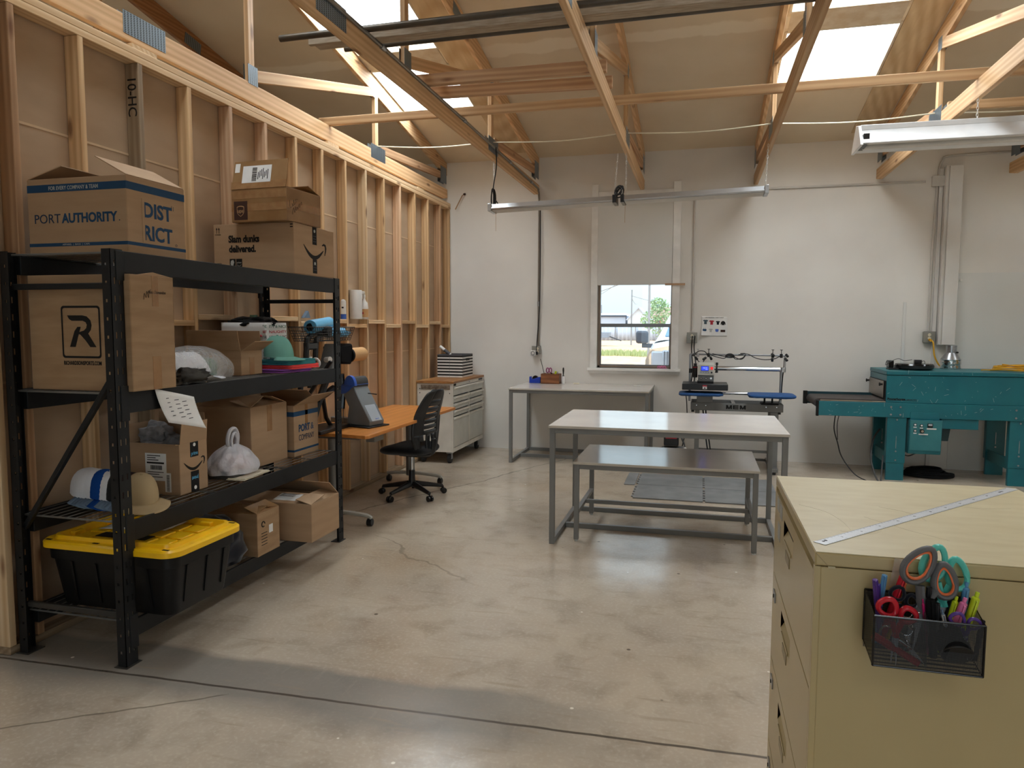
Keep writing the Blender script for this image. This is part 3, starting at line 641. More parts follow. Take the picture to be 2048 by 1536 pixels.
MB().tube(smooth_path(cp, 5), 0.0125, 10).build('pipe', M['emt'], t)
for p, d in (((-2.012, 6.05, 3.383), (0,1,0)), ((-2.012, 7.6, 3.366), (0,1,0)), ((-2.012, 8.6, 3.348), (0,1,0)), ((-2.012, 4.4, 3.392), (0,1,0)), ((-2.02, 9.08, 1.9), (0,0,1))):
    p = Vector(p); d = Vector(d); MB().cyl(p-d*0.03, p+d*0.03, 0.017, n=12).build('coupling', M['galv'], t)
t = thing('outlet_box', 'grey outlet box on the far wall above the back table', 'outlet', (-2.045, YB, 1.30))
bx(-.055, .055, -.055, -0.001, -.045, .06).build('box', M['outlet'], t, bevel=.004); duplex(t, .02, .008, -.056)
t2 = thing('plug_in_timer', 'white plug-in dial timer on the outlet above the back table', 'timer', (-2.075, YB-.062, 1.285))
bx(-.035, .035, -.035, 0, -.05, .02).build('body', M['white'], t2, bevel=.008)
MB().tube(arc((0, -.036, -.016), .022, 0, 360, 24, 'y')[:-1], .0035, 6, closed=True).build('dial', M['greyprint'], t2)
t2 = thing('extension_cord', 'black cord hanging down the conduit into the outlet above the back table', 'cord', (0,0,0))
MB().tube(smooth_path([(-2.0, 9.055, 3.15), (-1.995, 9.05, 2.5), (-2.0, 9.05, 1.9), (-2.03, 9.05, 1.45), (-2.035, 9.04, 1.30)], 6), .006, 8).build('cable', M['black'], t2)
MB().cyl((-2.035, 9.042, 1.25), (-2.035, 9.035, 1.29), .017, n=12).build('plug', M['black'], t2)
conduit('painted conduit above the window trim, dropping to the outlet beside the press', [(2.40, 9.085, 3.24), (1.0, 9.085, 3.235), (0.05, 9.085, 3.235), (-.05, 9.085, 3.21), (-.095, 9.085, 3.13), (-.095, 9.085, 2.4), (-.095, 9.085, 1.57)])
conduit('painted conduit from the junction box down to the outlet over the teal machine', [(2.52, 9.085, 3.19), (2.50, 9.085, 2.4), (2.50, 9.085, 1.58)])
conduit('painted conduit curving from the junction box up to the right', [(2.53, 9.085, 3.27), (2.53, 9.085, 3.36), (2.56, 9.085, 3.46), (2.66, 9.085, 3.51), (3.4, 9.085, 3.52), (4.4, 9.085, 3.52)])
t = thing('junction_box', 'square white junction box on the far wall beside the duct boards', 'junction box', (2.52, YB, 3.235)); bx(-.06, .06, -.05, -.001, -.055, .055).build('box', M['conduit'], t, bevel=.004)
bx(-.063, .063, -.054, -.05, -.058, .058).build('cover', M['conduit'], t, bevel=.002)
for x_, z_, mtn, lb in ((-.095, 1.475, 'outlet', 'grey weatherproof outlet box on the wall left of the poster'), (2.50, 1.50, 'outlet', 'grey outlet box with a yellow plug above the teal machine')):
    t = thing('outlet_box', lb, 'outlet', (x_, YB, z_))
    bx(-.055, .055, -.06, -.001, -.055, .065).build('box', M[mtn], t, bevel=.006); bx(-.062, .062, -.066, -.06, -.06, .07).build('cover_plate', M[mtn], t, bevel=.004)
    duplex(t, 0, 0.012, -.067)
t = thing('duct_cover', 'tall white boards boxing in the exhaust duct on the far wall', 'duct cover', (2.61, YB, 1.42))
bx(-.03, .0, -.10, -.001, 0, 1.97).build('side_board', M['whitegrey'], t, bevel=.002); bx(0.0, .13, -.125, -.10, 0, 1.96).build('front_board', M['whitegrey'], t, bevel=.002)
bx(0.10, .13, -.10, -.001, 0, 1.95).build('side_board', M['whitegrey'], t, bevel=.002); bx(-.075, -.035, -.03, -.001, -1.4, 1.95).build('batten', M['whitegrey'], t, bevel=.002)
tag(bx(-.075+2.31, -.045+2.31, YB-.012, YB-.0005, 0.05, 1.9).build('wall_batten', M['wall2'], bevel=.002), 'thin white batten on the wall beneath the junction box', 'batten')
tag(bx(-.235, -.125, YB-.02, YB-.0005, 0.9, 3.4).build('wall_batten', M['whitegrey'], bevel=.002), 'flat white batten on the wall between window trim and conduit', 'batten') if False else None
t = thing('gas_stub', 'short brass pipe stub sticking out of the far wall above the partition corner', 'pipe stub', (0,0,0))
MB().tube([(-3.02, 9.095, 3.33), (-3.04, 9.05, 3.31), (-3.13, 9.03, 3.13)], .007, 8).build('pipe', M['gold'], t); MB().cyl((-3.02, 9.098, 3.335), (-3.025, 9.07, 3.325), .014, n=10).build('elbow', M['brown'], t)
MB().sph((2.80, 9.07, 2.14), (.018, .018, .018), 12, 8)
tag(MB().cyl((2.80, 9.092, 2.14), (2.80, 9.06, 2.14), .016, .012, n=12).build('wall_peg', M['white']), 'small white peg on the wall right of the duct boards', 'peg')
# ---------------------------------------------------------------- outside, seen through the window
struct('ground', MB().box(-200, 200, YB+0.3, 320, -0.35, -0.05), M['sand'], smooth=0)
M['leaf'] = mat('light_green_leaves', (176,200,150), 0.8, col2=(140,172,122), scale=1.0); M['grass'] = mat('dry_green_grass', (186,196,140), 0.9)
M['metalwall'] = mat('pale_metal_siding', (196,202,214), 0.6, col2=(188,194,208), scale=0.5); M['roofgrey'] = mat('white_roofing', (226,230,234), 0.6)
M['pinkwall'] = mat('pink_stucco', (222,196,188), 0.85); M['pole'] = mat('weathered_pole', (150,150,154), 0.8); M['truckpaint'] = mat('white_car_paint', (228,234,240), 0.2, coat=0.5)
M['carglass'] = mat('car_glass', (90,130,160), 0.08); M['carblack'] = mat('car_trim', (58,66,80), 0.4); M['grille'] = mat('chrome_grille', (150,160,176), 0.3, metal=0.4)
rnd = random.Random(4)
# metal building
t = thing('metal_building', 'pale metal-sided building with a low roof at the left of the window view', 'building', (-12.3, 98, -0.05))
bx(-6, 2.6, 0, 9, 0, 3.1).build('wall', M['metalwall'], t); MB().prism([(-6.2,3.1),(2.8,3.1),(2.3,3.5),(-6.2,3.5)], 'y', -0.2, 9.2).build('roof', M['roofgrey'], t)
for x in (-1.0, 2.55): bx(x, x+.12, -.1, 0, 0, 3.1).build('downpipe', M['carblack'], t)
bx(-6.2, 2.7, -.25, -.1, 3.02, 3.2).build('gutter', M['carblack'], t)
bx(-2.4, -1.1, 2, 3.3, 3.5, 4.7).build('roof_cooler', M['pole'], t)
t = thing('gabled_shed', 'small white gabled shed beside the metal building outside', 'shed', (-7.9, 96, -0.05))
bx(-1.4, 1.4, 0, 6, 0, 2.7).build('wall', M['roofgrey'], t); MB().prism([(-1.6,2.6),(0,4.3),(1.6,2.6),(1.5,2.5),(0,4.1),(-1.5,2.5)], 'y', -.3, 6.3).build('roof', M['metalwall'], t); MB().prism([(-1.4,2.7),(1.4,2.7),(0,4.1)], 'y', 0, .2).build('gable', M['roofgrey'], t)
bx(.7, 1.0, -.1, 0, 1.2, 2.4).build('window', M['carblack'], t)
t = thing('pink_house', 'pink stucco house with a red window far behind the fence', 'house', (-4.6, 110, -0.05))
bx(-2.6, 3.6, 0, 6, 0, 4.3).build('wall', M['pinkwall'], t); bx(-2.7, 3.7, -.2, 6, 4.3, 4.6).build('roof', M['pinkwall'], t); bx(-1.9, -.9, -.1, 0, 1.6, 3.4).build('window', M['redprint'], t); bx(1.0, 1.6, -.1, 0, 2.4, 3.3).build('window', M['carblack'], t); bx(-4.2, -2.2, .2, 3, 0, 3.2).build('porch', M['metalwall'], t)
t = thing('metal_fence', 'long corrugated grey fence across the yard outside', 'fence', (-8, 88, -0.05))
mb = MB()
def fz(u, v): return (-14+28*u, 0.08*math.sin(u*28/0.5*2*PI), 1.75*v)
mb.grid(fz, 500, 1); mb.build('panel', M['metalwall'], t, solid=.02)
for i in range(12): bx(-14+2.4*i, -13.9+2.4*i, -.2, -.1, 0, 1.75).build('post', M['pole'], t)
for i, (x, y, h) in enumerate(((-2.72, 40, 9.5), (-6.05, 66, 5.0))):
    t = thing('utility_pole', ['tall utility pole rising past the top of the window view', 'shorter distant utility pole left of the tall one'][i], 'pole', (x, y, -0.05), 0, None)
    MB().cyl((0,0,0), (0,0,h), .07, .055, n=12).build('shaft', M['pole'], t)
for i, (a, b_) in enumerate((((-14.5, 95, 5.0), (-2.72, 40, 5.3)), ((-12, 60, 3.6), (-2.72, 40, 4.6)), ((-2.72, 40, 4.7), (3.5, 60, 4.6)), ((-6.05, 66, 4.4), (-1, 80, 3.9)), ((-6.05, 66, 4.2), (-8.0, 95, 4.6)))):
    a = Vector(a); b_ = Vector(b_); pts = [a.lerp(b_, k/12)-Vector((0,0,.25*math.sin(PI*k/12))) for k in range(13)]
    tag(MB().tube(pts, .025, 5).build('overhead_wire', M['pole']), ['overhead wire from the metal building to the tall pole', 'overhead wire dropping left from the tall pole', 'overhead wire going right from the tall pole over the tree', 'overhead wire right of the shorter pole', 'overhead wire from the shorter pole to the shed'][i], 'wire', 'wires outside')
# tree
t = thing('yard_tree', 'leafy light green tree behind the white truck outside', 'tree', (-3.35, 62, -0.05))
MB().tube([(0,0,0),(.05,0,1.2),(-.1,0,2.4)], [.16,.12,.08], 8).build('trunk', M['pole'], t)
mb = MB()
for i in range(1500):
    cx, cy, cz, rr = rnd.choice(((0,0,3.0,1.1),(-.8,0,2.3,.8),(.7,.1,2.6,1.0),(0.2,0,1.7,1.0),(1.2,0,1.7,.9),(-.1,0,3.5,.7)))
    d = Vector((rnd.gauss(0,1), rnd.gauss(0,1), rnd.gauss(0,1))).normalized()*rr*rnd.uniform(.6,1.0); c = Vector((cx,cy,cz))+d
    a = Vector((rnd.uniform(-1,1),rnd.uniform(-1,1),rnd.uniform(-1,1))).normalized()*.12; b_ = a.cross(Vector((rnd.uniform(-1,1),rnd.uniform(-1,1),1))).normalized()*.08
    mb.add([c-a, c+b_, c+a, c-b_], [(0,1,2,3)])
mb.build('crown', M['leaf'], t, smooth=0)
mb = MB()
for i in range(1400):
    x = rnd.uniform(-6.5, -1.0); y = 42+rnd.uniform(-1.6, 1.6)+math.sin(x)*.8; h = rnd.uniform(.1,.34); a = rnd.uniform(0, PI)
    mb.add([(x-.05*math.cos(a), y-.05*math.sin(a), -.06), (x+.05*math.cos(a), y+.05*math.sin(a), -.06), (x+rnd.uniform(-.06,.06), y, h)], [(0,1,2)])
tag(mb.build('grass', M['grass'], smooth=0), 'strip of green grass across the yard outside', 'grass', kind='stuff')
# truck
t = thing('pickup_truck', 'white pickup truck parked outside, nose toward the window', 'truck', (-0.06, 14.6, -0.05), R(-4)); t.scale = (1.07, 1.07, 1.07)
def hood(u, v):
    x = -0.98+1.96*u; y = 0.05+1.35*v; e = 1-abs(2*u-1)**5*0.25; return (x, y, (1.20+.13*v)*e)
tprof = [(-.98,.35),(-1.0,.7),(-.99,1.0),(-.9,1.22),(-.5,1.3),(.5,1.3),(.9,1.22),(.99,1.0),(1.0,.7),(.98,.35)]
mb = MB()
def body(u, v):
    k = u*(len(tprof)-1); i = min(int(k), len(tprof)-2); f = k-i; x = tprof[i][0]*(1-f)+tprof[i+1][0]*f; z = tprof[i][1]*(1-f)+tprof[i+1][1]*f
    return (x*(0.94+.06*min(1, v*6)), 5.2*v, z*(0.93+.07*min(1, v*8)))
mb.grid(body, 36, 20); mb.build('body', M['truckpaint'], t, smooth=60)
mb = MB()
sec = [(1.35, .96, 1.30), (2.15, .84, 1.95), (3.6, .84, 1.97), (4.0, .92, 1.3)]
def cab(u, v):
    k = v*3; i = min(int(k), 2); f = k-i; y, hw, z = [sec[i][q]*(1-f)+sec[i+1][q]*f for q in range(3)]
    a = PI*u; xx = math.cos(a); return (-hw*math.copysign(abs(xx)**.5, xx), y, 1.15+(z-1.15)*abs(math.sin(a))**.5)
mb.grid(cab, 28, 12).build('cab', M['truckpaint'], t, smooth=50)
mb = MB().add([(-.74,1.42,1.36),(.74,1.42,1.36),(.62,2.08,1.90),(-.62,2.08,1.90)], [(0,1,2,3)]); mb.build('windshield', M['carglass'], t, solid=.02, smooth=0)
bx(-.62, .62, -.06, .04, .72, 1.12).build('grille', M['grille'], t, bevel=.03)
mb = MB()
for i in range(22): mb.box(-.58+.054*i, -.565+.054*i, -.075, -.055, .74, 1.1)
mb.build('grille_bars', M['carblack'], t)
for s in (-1, 1):
    bx(s*.66-(.14 if s > 0 else .16), s*.66+.14, -.05, .06, .82, 1.1).build('headlight', M['grille'], t, bevel=.03)
    m_ = MB().box(-.20, .06, -.12, .04, -.13, .14).build('side_mirror', M['carblack'], t, bevel=.05, loc=(s*1.18, 1.75, 1.33)); bx(-.08, .16, -.02, .02, -.22, -.13).build('mirror_arm', M['carblack'], m_, bevel=.01)
    for y in (1.0, 4.2): MB().cyl((s*.98, y, .38), (s*.74, y, .38), .38, n=24).build('wheel', M['rubberdk'], t, bevel=.02)
bx(-1, 1, -.16, .1, .38, .68).build('bumper', M['grille'], t, bevel=.05)
t = thing('utility_trailer', 'small flatbed trailer parked by the fence outside', 'trailer', (-8.6, 62, -0.05))
bx(-1.6, 1.0, 0, 1.6, .7, 1.2).build('bed', M['grille'], t, bevel=.03); MB().cyl((-.8, 0, .38), (-.8, .25, .38), .38, n=20).build('wheel', M['rubberdk'], t); MB().tube([(1.0,.8,.8),(2.0,.8,.45)], .05, 6).build('drawbar', M['carblack'], t)

# ---------------------------------------------------------------- lights hanging from the trusses
def chain(parent, p0, p1, name='chain'):
    p0 = Vector(p0); p1 = Vector(p1); n = max(4, int((p1-p0).length/0.024)); mb = MB()
    for i in range(n):
        c = p0.lerp(p1, (i+.5)/n); pts = []
        for k in range(8):
            a = 2*PI*k/8; u = .0065*math.cos(a); v = .015*math.sin(a)
            pts.append(c+Vector((u if i % 2 else 0, 0 if i % 2 else u, v)))
        mb.tube(pts, .0022, 5, closed=True)
    return mb.build(name, M['whitegrey'], parent, smooth=60)
def led(x0, x1, z0, z1, label, cordend):
    y = 7.05; ta = math.atan2(z1-z0, x1-x0); Lg = x1-x0
    t = thing('shop_light', label, 'light fixture', (x0, y, z0)); t.rotation_euler = (0, -ta, 0)
    MB().prism([(-.09,0),(.09,0),(.10,.012),(.075,.055),(-.075,.055),(-.10,.012)], 'x', .03, Lg-.03).build('housing', M['alu'], t)
    for i in range(5): MB().cyl((.04, -.068+.034*i, -.002), (Lg-.04, -.068+.034*i, -.002), .010, n=8).build('led_strip', M['whitegrey'], t)
    for a in (0, Lg-.035): 
        bx(a, a+.035, -.104, .104, -.014, .060).build('end_cap', M['black'] if (a == 0) == (cordend < 0) else M['alu'], t, bevel=.003)
    return t
led(-2.07, -0.80, 2.765, 2.80, 'aluminium strip light on chains, the left of the pair', 1)
led(-0.76, 0.57, 2.80, 2.83, 'aluminium strip light on chains, the right of the pair', -1)
for k, (a, b_) in enumerate((((-2.035, 7.05, 3.27), (-2.03, 7.05, 2.81)), ((-0.83, 7.05, 2.85), (-.80, 7.05, 3.26)), ((-.72, 7.05, 2.85), (-.72, 7.05, 3.26)), ((.545, 7.05, 2.87), (.56, 7.05, 3.27)))):
    tag(chain(None, a, b_, 'hanging_chain'), ['steel chain at the far left end of the strip lights', 'left steel chain of the two at the middle of the strip lights', 'right steel chain of the two at the middle of the strip lights', 'steel chain at the far right end of the strip lights'][k], 'chain', 'chains of the strip lights')
t = thing('extension_cord', 'coiled black power cord hanging at the left end of the strip light', 'cord', (0,0,0))
MB().tube(smooth_path([(-2.0, 7.0, 3.38), (-2.0, 7.02, 3.2), (-2.03, 7.03, 3.03), (-2.04, 7.03, 2.95)], 6), .006, 8).build('cable', M['black'], t)
mb = MB()
for i in range(4): mb.tube([(-2.035+.012*math.sin(2*PI*k/16)*(1+.3*i), 7.02+.01*i-.015, 2.88+.10*math.cos(2*PI*k/16)) for k in range(16)], .007, 6, closed=True)
mb.tube(smooth_path([(-2.04,7.02,2.80),(-2.0,7.02,2.76),(-1.98,7.02,2.82),(-2.02,7.02,2.88)],6), .006, 6)
mb.build('coil', M['black'], t)
t = thing('extension_cord', 'knotted black cord joining the two strip lights in the middle', 'cord', (0,0,0)); mb = MB()
for i in range(4): mb.tube([(-.78+.03*math.sin(2*PI*k/14+i)*(.8+.2*i), 7.0+.01*i, 2.90+.035*math.cos(2*PI*k/14)*(1+.2*i)) for k in range(14)], .007, 6, closed=True)
mb.build('coil', M['black'], t)
tag(MB().tube([(-2.0, 7.0, 2.752), (-2.0, 7.0, 2.56)], .0018, 5).build('pull_string', M['gold']), 'thin pull string hanging under the left strip light', 'string')
tag(MB().tube([(-.72, 7.0, 2.785), (-.72, 7.0, 2.60)], .0018, 5).build('pull_string', M['gold']), 'thin pull string hanging under the right strip light', 'string')
# enamel fluorescent fixture at the right
t = thing('fluorescent_fixture', 'long white enamel fluorescent fixture at the upper right', 'light fixture', (1.10, 6.0, 2.97))
MB().prism([(-.16,-.015),(-.06,.07),(-.05,.10),(.05,.10),(.06,.07),(.16,-.015),(.155,-.022),(.05,.055),(-.05,.055),(-.155,-.022)], 'x', 0.02, 2.5).build('reflector', M['pipewhite'], t)
MB().prism([(-.17,-.03),(-.07,.13),(.02,.15),(.07,.10),(.17,-.03)], 'x', 0.0, 0.02).build('end_plate', M['pipewhite'], t, bevel=.002)
for y in (-.08, .08): MB().cyl((.06, y, .005), (2.45, y, .005), .018, n=14).build('tube_lamp', M['white'], t)
bx(.03, .07, -.12, .12, -.01, .06).build('lamp_holder', M['black'], t); bx(2.3, 2.5, -.03, .03, -.03, .05).build('lamp_holder', M['black'], t)
bx(0.02, 2.5, -.05, .05, .10, .14).build('ballast_box', M['pipewhite'], t, bevel=.004)
for x in (.8, 2.13):
    tag(chain(None, (1.10+x, 6.0, 3.105), (1.10+x, 6.0, 3.40), 'hanging_chain'), 'steel chain holding the white fixture, %s one' % ('left' if x < 1 else 'right'), 'chain', 'chains of the white fixture')
# ---------------------------------------------------------------- storage rack
RX0, RX1, RY0, RY1, RH = -3.205, -2.575, 2.70, 4.83, 1.955
SH = [0.211, 0.690, 1.300, 1.950]     # shelf levels
rack = thing('storage_rack', 'black steel four-tier storage rack with wire decks along the partition', 'rack', (RX1, RY0, 0))
def rp(x, y, z): return (x-RX1, y-RY0, z)
def plate_holes(mb, u0, u1, z0, z1, cols, pitch, hh, put, taper=0.0):
    """sheet of metal (u across, z up) with rows of slots; put(u0,u1,z0,z1) adds a piece"""
    edges = [u0]
    for c, hw in cols: edges += [c-hw, c+hw]
    edges.append(u1)
    for i in range(0, len(edges), 2): put(edges[i], edges[i+1], z0, z1)
    z = z0
    first = z0+0.06
    for c, hw in cols:
        z = z0; h = first
        while h+hh < z1-0.01:
            put(c-hw, c+hw, z, h); z = h+hh; h += pitch
        put(c-hw, c+hw, z, z1)
def post(x, y, sx, sy):
    """sx: which side the slotted face looks (+1 room), sy: which end (-1 near)"""
    mb = MB(); T = .0025; wx, wy = .048, .072
    xa, xb = (x-wx, x) if sx > 0 else (x, x+wx)
    ya, yb = (y, y+wy) if sy < 0 else (y-wy, y)
    yf = ya if sy < 0 else yb-T
    plate_holes(mb, xa, xb, 0.004, RH, [((xa+xb)/2-sx*.004, .0055)], .0825, .014, lambda a, b, c, d: mb.box(*rp(a, yf, c)[:1], rp(b, 0, 0)[0], rp(0, yf, 0)[1], rp(0, yf+T, 0)[1], c, d))
    xf = xb-T if sx > 0 else xa
    plate_holes(mb, ya, yb, 0.004, RH, [(ya+.022, .0045), (yb-.020, .0045)], .0825, .030, lambda a, b, c, d: mb.box(rp(xf, 0, 0)[0], rp(xf+T, 0, 0)[0], rp(0, a, 0)[1], rp(0, b, 0)[1], c, d))
    # return lips
    yo = yb-T if sy < 0 else ya
    xl = (xb-.016, xb) if sx > 0 else (xa, xa+.016)
    mb.box(rp(xl[0],0,0)[0], rp(xl[1],0,0)[0], rp(0,yo,0)[1], rp(0,yo+T,0)[1], .004, RH)
    o = mb.build('post', M['rack'], rack, smooth=0)
    bx(rp(xa-.012,0,0)[0], rp(xb+.012,0,0)[0], rp(0,ya-.012,0)[1], rp(0,yb+.012,0)[1], 0, .004).build('foot_plate', M['rackrail'], o)
post(RX1, RY0, 1, -1); post(RX1, RY1, 1, 1); post(RX0, RY0, -1, -1); post(RX0, RY1, -1, 1)
for k, z in enumerate(SH):
    for sx in (1, -1):
        x = RX1 if sx > 0 else RX0; xi = x-sx*.040
        h = .100 if k > 0 else .085
        # step beam, with a ledge for the deck
        mb = MB().prism([(rp(x,0,0)[0], z-h), (rp(x,0,0)[0], z), (rp(x-sx*.014,0,0)[0], z), (rp(x-sx*.014,0,0)[0], z-.012), (rp(xi,0,0)[0], z-.012), (rp(xi,0,0)[0], z-h)], 'y', .074, RY1-RY0-.074)
        b_ = mb.build('beam', M['rack'], rack, bevel=.003, smooth=0)
        for y0 in (.030, RY1-RY0-.078):
            xx = rp(x,0,0)[0]
            bx(xx, xx+sx*.004, y0, y0+.048, z-.135, z+.03 if k < 3 else z+.0).build('beam_bracket', M['rack'], b_, bevel=.004)
    mb = MB()
    xa, xb = rp(RX0+.015,0,0)[0], rp(RX1-.015,0,0)[0]; zz = z-.006
    def wire_(p, q, r=.0022): mb.cyl(p, q, r, n=6)
    for y0, y1 in ((.05, .69), (.71, 1.40), (1.42, RY1-RY0-.05)):
        for i in range(3 if True else 0): wire_((xa, y0+(y1-y0)*i/2, zz-.004), (xb, y0+(y1-y0)*i/2, zz-.004), .003)
        n = 13
        for i in range(n): wire_((xa+(xb-xa)*i/(n-1), y0, zz), (xa+(xb-xa)*i/(n-1), y1, zz))
        wire_((xa, y0, zz), (xb, y0, zz), .003); wire_((xa, y1, zz), (xb, y1, zz), .003)
    mb.build('wire_deck', M['wire'], rack)
for ye in (RY0+.035, RY1-.035):
    for z in (.24, 1.79):
        lumber('end_strut', rp(RX0+.03, ye, z), rp(RX1-.03, ye, z), .022, .028, M['rackrail'] if z < 1 else M['rack'], rack, bevel=.003)
    lumber('end_brace', rp(RX1-.06, ye, 1.35), rp(RX0+.03, ye, .62), .026, .024, M['rack'], rack, bevel=.003)

# ---------------------------------------------------------------- cardboard boxes
def carton(label, loc, w_, d, h, flaps=None, mt='card', rz=0, closed=False, group=None, t=.004, name='cardboard_box', cat='box', seamtape=False):
    """box with its low -x/-y corner at loc; flaps: side -> (angle, length)"""
    b = thing(name, label, cat, loc, rz, group)
    mb = MB().box(0, w_, 0, d, 0, t).box(0, w_, 0, t, t, h).box(0, w_, d-t, d, t, h).box(0, t, t, d-t, t, h).box(w_-t, w_, t, d-t, t, h)
    if closed: mb.box(0.002, w_-.002, .002, d-.002, h-t, h)
    mb.build('box_body', M[mt], b, smooth=0, bevel=.002)
    for side, (a, ln) in (flaps or {}).items():
        a = R(a); ca, sa = math.cos(a), math.sin(a)
        f = MB()
        if side in ('-y', '+y'):
            yy = t/2 if side == '-y' else d-t/2; sg = 1 if side == '-y' else -1
            L0, L1 = .004, w_-.004
            P = lambda x, s, n_: (x, yy+sg*(s*ca)-sg*sa*n_, h+s*sa+ca*n_)
            vs = [P(L0,0,0), P(L1,0,0), P(L1-.004,ln,0), P(L0+.004,ln,0), P(L0,0,t), P(L1,0,t), P(L1-.004,ln,t), P(L0+.004,ln,t)]
        else:
            xx = t/2 if side == '-x' else w_-t/2; sg = 1 if side == '-x' else -1
            P = lambda y, s, n_: (xx+sg*(s*ca)-sg*sa*n_, y, h+s*sa+ca*n_)
            vs = [P(.004,0,0), P(d-.004,0,0), P(d-.008,ln,0), P(.008,ln,0), P(.004,0,t), P(d-.004,0,t), P(d-.008,ln,t), P(.008,ln,t)]
        f.add(vs, [(0,3,2,1),(4,5,6,7),(0,1,5,4),(1,2,6,5),(2,3,7,6),(3,0,4,7)])
        f.build('flap', M[mt], b, smooth=0)
    return b
E_ = .0012
def pan(parent, name, face, w_, d, a0, a1, z0, z1, mt, e=E_):
    """thin printed/taped panel lying on a box face; a across as seen from outside"""
    if face == '-y': mb = MB().box(a0, a1, -e, 0.0002, z0, z1)
    elif face == '+x': mb = MB().box(w_-.0002, w_+e, a0, a1, z0, z1)
    else: mb = MB().box(a0, a1, z0, z1, w_-.0002, w_+e)
    return mb.build(name, mt, parent, smooth=0)
def flatpoly(parent, name, poly, origin, face, mt, e=.0016):
    """2D outline set flat on a face; poly in (across, up)"""
    mb = MB()
    if face == '-y': mb.prism([(origin[0]+u, origin[2]+v) for u, v in poly], 'y', origin[1]-e, origin[1])
    elif face == '+x': mb.prism([(origin[1]+u, origin[2]+v) for u, v in poly], 'x', origin[0], origin[0]+e)
    elif face == '+z': mb.prism([(origin[0]+u, origin[1]+v) for u, v in poly], 'z', origin[2], origin[2]+e)
    return mb.build(name, mt, parent, smooth=0)
def ribbon(parent, name, pts, wd, origin, face, mt):
    P = [Vector((p[0], p[1])) for p in pts]; lo, hi = [], []
    for i, p in enumerate(P):
        d = (P[min(i+1, len(P)-1)]-P[max(i-1, 0)]).normalized(); n_ = Vector((-d.y, d.x)); lo.append(p-n_*wd[i]/2); hi.append(p+n_*wd[i]/2)
    return flatpoly(parent, name, [tuple(q) for q in lo+hi[::-1]], origin, face, mt)
def smile(parent, origin, face, s, mt):
    n = 16; pts = [(s*(-.5+.90*i/n), -s*(.0+.27*math.sin(PI*(i/n)**.95*.92))) for i in range(n+1)]
    ribbon(parent, 'smile_mark', pts, [s*(.012+.085*math.sin(PI*i/n)**.8) for i in range(n+1)], origin, face, mt)
    hk = [(s*.34, s*.05), (s*.42, s*.08), (s*.49, s*.06), (s*.51, 0), (s*.50, -s*.08), (s*.46, -s*.18)]
    ribbon(parent, 'smile_mark', hk, [s*.02, s*.05, s*.06, s*.06, s*.045, s*.015], origin, face, mt)
def shiplabel(parent, face, w_, a0, a1, z0, z1, seed=1):
    pan(parent, 'shipping_label', face, w_, 0, a0, a1, z0, z1, M['paper'], .0016)
    rn = random.Random(seed); W_ = a1-a0; H_ = z1-z0
    mb = MB(); 
    def q(u0, u1, v0, v1, e0=.0016, e1=.0022):
        A0, A1, B0, B1 = a0+u0*W_, a0+u1*W_, z0+v0*H_, z0+v1*H_
        if face == '-y': mb.box(A0, A1, -e1, -e0, B0, B1)
        elif face == '+x': mb.box(w_+e0, w_+e1, A0, A1, B0, B1)
        else: mb.box(A0, A1, B0, B1, w_+e0, w_+e1)
    u = .25
    while u < .8:
        b_ = rn.choice((.012, .02, .03)); q(u, u+b_, .40, .56); u += b_+rn.choice((.012, .02))
    for v in (.9, .82, .74): q(.1, rn.uniform(.4, .8), v, v+.03)
    for v in (.30, .22, .12): q(.1, rn.uniform(.5, .9), v, v+.025)
    q(.08, .9, .62, .68)
    mb.build('label_print', M['ink'], parent, smooth=0)

# A: big open brand carton on top, near end
b = carton('open cardboard carton with blue bands and large blue lettering on the rack top, near end', (-3.20, 2.86, 1.951), .578, .395, .364, {'-x': (16, .21), '+x': (28, .20)})
for c in list(b.children):
    if c.name.startswith('flap'): pass
pan(b, 'printed_band', '-y', 0, 0, 0, .578, .300, .336, M['bluestripe']); pan(b, 'printed_band', '+x', .578, 0, 0, .395, .300, .336, M['bluestripe'])
pan(b, 'printed_band', '-y', 0, 0, 0, .578, .040, .056, M['bluestripe']); pan(b, 'printed_band', '+x', .578, 0, 0, .395, .040, .056, M['bluestripe'])
text(b, 'printed_words', 'FOR EVERY COMPANY & TEAM', .026, (.13, -.0016, .309), '-y', M['palebox'], width=.29, bold=.01)
text(b, 'printed_words', 'APPAREL  |  BAGS  |  CAPS', .012, (.20, -.0016, .044), '-y', M['palebox'], width=.16)
text(b, 'printed_words', 'PORT', .062, (.035, -.0012, .152), '-y', M['navyink'], width=.155)
text(b, 'printed_words', 'AUTHORITY', .062, (.204, -.0012, .152), '-y', M['bluestripe'], width=.325, bold=.035)
text(b, 'printed_words', '.', .05, (.532, -.0012, .152), '-y', M['navyink'])
for s_, z in (('DIST', .185), ('RICT', .075)):
    text(b, 'printed_words', s_, .098, (.5792, .10, z), '+x', M['bluestripe'], width=.195, bold=.03)
pan(b, 'print_gap', '+x', .578, 0, .096, .112, .06, .27, M['card'], .0022)
pan(b, 'handwriting', '+x', .578, 0, .300, .302, .24, .265, M['greyprint']); pan(b, 'handwriting', '+x', .578, 0, .312, .314, .24, .262, M['greyprint'])
MB().tube(arc((.5795, .325, .068), .006, 0, 360, 12, 'x')[:-1], .0008, 4, closed=True).build('registered_mark', M['navyink'], b)
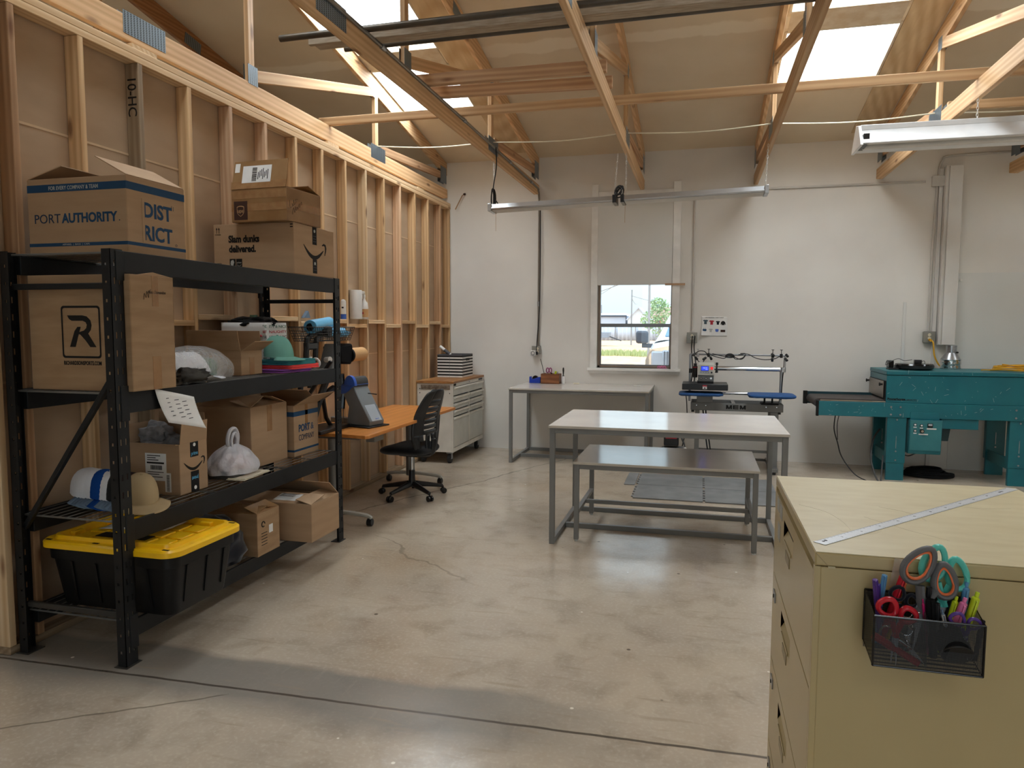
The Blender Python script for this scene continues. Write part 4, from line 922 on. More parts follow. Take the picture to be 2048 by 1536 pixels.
# C: large closed carton, far end of the top
b = carton('closed cardboard carton with black slogan lettering and curved arrow on the rack top, far end', (-3.19, 4.24, 1.951), .605, .53, .335, mt='card', closed=True)
text(b, 'printed_words', 'Slam dunks', .062, (.115, -.0012, .215), '-y', M['ink'], width=.235, bold=.045)
text(b, 'printed_words', 'delivered.', .062, (.117, -.0012, .150), '-y', M['ink'], width=.205, bold=.045)
pan(b, 'printed_badge', '-y', 0, 0, .12, .165, .045, .105, M['ink']); pan(b, 'printed_badge', '-y', 0, 0, .170, .215, .045, .105, M['ink'])
flatpoly(b, 'badge_print', [(.0,.0),(.012,.03),(.004,.045),(-.012,.04),(-.016,.02),(-.006,-.005)], (.143, -.0012, .053), '-y', M['palebox'])
text(b, 'badge_print', 'prime', .016, (.192, -.0014, .075), '-y', M['palebox'], width=.034, align='CENTER')
MB().tube([(.176+.033*i/8, -.0016, .066-.008*math.sin(PI*i/8)) for i in range(9)], .0012, 4).build('badge_print', M['palebox'], b)
for x in (.025, .042):
    mb = MB().box(x-.0015, x+.0015, -.0012, 0, .275, .305); mb.prism([(x-.006,.300),(x+.006,.300),(x,.315)], 'y', -.0012, 0); mb.build('up_arrow', M['ink'], b, smooth=0)
pan(b, 'print_line', '-y', 0, 0, .012, .055, .266, .269, M['ink'])
mb = MB(); [mb.box(*q) for q in ((.02,.055,-.0012,0,.075,.078),(.02,.055,-.0012,0,.050,.053),(.02,.023,-.0012,0,.050,.078),(.052,.055,-.0012,0,.050,.078))]; mb.build('printed_box_sign', M['ink'], b, smooth=0)
pan(b, 'print_line', '-y', 0, 0, .58, .60, .318, .325, M['ink']); pan(b, 'print_line', '-y', 0, 0, .58, .60, .302, .309, M['ink'])
for z0, z1 in ((.215, .335), (.02, .115)):
    pan(b, 'printed_tape', '+x', .605, 0, .235, .290, z0, z1, M['ink']); MB().cyl((.606, .262, z1-.028), (.6068, .262, z1-.028), .011, n=14).build('tape_print', M['palebox'], b)
    mb = MB(); [mb.box(.606, .6068, .243, .282, z0+.02+.018*i, z0+.023+.018*i) for i in range(3)]; mb.build('tape_print', M['greyprint'], b)
smile(b, (.605, .265, .205), '+x', .29, M['ink'])
pan(b, 'tape_strip', '+z', .335, 0, 0, .605, .24, .29, M['tape'])
# U: taped-up small carton on top of it
b = carton('much-taped brown carton with one flap standing up, on the slogan carton', (-3.01, 4.19, 2.2875), .425, .39, .212, {'-y': (78, .19), '+x': (5, .10), '+y': (20, .14)}, mt='card3')
b.rotation_euler = (0, 0, R(-3))
flp = [c for c in b.children if c.name.startswith('flap')][0]
Mf = Matrix.Rotation(R(-12), 4, 'X')
def onflap(mb, name, mt):
    o = mb.build(name, mt, flp, smooth=0); o.location = (0, .002, .212); o.rotation_euler = (R(-12), 0, 0); return o
onflap(MB().box(.08, .30, -.0052, -.0035, .040, .155), 'shipping_label', M['paper'])
rn = random.Random(9); mb = MB(); v = .05
while v < .14: h_ = rn.choice((.002,.003,.005)); mb.box(.155, .19, -.0062, -.0050, v, v+h_); v += h_+rn.choice((.003,.004))
for i in range(7): mb.box(.20+.012*i, .205+.012*i, -.0062, -.0050, .06+.01*(i % 3), .11+.008*(i % 4))
onflap(mb, 'label_print', M['ink']); onflap(MB().box(.018, .055, -.0052, -.0035, .115, .175), 'shipping_label', M['paper'])
onflap(MB().box(.0, .42, -.0046, -.0035, .0, .05), 'tape_strip', M['tape'])
for z in (.07, .15): pan(b, 'tape_strip', '-y', 0, 0, .002, .423, z, z+.048, M['tape'], .0008)
pan(b, 'tape_strip', '+x', .425, 0, .003, .387, .08, .13, M['tape'], .0008)
pan(b, 'printed_badge', '-y', 0, 0, .02, .125, .015, .135, M['upsbrown'])
sh = [(-.028,.028),(-.014,.033),(0,.034),(.014,.033),(.028,.028),(.028,-.008),(.018,-.024),(0,-.036),(-.018,-.024),(-.028,-.008)]
flatpoly(b, 'shield_emblem', sh, (.072, -.0012, .072), '-y', M['gold']); flatpoly(b, 'shield_emblem', [(u*.86, v*.86-.001) for u, v in sh], (.072, -.0026, .072), '-y', M['upsbrown'], .0005)
text(b, 'badge_print', 'ups', .034, (.072, -.0034, .062), '-y', M['gold'], width=.044, align='CENTER', bold=.02)
for s_, y_, z_ in (('Luke', .06, .10), ('Wilson', .09, .055)):
    pass
def scrawl(parent, pts, x, mt, r=.0010): MB().tube(smooth_path([(x, a, c) for a, c in pts], 4), r, 4).build('handwriting', mt, parent)
scrawl(b, [(.03,.13),(.035,.085),(.06,.10),(.055,.115),(.07,.10),(.075,.14),(.08,.11),(.10,.13),(.095,.145),(.12,.15)], .4262, M['ink'])
scrawl(b, [(.06,.045),(.07,.09),(.085,.06),(.09,.10),(.10,.075),(.11,.10),(.12,.085),(.135,.125),(.14,.10),(.16,.14),(.165,.12)], .4262, M['ink'])
# D: tall brand carton on the second shelf
b = carton('tall closed cardboard carton with a framed black letter R on the second shelf down', (-3.13, 2.775, 1.301), .585, .285, .545, {}, mt='card2', closed=True)
fr = rrect(.19, .415, .153, .400, .016); ir = rrect(.199, .406, .163, .390, .011)
mb = MB(); n = len(fr)
mb.add([(u, -.0014, v) for u, v in fr]+[(u, -.0014, v) for u, v in ir], [(i, (i+1) % n, n+(i+1) % n, n+i) for i in range(n)]); mb.build('printed_frame', M['ink'], b, smooth=0)
Rp = [(.02,.155),(.105,.155),(.13,.150),(.150,.132),(.156,.108),(.150,.085),(.135,.068),(.160,.030),(.178,.003),(.145,.003),(.120,.034),(.092,.062),(.080,.066),(.085,.075),(.112,.082),(.126,.094),(.130,.110),(.124,.122),(.108,.129),(.045,.129),(.030,.138)]
flatpoly(b, 'printed_letter', [(u*1.02, v*.98) for u, v in Rp], (.205, 0, .203), '-y', M['ink'])
flatpoly(b, 'printed_letter', [(.030,.003),(.062,.003),(.078,.050),(.096,.098),(.078,.098),(.060,.078)], (.205, 0, .203), '-y', M['ink'])
text(b, 'printed_words', 'RICHARDSONSPORTS.COM', .026, (.195, -.0012, .121), '-y', M['ink'], width=.217, bold=.03)
pan(b, 'tape_strip', '+x', .585, 0, .13, .185, .0, .16, M['tape']); pan(b, 'tape_strip', '+x', .585, 0, .14, .18, .40, .545, M['tape'])
text(b, 'handwritten_name', 'Alexa Diamandon', .022, (.5862, .11, .460), '+x', M['ink'], width=.12, shear=.3)
scrawl(b, [(.085,.43),(.09,.46),(.10,.44),(.105,.47),(.115,.44),(.12,.465),(.13,.48)], .5862, M['ink'])
mb = MB().add([(.45,.10,.5455),(.584,.06,.5455),(.584,.27,.5455),(.45,.26,.5455),(.584,.15,.562)], [(0,1,4),(1,2,4),(2,3,4),(3,0,4)]); mb.build('lifted_flap', M['card'], b, smooth=0)
# plastic sleeve of white caps + grey cloth + paper slip
CAPSEG = 18
def cap_mesh(kind):
    if kind == 'crown':
        def P(u, v):
            th = 2*PI*u; ph = v*PI/2; r = math.cos(ph)**.72 if ph < PI/2 else 0
            fx = 1.0 if math.cos(th) > 0 else .96
            return (.088*r*math.cos(th)*fx-.012*math.sin(ph), .078*r*math.sin(th), .120*math.sin(ph)**.92)
        return MB().grid(P, CAPSEG, 8, wrap=True)
    def B(u, v):
        th = (-62+124*u)*PI/180; r0, r1 = .082, .082+.075*math.cos(th*.85)**.7
        r = r0+(r1-r0)*v; x = r*math.cos(th); y = r*math.sin(th)*.95
        return (x, y, .004-.10*abs(y)**1.6*(v)-.012*v)
    return MB().grid(B, 14, 5)
def cap(label, loc, rot, crown, front, brim, group=None, button=None, sc=1.0):
    c = thing('baseball_cap', label, 'cap', loc, 0, group); c.rotation_euler = rot; c.scale = (sc,)*3
    mb = cap_mesh('crown')
    # front panels carry their own material
    me = mb; me.m = [1 if (sum(me.v[i][0] for i in f)/len(f)) > .012 else 0 for f in me.f]
    o = me.build('crown', [M[crown], M[front]], c, smooth=70)
    br = cap_mesh('brim').build('brim', M[brim], c, smooth=70, solid=.003)
    MB().sph((-.012, 0, .121), (.006, .006, .004), 8, 6).build('button', M[button or front], c)
    return c
t = thing('bag_of_caps', 'clear plastic sleeve holding white caps, lying on the second shelf beside the R carton', 'bag', (-2.76, 3.33, 1.301))
for i in range(5):
    c = cap_mesh('crown').build('white_cap', M['whitecap'], t, loc=(.0, -.10+.055*i+.02, .02), rot=(R(-20), 0, R(90)), smooth=70); c.scale = (1.05, 1.15, 1.2)
cap_mesh('brim').build('cap_brim', M['whitecap'], t, loc=(.02, .14, .02), rot=(0, 0, R(80)), smooth=70, solid=.003)
lump('green_cap_inside', (.10,.12,.10), M['greenprint'], t, loc=(-.02,.26,.02), seed=3)
def sleeve(u, v):
    th = 2*PI*u; y = -.14+.58*v; e = math.sin(PI*min(1, .12+v*.88))**.35
    k = .118*e*(1+.10*noise.noise(Vector((math.cos(th)*2, math.sin(th)*2, y*9))))
    return (.0+1.05*k*math.cos(th), y, max(.002, .085*e+.95*k*math.sin(th)*1.0))
MB().grid(sleeve, 40, 30, wrap=True).build('plastic_sleeve', M['clearfilm'], t, smooth=70)
tag(lump('grey_garment', (.16,.26,.075), M['dgreyfab'], None, (-2.665, 3.27, 1.301), seed=7, amp=.3), 'crumpled dark grey garment on the second shelf at the foot of the R carton', 'clothing')
t = thing('paper_slip', 'white packing slip hanging over the beam of the second shelf', 'paper', (-2.572, 2.93, 1.302))
def slip(u, v):
    y = .34*u; z = -.17*v - .05*u*v+.015*math.sin(u*3)*(1-v)
    z = z*(1.0 if v > 0 else 1); return (.012+.03*math.sin(v*1.2), y-.0+.06*v*(1-u)+.02*v, z)
def slip2(u, v):
    a = R(-28); px, pz = .30*u, -.17*v
    return (.010+.035*v*v+.012*math.sin(2.2*u), px*math.cos(a)-pz*math.sin(a)*-1*0-0+.09*v*.5, px*math.sin(a)*.45+pz)
MB().grid(slip2, 12, 8).build('sheet', M['paper'], t, solid=.0006, smooth=70)
mb = MB()
for i in range(5): 
    for j in range(3): 
        p = slip2(.2+.2*j, .25+.13*i); mb.box(p[0]+.0012, p[0]+.002, p[1], p[1]+(.03 if j else .018), p[2], p[2]+.0035)
mb.build('slip_print', M['greyprint'], t, smooth=0)
# E: shallow open carton with long flaps
b = carton('open empty cardboard carton with raised flaps in the middle of the second shelf', (-3.13, 3.875, 1.301), .385, .22, .155, {'-y': (100, .125), '+x': (148, .11), '+y': (86, .12), '-x': (95, .1)}, mt='card2')
for c in list(b.children):
    if c.name.startswith('flap'): pass
pan(b, 'tape_strip', '+x', .385, 0, .085, .135, .0, .11, M['tape'])
# F: paper gift bag
t = thing('gift_bag', 'white gift bag with red and green lettering, dark clothes on top, on the second shelf', 'bag', (-3.195, 4.30, 1.301))
def gb(u, v):
    pts = [(0,0),(.36,.0),(.36,.25),(-.0,.25)]; k = u*4; i = int(k) % 4; f = k-int(k); a, b2 = pts[i], pts[(i+1) % 4]
    x = a[0]+(b2[0]-a[0])*f; y = a[1]+(b2[1]-a[1])*f; w2 = .012*noise.noise(Vector((x*9, y*9, v*4)))*v
    return (x-.02*v*(0 if x < .3 else 1)+w2, y+w2, .33*v)
MB().grid(gb, 40, 10, wrap=True).build('bag_body', M['paper'], t, solid=.001, smooth=25)
for i, (s_, mtn) in enumerate((('ITY & NICE','greenprint'),('NAUGHTY','redprint'),('ITY & NIC','greyprint'),('GRINCH','greenprint'),('ITY & NIC','greyprint'),('NAUGHTY','redprint'),('MERRY','greenprint'))):
    text(t, 'bag_words', s_, .026, (.362, .015, .295-.036*i), '+x', M[mtn], width=.21, bold=.02)
    text(t, 'bag_words', s_, .026, (.325, -.004, .295-.036*i), '-y', M[mtn], width=.03, bold=.02)
for x, w2 in ((.08,.12),(.20,.08),(.29,.05)): MB().tube(arc((x, -.002, .235), w2/2, 0, 180, 10, 'y', .35), .008, 6).build('red_mark', M['redprint'], t)
tag(lump('dark_garment', (.32,.22,.07), M['blackfab'], None, (-3.02, 4.42, 1.60), seed=5, amp=.22), 'black garment bulging out of the white gift bag', 'clothing')
# folded clothes and mint cap
def folded(label, loc, w_, d, h, mt, rz=0, n=3, name='folded_shirt', group=None):
    mb = MB(); rn = random.Random(label)
    for i in range(n):
        z0 = h*i/n; z1 = h*(i+1)/n*.99; ox, oy = rn.uniform(-.006,.006), rn.uniform(-.006,.006); r = min(.03, w_/4)
        pl = rrect(-w_/2+ox, w_/2+ox, -d/2+oy, d/2+oy, r, 4); m_ = (z0+z1)/2; k = len(pl)
        rows = [(0.985, z0), (1.0, m_), (0.985, z1)]
        vs = []
        for s_, z in rows: vs += [(p[0]*s_, p[1]*s_, z+.003*noise.noise(Vector((p[0]*20, p[1]*20, i)))) for p in pl]
        fs = [(a*k+j, a*k+(j+1) % k, (a+1)*k+(j+1) % k, (a+1)*k+j) for a in range(2) for j in range(k)]+[tuple(range(k))[::-1], tuple(range(2*k, 3*k))]
        mb.add(vs, fs)
    return tag(mb.build(name, M[mt], None, loc=loc, rot=(0,0,rz), smooth=60), label, 'clothing', group)
folded('purple folded shirt at the bottom of the bright stack on the second shelf', (-2.725, 4.30, 1.301), .25, .32, .022, 'purple', R(-8))
folded('coral red folded shirt in the bright stack on the second shelf', (-2.71, 4.37, 1.324), .25, .34, .026, 'coral', R(-4))
folded('teal folded shirt lying right under the mint cap', (-2.715, 4.36, 1.351), .24, .32, .034, 'teal', R(-4))
cap('mint green cap on top of the folded shirts', (-2.735, 4.27, 1.402), (0, R(3), R(-8)), 'mint', 'mint', 'mint', sc=1.18)
t = thing('tape_roll', 'small white roll lying against the folded shirts at the far end of the shelf', 'roll', (-2.65, 4.60, 1.345)); MB().tube(arc((0,0,0), .030, 0, 360, 20, 'y')[:-1], .010, 8, closed=True).build('roll', M['white'], t)
# caps row, third shelf
row = [('whitecap','whitecap','steelblue','white')]*6+[('royal','royal','royal','royal blue')]*2+[('whitecap','whitecap','steelblue','white')]*3+[('blackfab','blackfab','steelblue','black')]*3+[('brown','brown','khaki','dark brown')]*2+[('khaki','khaki','khaki','khaki')]
posn = ['first','second','third','fourth','fifth','sixth','seventh','eighth','ninth']
cnt = {}; tot = {'white': 9, 'royal blue': 2, 'black': 3, 'dark brown': 2, 'khaki': 1}
for i, (c1, c2, c3, nm) in enumerate(row):
    x = -3.085+.0225*i; cnt[nm] = cnt.get(nm, 0)+1
    lb = {'khaki': 'khaki cap with a brim sticker at the front of the nested row', 'royal blue': 'royal blue cap nested in the row, %s from the partition' % posn[cnt[nm]-1]}.get(nm, '%s cap nested in the row of caps, %s %s one from the partition' % (nm, posn[cnt[nm]-1], nm))
    c = cap(lb, (x+(.012 if nm == 'khaki' else 0), 3.02-.0025*i, .742), (R(2+(i*37%5-2)*.6), R(17), R(-24+(i*53%7-3)*.8)), c1, c2, c3, 'nested caps on the third shelf', sc=1.0+(i*29%5)*.010)
    if nm == 'khaki':
        bx(.115, .145, -.03, .01, -.0075, -.0055).build('brim_sticker', M['ink'], c); bx(.120, .135, -.005, .008, -.0055, -.0048).build('brim_sticker', M['paper'], c)
# open carton with curved arrow
b = carton('open cardboard carton full of grey clothes with curved arrow and dark tape, third shelf', (-3.02, 3.25, .691), .320, .225, .278, {'+x': (96, .115), '+y': (88, .15), '-x': (100, .1), '-y': (172, .02)}, mt='card')
shiplabel(b, '-y', 0, .10, .235, .075, .225, 3); pan(b, 'barcode_sticker', '-y', 0, 0, .225, .262, .015, .12, M['paper'], .0022)
mb = MB(); v = .02
while v < .11: mb.box(.236, .254, -.0028, -.0021, v, v+.003); v += .0065
mb.build('barcode_print', M['ink'], b, smooth=0)
pan(b, 'printed_tape', '+x', .320, 0, .085, .150, .195, .278, M['ink']); pan(b, 'printed_tape', '+x', .320, 0, .085, .150, .0, .115, M['ink'])
text(b, 'tape_words', 'prime', .03, (.3214, .118, .205), '+x', M['skyblue'], width=.052, align='CENTER', bold=.01)
o = text(b, 'tape_words', 'prime', .03, (.3214, .118, .085), (R(90), R(180), R(90)), M['skyblue'], width=.052, align='CENTER', bold=.01)
MB().tube([(.3216, .092+.05*i/8, .068+.012*math.sin(PI*i/8)) for i in range(9)], .0014, 4).build('tape_print', M['skyblue'], b)
MB().cyl((.3212, .118, .022), (.3222, .118, .022), .011, n=14).build('tape_print', M['paper'], b); MB().cyl((.3212, .118, .262), (.3222, .118, .262), .010, n=14).build('tape_print', M['paper'], b)
smile(b, (.320, .115, .172), '+x', .165, M['ink'])
tag(lump('grey_garment', (.29,.19,.30), M['greyfab'], None, (-2.865, 3.36, .70), seed=11, amp=.16, flat=.6), 'pile of grey clothes filling the open carton on the third shelf', 'clothing')
tag(lump('grey_garment', (.17,.12,.10), M['greyfab'], None, (-2.93, 3.36, .965), seed=13, amp=.3), 'light grey garment bulging highest out of the open carton', 'clothing')
# big carton
b = carton('large plain cardboard carton with one lifted flap in the middle of the third shelf', (-3.16, 3.985, .691), .395, .415, .392, {'-y': (22, .17), '+y': (18, .17), '+x': (14, .16)}, mt='card')
pan(b, 'tape_strip', '+x', .395, 0, .18, .235, .22, .392, M['tape'])
tag(lump('red_garment', (.30,.36,.26), M['redprint'], None, (-2.97, 3.72, .72), seed=17, amp=.2), 'dark red cloth heaped in the shade behind the knotted plastic bag', 'clothing') if False else None
folded('flat grey folded cloth under the knotted plastic bag', (-2.80, 3.80, .691), .26, .30, .024, 'dgreyfab', R(4), n=2)
t = thing('folded_newspaper', 'thin cream folded papers at the shelf edge by the plastic bag', 'paper', (-2.66, 3.80, .692), R(4)); bx(-.06, .06, -.15, .15, 0, .006).build('sheets', M['cream'], t, bevel=.002); bx(-.055, .06, -.14, .14, .0065, .012).build('sheets', M['cream'], t, bevel=.002)
t = thing('plastic_bag', 'milky white plastic bag knotted at the top on the third shelf', 'bag', (-2.77, 3.80, .717))
def bagf(u, v):
    th = 2*PI*u; k = (1-v)**.55 if v < .97 else .17; k = max(k, .16)
    rr = (.125*math.sin(PI*(.18+.82*v))**.6 if v < .75 else .055-.03*(v-.75)*4)
    rr = .118*(1-v**2.6)+.026; rr *= 1+.16*noise.noise(Vector((math.cos(th)*2.4, math.sin(th)*2.4, v*3)))+.05*math.sin(9*th)*v
    return (rr*math.cos(th)*.95, rr*math.sin(th)*1.15, .17*v)
MB().grid(bagf, 60, 22, wrap=True).build('bag_body', M['milkfilm'], t, smooth=70)
MB().tube(smooth_path([(0,-.035,.14),(0,-.045,.20),(0,-.02,.25),(0,.02,.255),(0,.045,.21),(0,.035,.14)], 6), .018, 8, flat=.7).build('bag_handle', M['milkfilm'], t)
MB().tube(smooth_path([(.02,-.03,.14),(.02,-.035,.19),(.015,-.01,.23),(.01,.02,.225),(.01,.035,.19),(.0,.03,.13)], 6), .013, 8, flat=.7).build('bag_handle', M['milkfilm'], t)
lump('bag_contents', (.16,.19,.09), M['coral'], t, loc=(0,.01,.004), seed=4); 
# Port and Company style carton
b = carton('open cardboard carton with blue bands and lettering, far end of the third shelf', (-3.16, 4.425, .691), .432, .33, .362, {'+x': (150, .16), '+y': (35, .16)}, mt='card')
for z0, z1 in ((.285, .318), (.035, .050)):
    pan(b, 'printed_band', '-y', 0, 0, 0, .432, z0, z1, M['bluestripe']); pan(b, 'printed_band', '+x', .432, 0, 0, .33, z0, z1, M['bluestripe'])
text(b, 'printed_words', 'PORT', .07, (.4332, .060, .172), '+x', M['bluestripe'], width=.15, bold=.035); text(b, 'printed_words', '&', .07, (.4332, .222, .172), '+x', M['bluestripe'], width=.04)
text(b, 'printed_words', 'COMPANY', .060, (.4332, .060, .108), '+x', M['navyink'], width=.205)
pan(b, 'tape_strip', '+x', .432, 0, .15, .185, .20, .362, M['tape'])
# ---------------------------------------------------------------- bottom shelf
t = thing('storage_tote', 'large black tote with a yellow lid sticking out of the bottom shelf', 'tote', (-3.14, 2.785, .212))
TW, TD, TH = .765, .525, .335
def tote_ring(z, ins, r): return [(u, v, z) for u, v in rrect(ins, TW-ins, ins, TD-ins, r, 6)]
rings = [tote_ring(0, .055, .05), tote_ring(.01, .05, .055), tote_ring(.24, .02, .06), tote_ring(.245, .008, .065), tote_ring(TH, .004, .065)]
k = len(rings[0]); mb = MB(); mb.add([p for r_ in rings for p in r_], [(a*k+j, a*k+(j+1) % k, (a+1)*k+(j+1) % k, (a+1)*k+j) for a in range(len(rings)-1) for j in range(k)]+[tuple(range(k))[::-1]])
mb.build('tub', M['tote'], t, smooth=40)
for x in (.16, .30, .46, .60): MB().add([(x,.05,.03),(x+.012,.05,.03),(x+.012,.022,.235),(x,.022,.235),(x,.041,.03),(x+.012,.041,.03),(x+.012,.013,.235),(x,.013,.235)], [(4,5,6,7),(0,4,7,3),(5,1,2,6),(7,6,2,3),(0,1,5,4)]).build('tub_rib', M['tote'], t, smooth=0)
for y in (.12, .27, .40): MB().add([(TW-.05,y,.05),(TW-.05,y+.012,.05),(TW-.022,y+.012,.235),(TW-.022,y,.235),(TW-.040,y,.05),(TW-.040,y+.012,.05),(TW-.013,y+.012,.235),(TW-.013,y,.235)], [(4,5,6,7),(0,4,7,3),(5,1,2,6),(7,6,2,3),(0,1,5,4)]).build('tub_rib', M['tote'], t, smooth=0)
def lid_ring(z, ins, r): return [(u, v, z) for u, v in rrect(-.018+ins, TW+.018-ins, -.018+ins, TD+.018-ins, r, 8)]
rings = [lid_ring(TH-.030, .0, .08), lid_ring(TH-.005, .0, .08), lid_ring(TH+.004, .010, .075), lid_ring(TH+.004, .045, .055), lid_ring(TH+.022, .050, .05), lid_ring(TH+.022, .062, .045), lid_ring(TH-.012, .072, .04)]
k = len(rings[0]); mb = MB(); mb.add([p for r_ in rings for p in r_], [(a*k+j, a*k+(j+1) % k, (a+1)*k+(j+1) % k, (a+1)*k+j) for a in range(len(rings)-1) for j in range(k)]+[tuple(range((len(rings)-1)*k, len(rings)*k))])
lid = mb.build('lid', M['yellow'], t, smooth=35)
mb = MB()
for i in range(5):
    for j in range(3): mb.box(.09+.115*i, .09+.115*i+.095, .085+.125*j, .085+.125*j+.105, TH-.012, TH-.002)
for x in (.12, .34, .56): mb.box(x, x+.07, .035, .075, TH-.012, TH+.012).box(x, x+.07, TD-.075, TD-.035, TH-.012, TH+.012)
for y in (.13, .33): mb.box(.035, .075, y, y+.07, TH-.012, TH+.012).box(TW-.075, TW-.035, y, y+.07, TH-.012, TH+.012)
mb.build('lid_rib', M['yellow'], lid, bevel=.003, seg=1)
for x, y in ((.02, .005), (TW-.06, .005), (TW-.06, TD-.025), (.3, .008)): bx(x, x+.035, y, y+.014, TH+.0035, TH+.0052).build('latch_hole', M['ink'], lid, smooth=0)
bx(.20, .50, .13, .20, TH-.001, TH+.0015).build('lid_label', M['ink'], lid, smooth=0)
tag(MB().grid(lambda u, v: (-3.02+.36*u, 3.02+.18*v+.06*u, .212+TH+.0020+.006*abs(noise.noise(Vector((u*3, v*3, 1))))), 10, 6).build('paper_sheet', M['paper'], solid=.0006), 'crumpled printed sheet lying on the yellow tote lid', 'paper')
tag(lump('dark_garment', (.42,.36,.26), M['navyfab'], None, (-2.80, 3.56, .212), seed=21, amp=.16), 'heap of dark navy cloth between the tote and the cartons, bottom shelf', 'clothing')
b = carton('worn cardboard carton with a small printed mark, beside the dark cloth on the bottom shelf', (-3.12, 3.72, .212), .565, .235, .262, {'+x': (20, .10), '-y': (12, .11), '+y': (10, .11)}, mt='card3')
for c in b.children: 
    if c.name.startswith('box_body'): c.data.materials[0] = M['card2']
MB().tube(arc((.5665, .06, .19), .016, 0, 300, 12, 'x'), .003, 5).build('ring_mark', M['ink'], b); pan(b, 'barcode_sticker', '+x', .565, 0, .12, .16, .12, .17, M['paper'])
mb = MB(); [mb.box(.565, .5662, .04, .10, .06+.018*i, .064+.018*i) for i in range(5)]; mb.build('small_print', M['ink'], b, smooth=0)
b = carton('wide cardboard carton with a white shipping label, bottom shelf far end', (-3.12, 4.07, .212), .725, .365, .245, {'-y': (9, .18), '+x': (14, .12), '+y': (40, .15)}, mt='card')
lb = MB().box(.42, .58, .04, .15, .275, .277); o = lb.build('shipping_label', M['paper'], b, smooth=0); o.rotation_euler = (0, 0, 0)
f_ = [c for c in b.children if c.name.startswith('flap')][0]; o.location = (0, 0, 0)
o.parent = f_; o.matrix_local = Matrix.Translation((0, .002, .245)) @ Matrix.Rotation(R(9), 4, 'X') @ Matrix.Translation((0, -.0, -.2705))
mb = MB(); u = .45
while u < .55: mb.box(u, u+.004, .06, .10, .277, .2776); u += .009
for i in range(4): mb.box(.44, .54+.008*i, .11+.009*i, .113+.009*i, .277, .2776)
o2 = mb.build('label_print', M['ink'], f_, smooth=0); o2.matrix_local = o.matrix_local.copy()
text(b, 'printed_words', 'es', .05, (.02, -.0012, .15), '-y', M['ink']); text(b, 'printed_words', 'ONLY', .045, (.02, -.0012, .08), '-y', M['ink'])
# ---------------------------------------------------------------- items on the stud wall blocking
t = thing('spray_can', 'blue and white spray can standing on the wall blocking', 'can', (-3.255, 6.19, 1.645))
MB().lathe([(.033,0),(.035,.01),(.035,.075)], 24).build('can_base_band', M['blueplastic'], t); MB().lathe([(.034,.065),(.034,.19),(.030,.205),(.014,.218)], 24).build('can_body', M['white'], t)
MB().lathe([(.0345,.07),(.0345,.18)], 24).build('can_label', M['paper'], t); bx(-.008, .012, -.036, -.0335, .13, .145).build('label_print', M['ink'], t); MB().lathe([(.0352,.074),(.0352,.076)], 24).build('can_line', M['ink'], t)
MB().lathe([(.014,.218),(.013,.235),(.004,.240)], 16).build('cap', M['white'], t)
t = thing('paper_towel_roll', 'white paper towel roll standing on the wall blocking', 'paper roll', (-3.25, 6.42, 1.678)); MB().lathe([(.02,.0),(.058,0),(.060,.01),(.060,.27),(.058,.28),(.02,.28)], 32).build('roll', M['paper'], t)
t = thing('spray_bottle', 'white spray bottle with orange label beside the paper towel roll', 'bottle', (-3.25, 6.60, 1.678))
MB().lathe([(.036,0),(.040,.01),(.040,.12),(.034,.16),(.016,.20),(.016,.215)], 24).build('bottle', M['white'], t); MB().lathe([(.0405,.02),(.0405,.10)], 24).build('bottle_label', M['kraft'], t); bx(-.01,.012,-.042,-.040,.05,.07).build('label_print', M['redprint'], t)
MB().lathe([(.019,.215),(.019,.24),(.012,.245)], 16).build('collar', M['white'], t); bx(-.012, .012, -.05, .02, .245, .275).build('trigger_head', M['white'], t, bevel=.005); MB().tube([(0,-.03,.245),(0,-.045,.225),(0,-.04,.20)], .005, 6).build('trigger', M['white'], t)
t = thing('green_box', 'tiny green box standing on the wall blocking behind the rack', 'box', (-3.24, 4.74, 1.645)); bx(-.02,.02,-.02,.02,0,.045).build('body', M['greenprint'], t)
t = thing('folded_leaflet', 'pale blue folded leaflet on the wall blocking behind the rack post', 'paper', (-3.25, 5.52, 1.678)); MB().prism([(-.05,0),(.05,0),(.02,.06)], 'x', -.03, .0).build('sheet', M['steelblue'], t)

# ---------------------------------------------------------------- desk
t = thing('desk', 'wood-topped desk on grey T-legs with casters, pushed up to the partition', 'desk', (-2.47, 5.04, 0))
MB().prism([(0,0.02),(0,2.07),(-.40,2.12),(-.735,2.12),(-.735,0.06),(-.26,.04),(-.02,0)], 'z', .735, .762).build('desktop', M['desk'], t, bevel=.002)
for y in (.18, 1.80):
    x0 = -.62 if y > 1 else -.60
    MB().cyl((-.40, y, .075), (-.40, y, .70), .034 if y < 1 else .045, n=20).build('leg_column', M['frame'], t)
    MB().tube(smooth_path([(-.66, y, .085), (-.40, y, .10), (-.12, y, .085), (-.06, y, .06)], 6), .022, 10, flat=.7).build('foot_bar', M['toolgrey'], t)
    bx(-.60, -.15, y-.02, y+.02, .70, .735).build('top_bracket', M['frame'], t, bevel=.003)
    for x in (-.64, -.075):
        MB().cyl((x-.022, y, .030), (x+.022, y, .030), .030, n=20).cyl((x, y, .03), (x, y, .07), .012, n=8).build('caster', M['black'], t, bevel=.004)
bx(-.45, -.35, .2, 1.8, .69, .72).build('crossbar', M['frame'], t)
bx(-.22, -.14, .42, .60, .64, .735).build('switch_box', M['outlet'], t, bevel=.004)
MB().tube(smooth_path([(-.5, .45, .73),(-.45,.35,.55),(-.47,.40,.3),(-.52,.4,.05),(-.6,.5,.01)], 6), .005, 6).build('cable', M['black'], t)
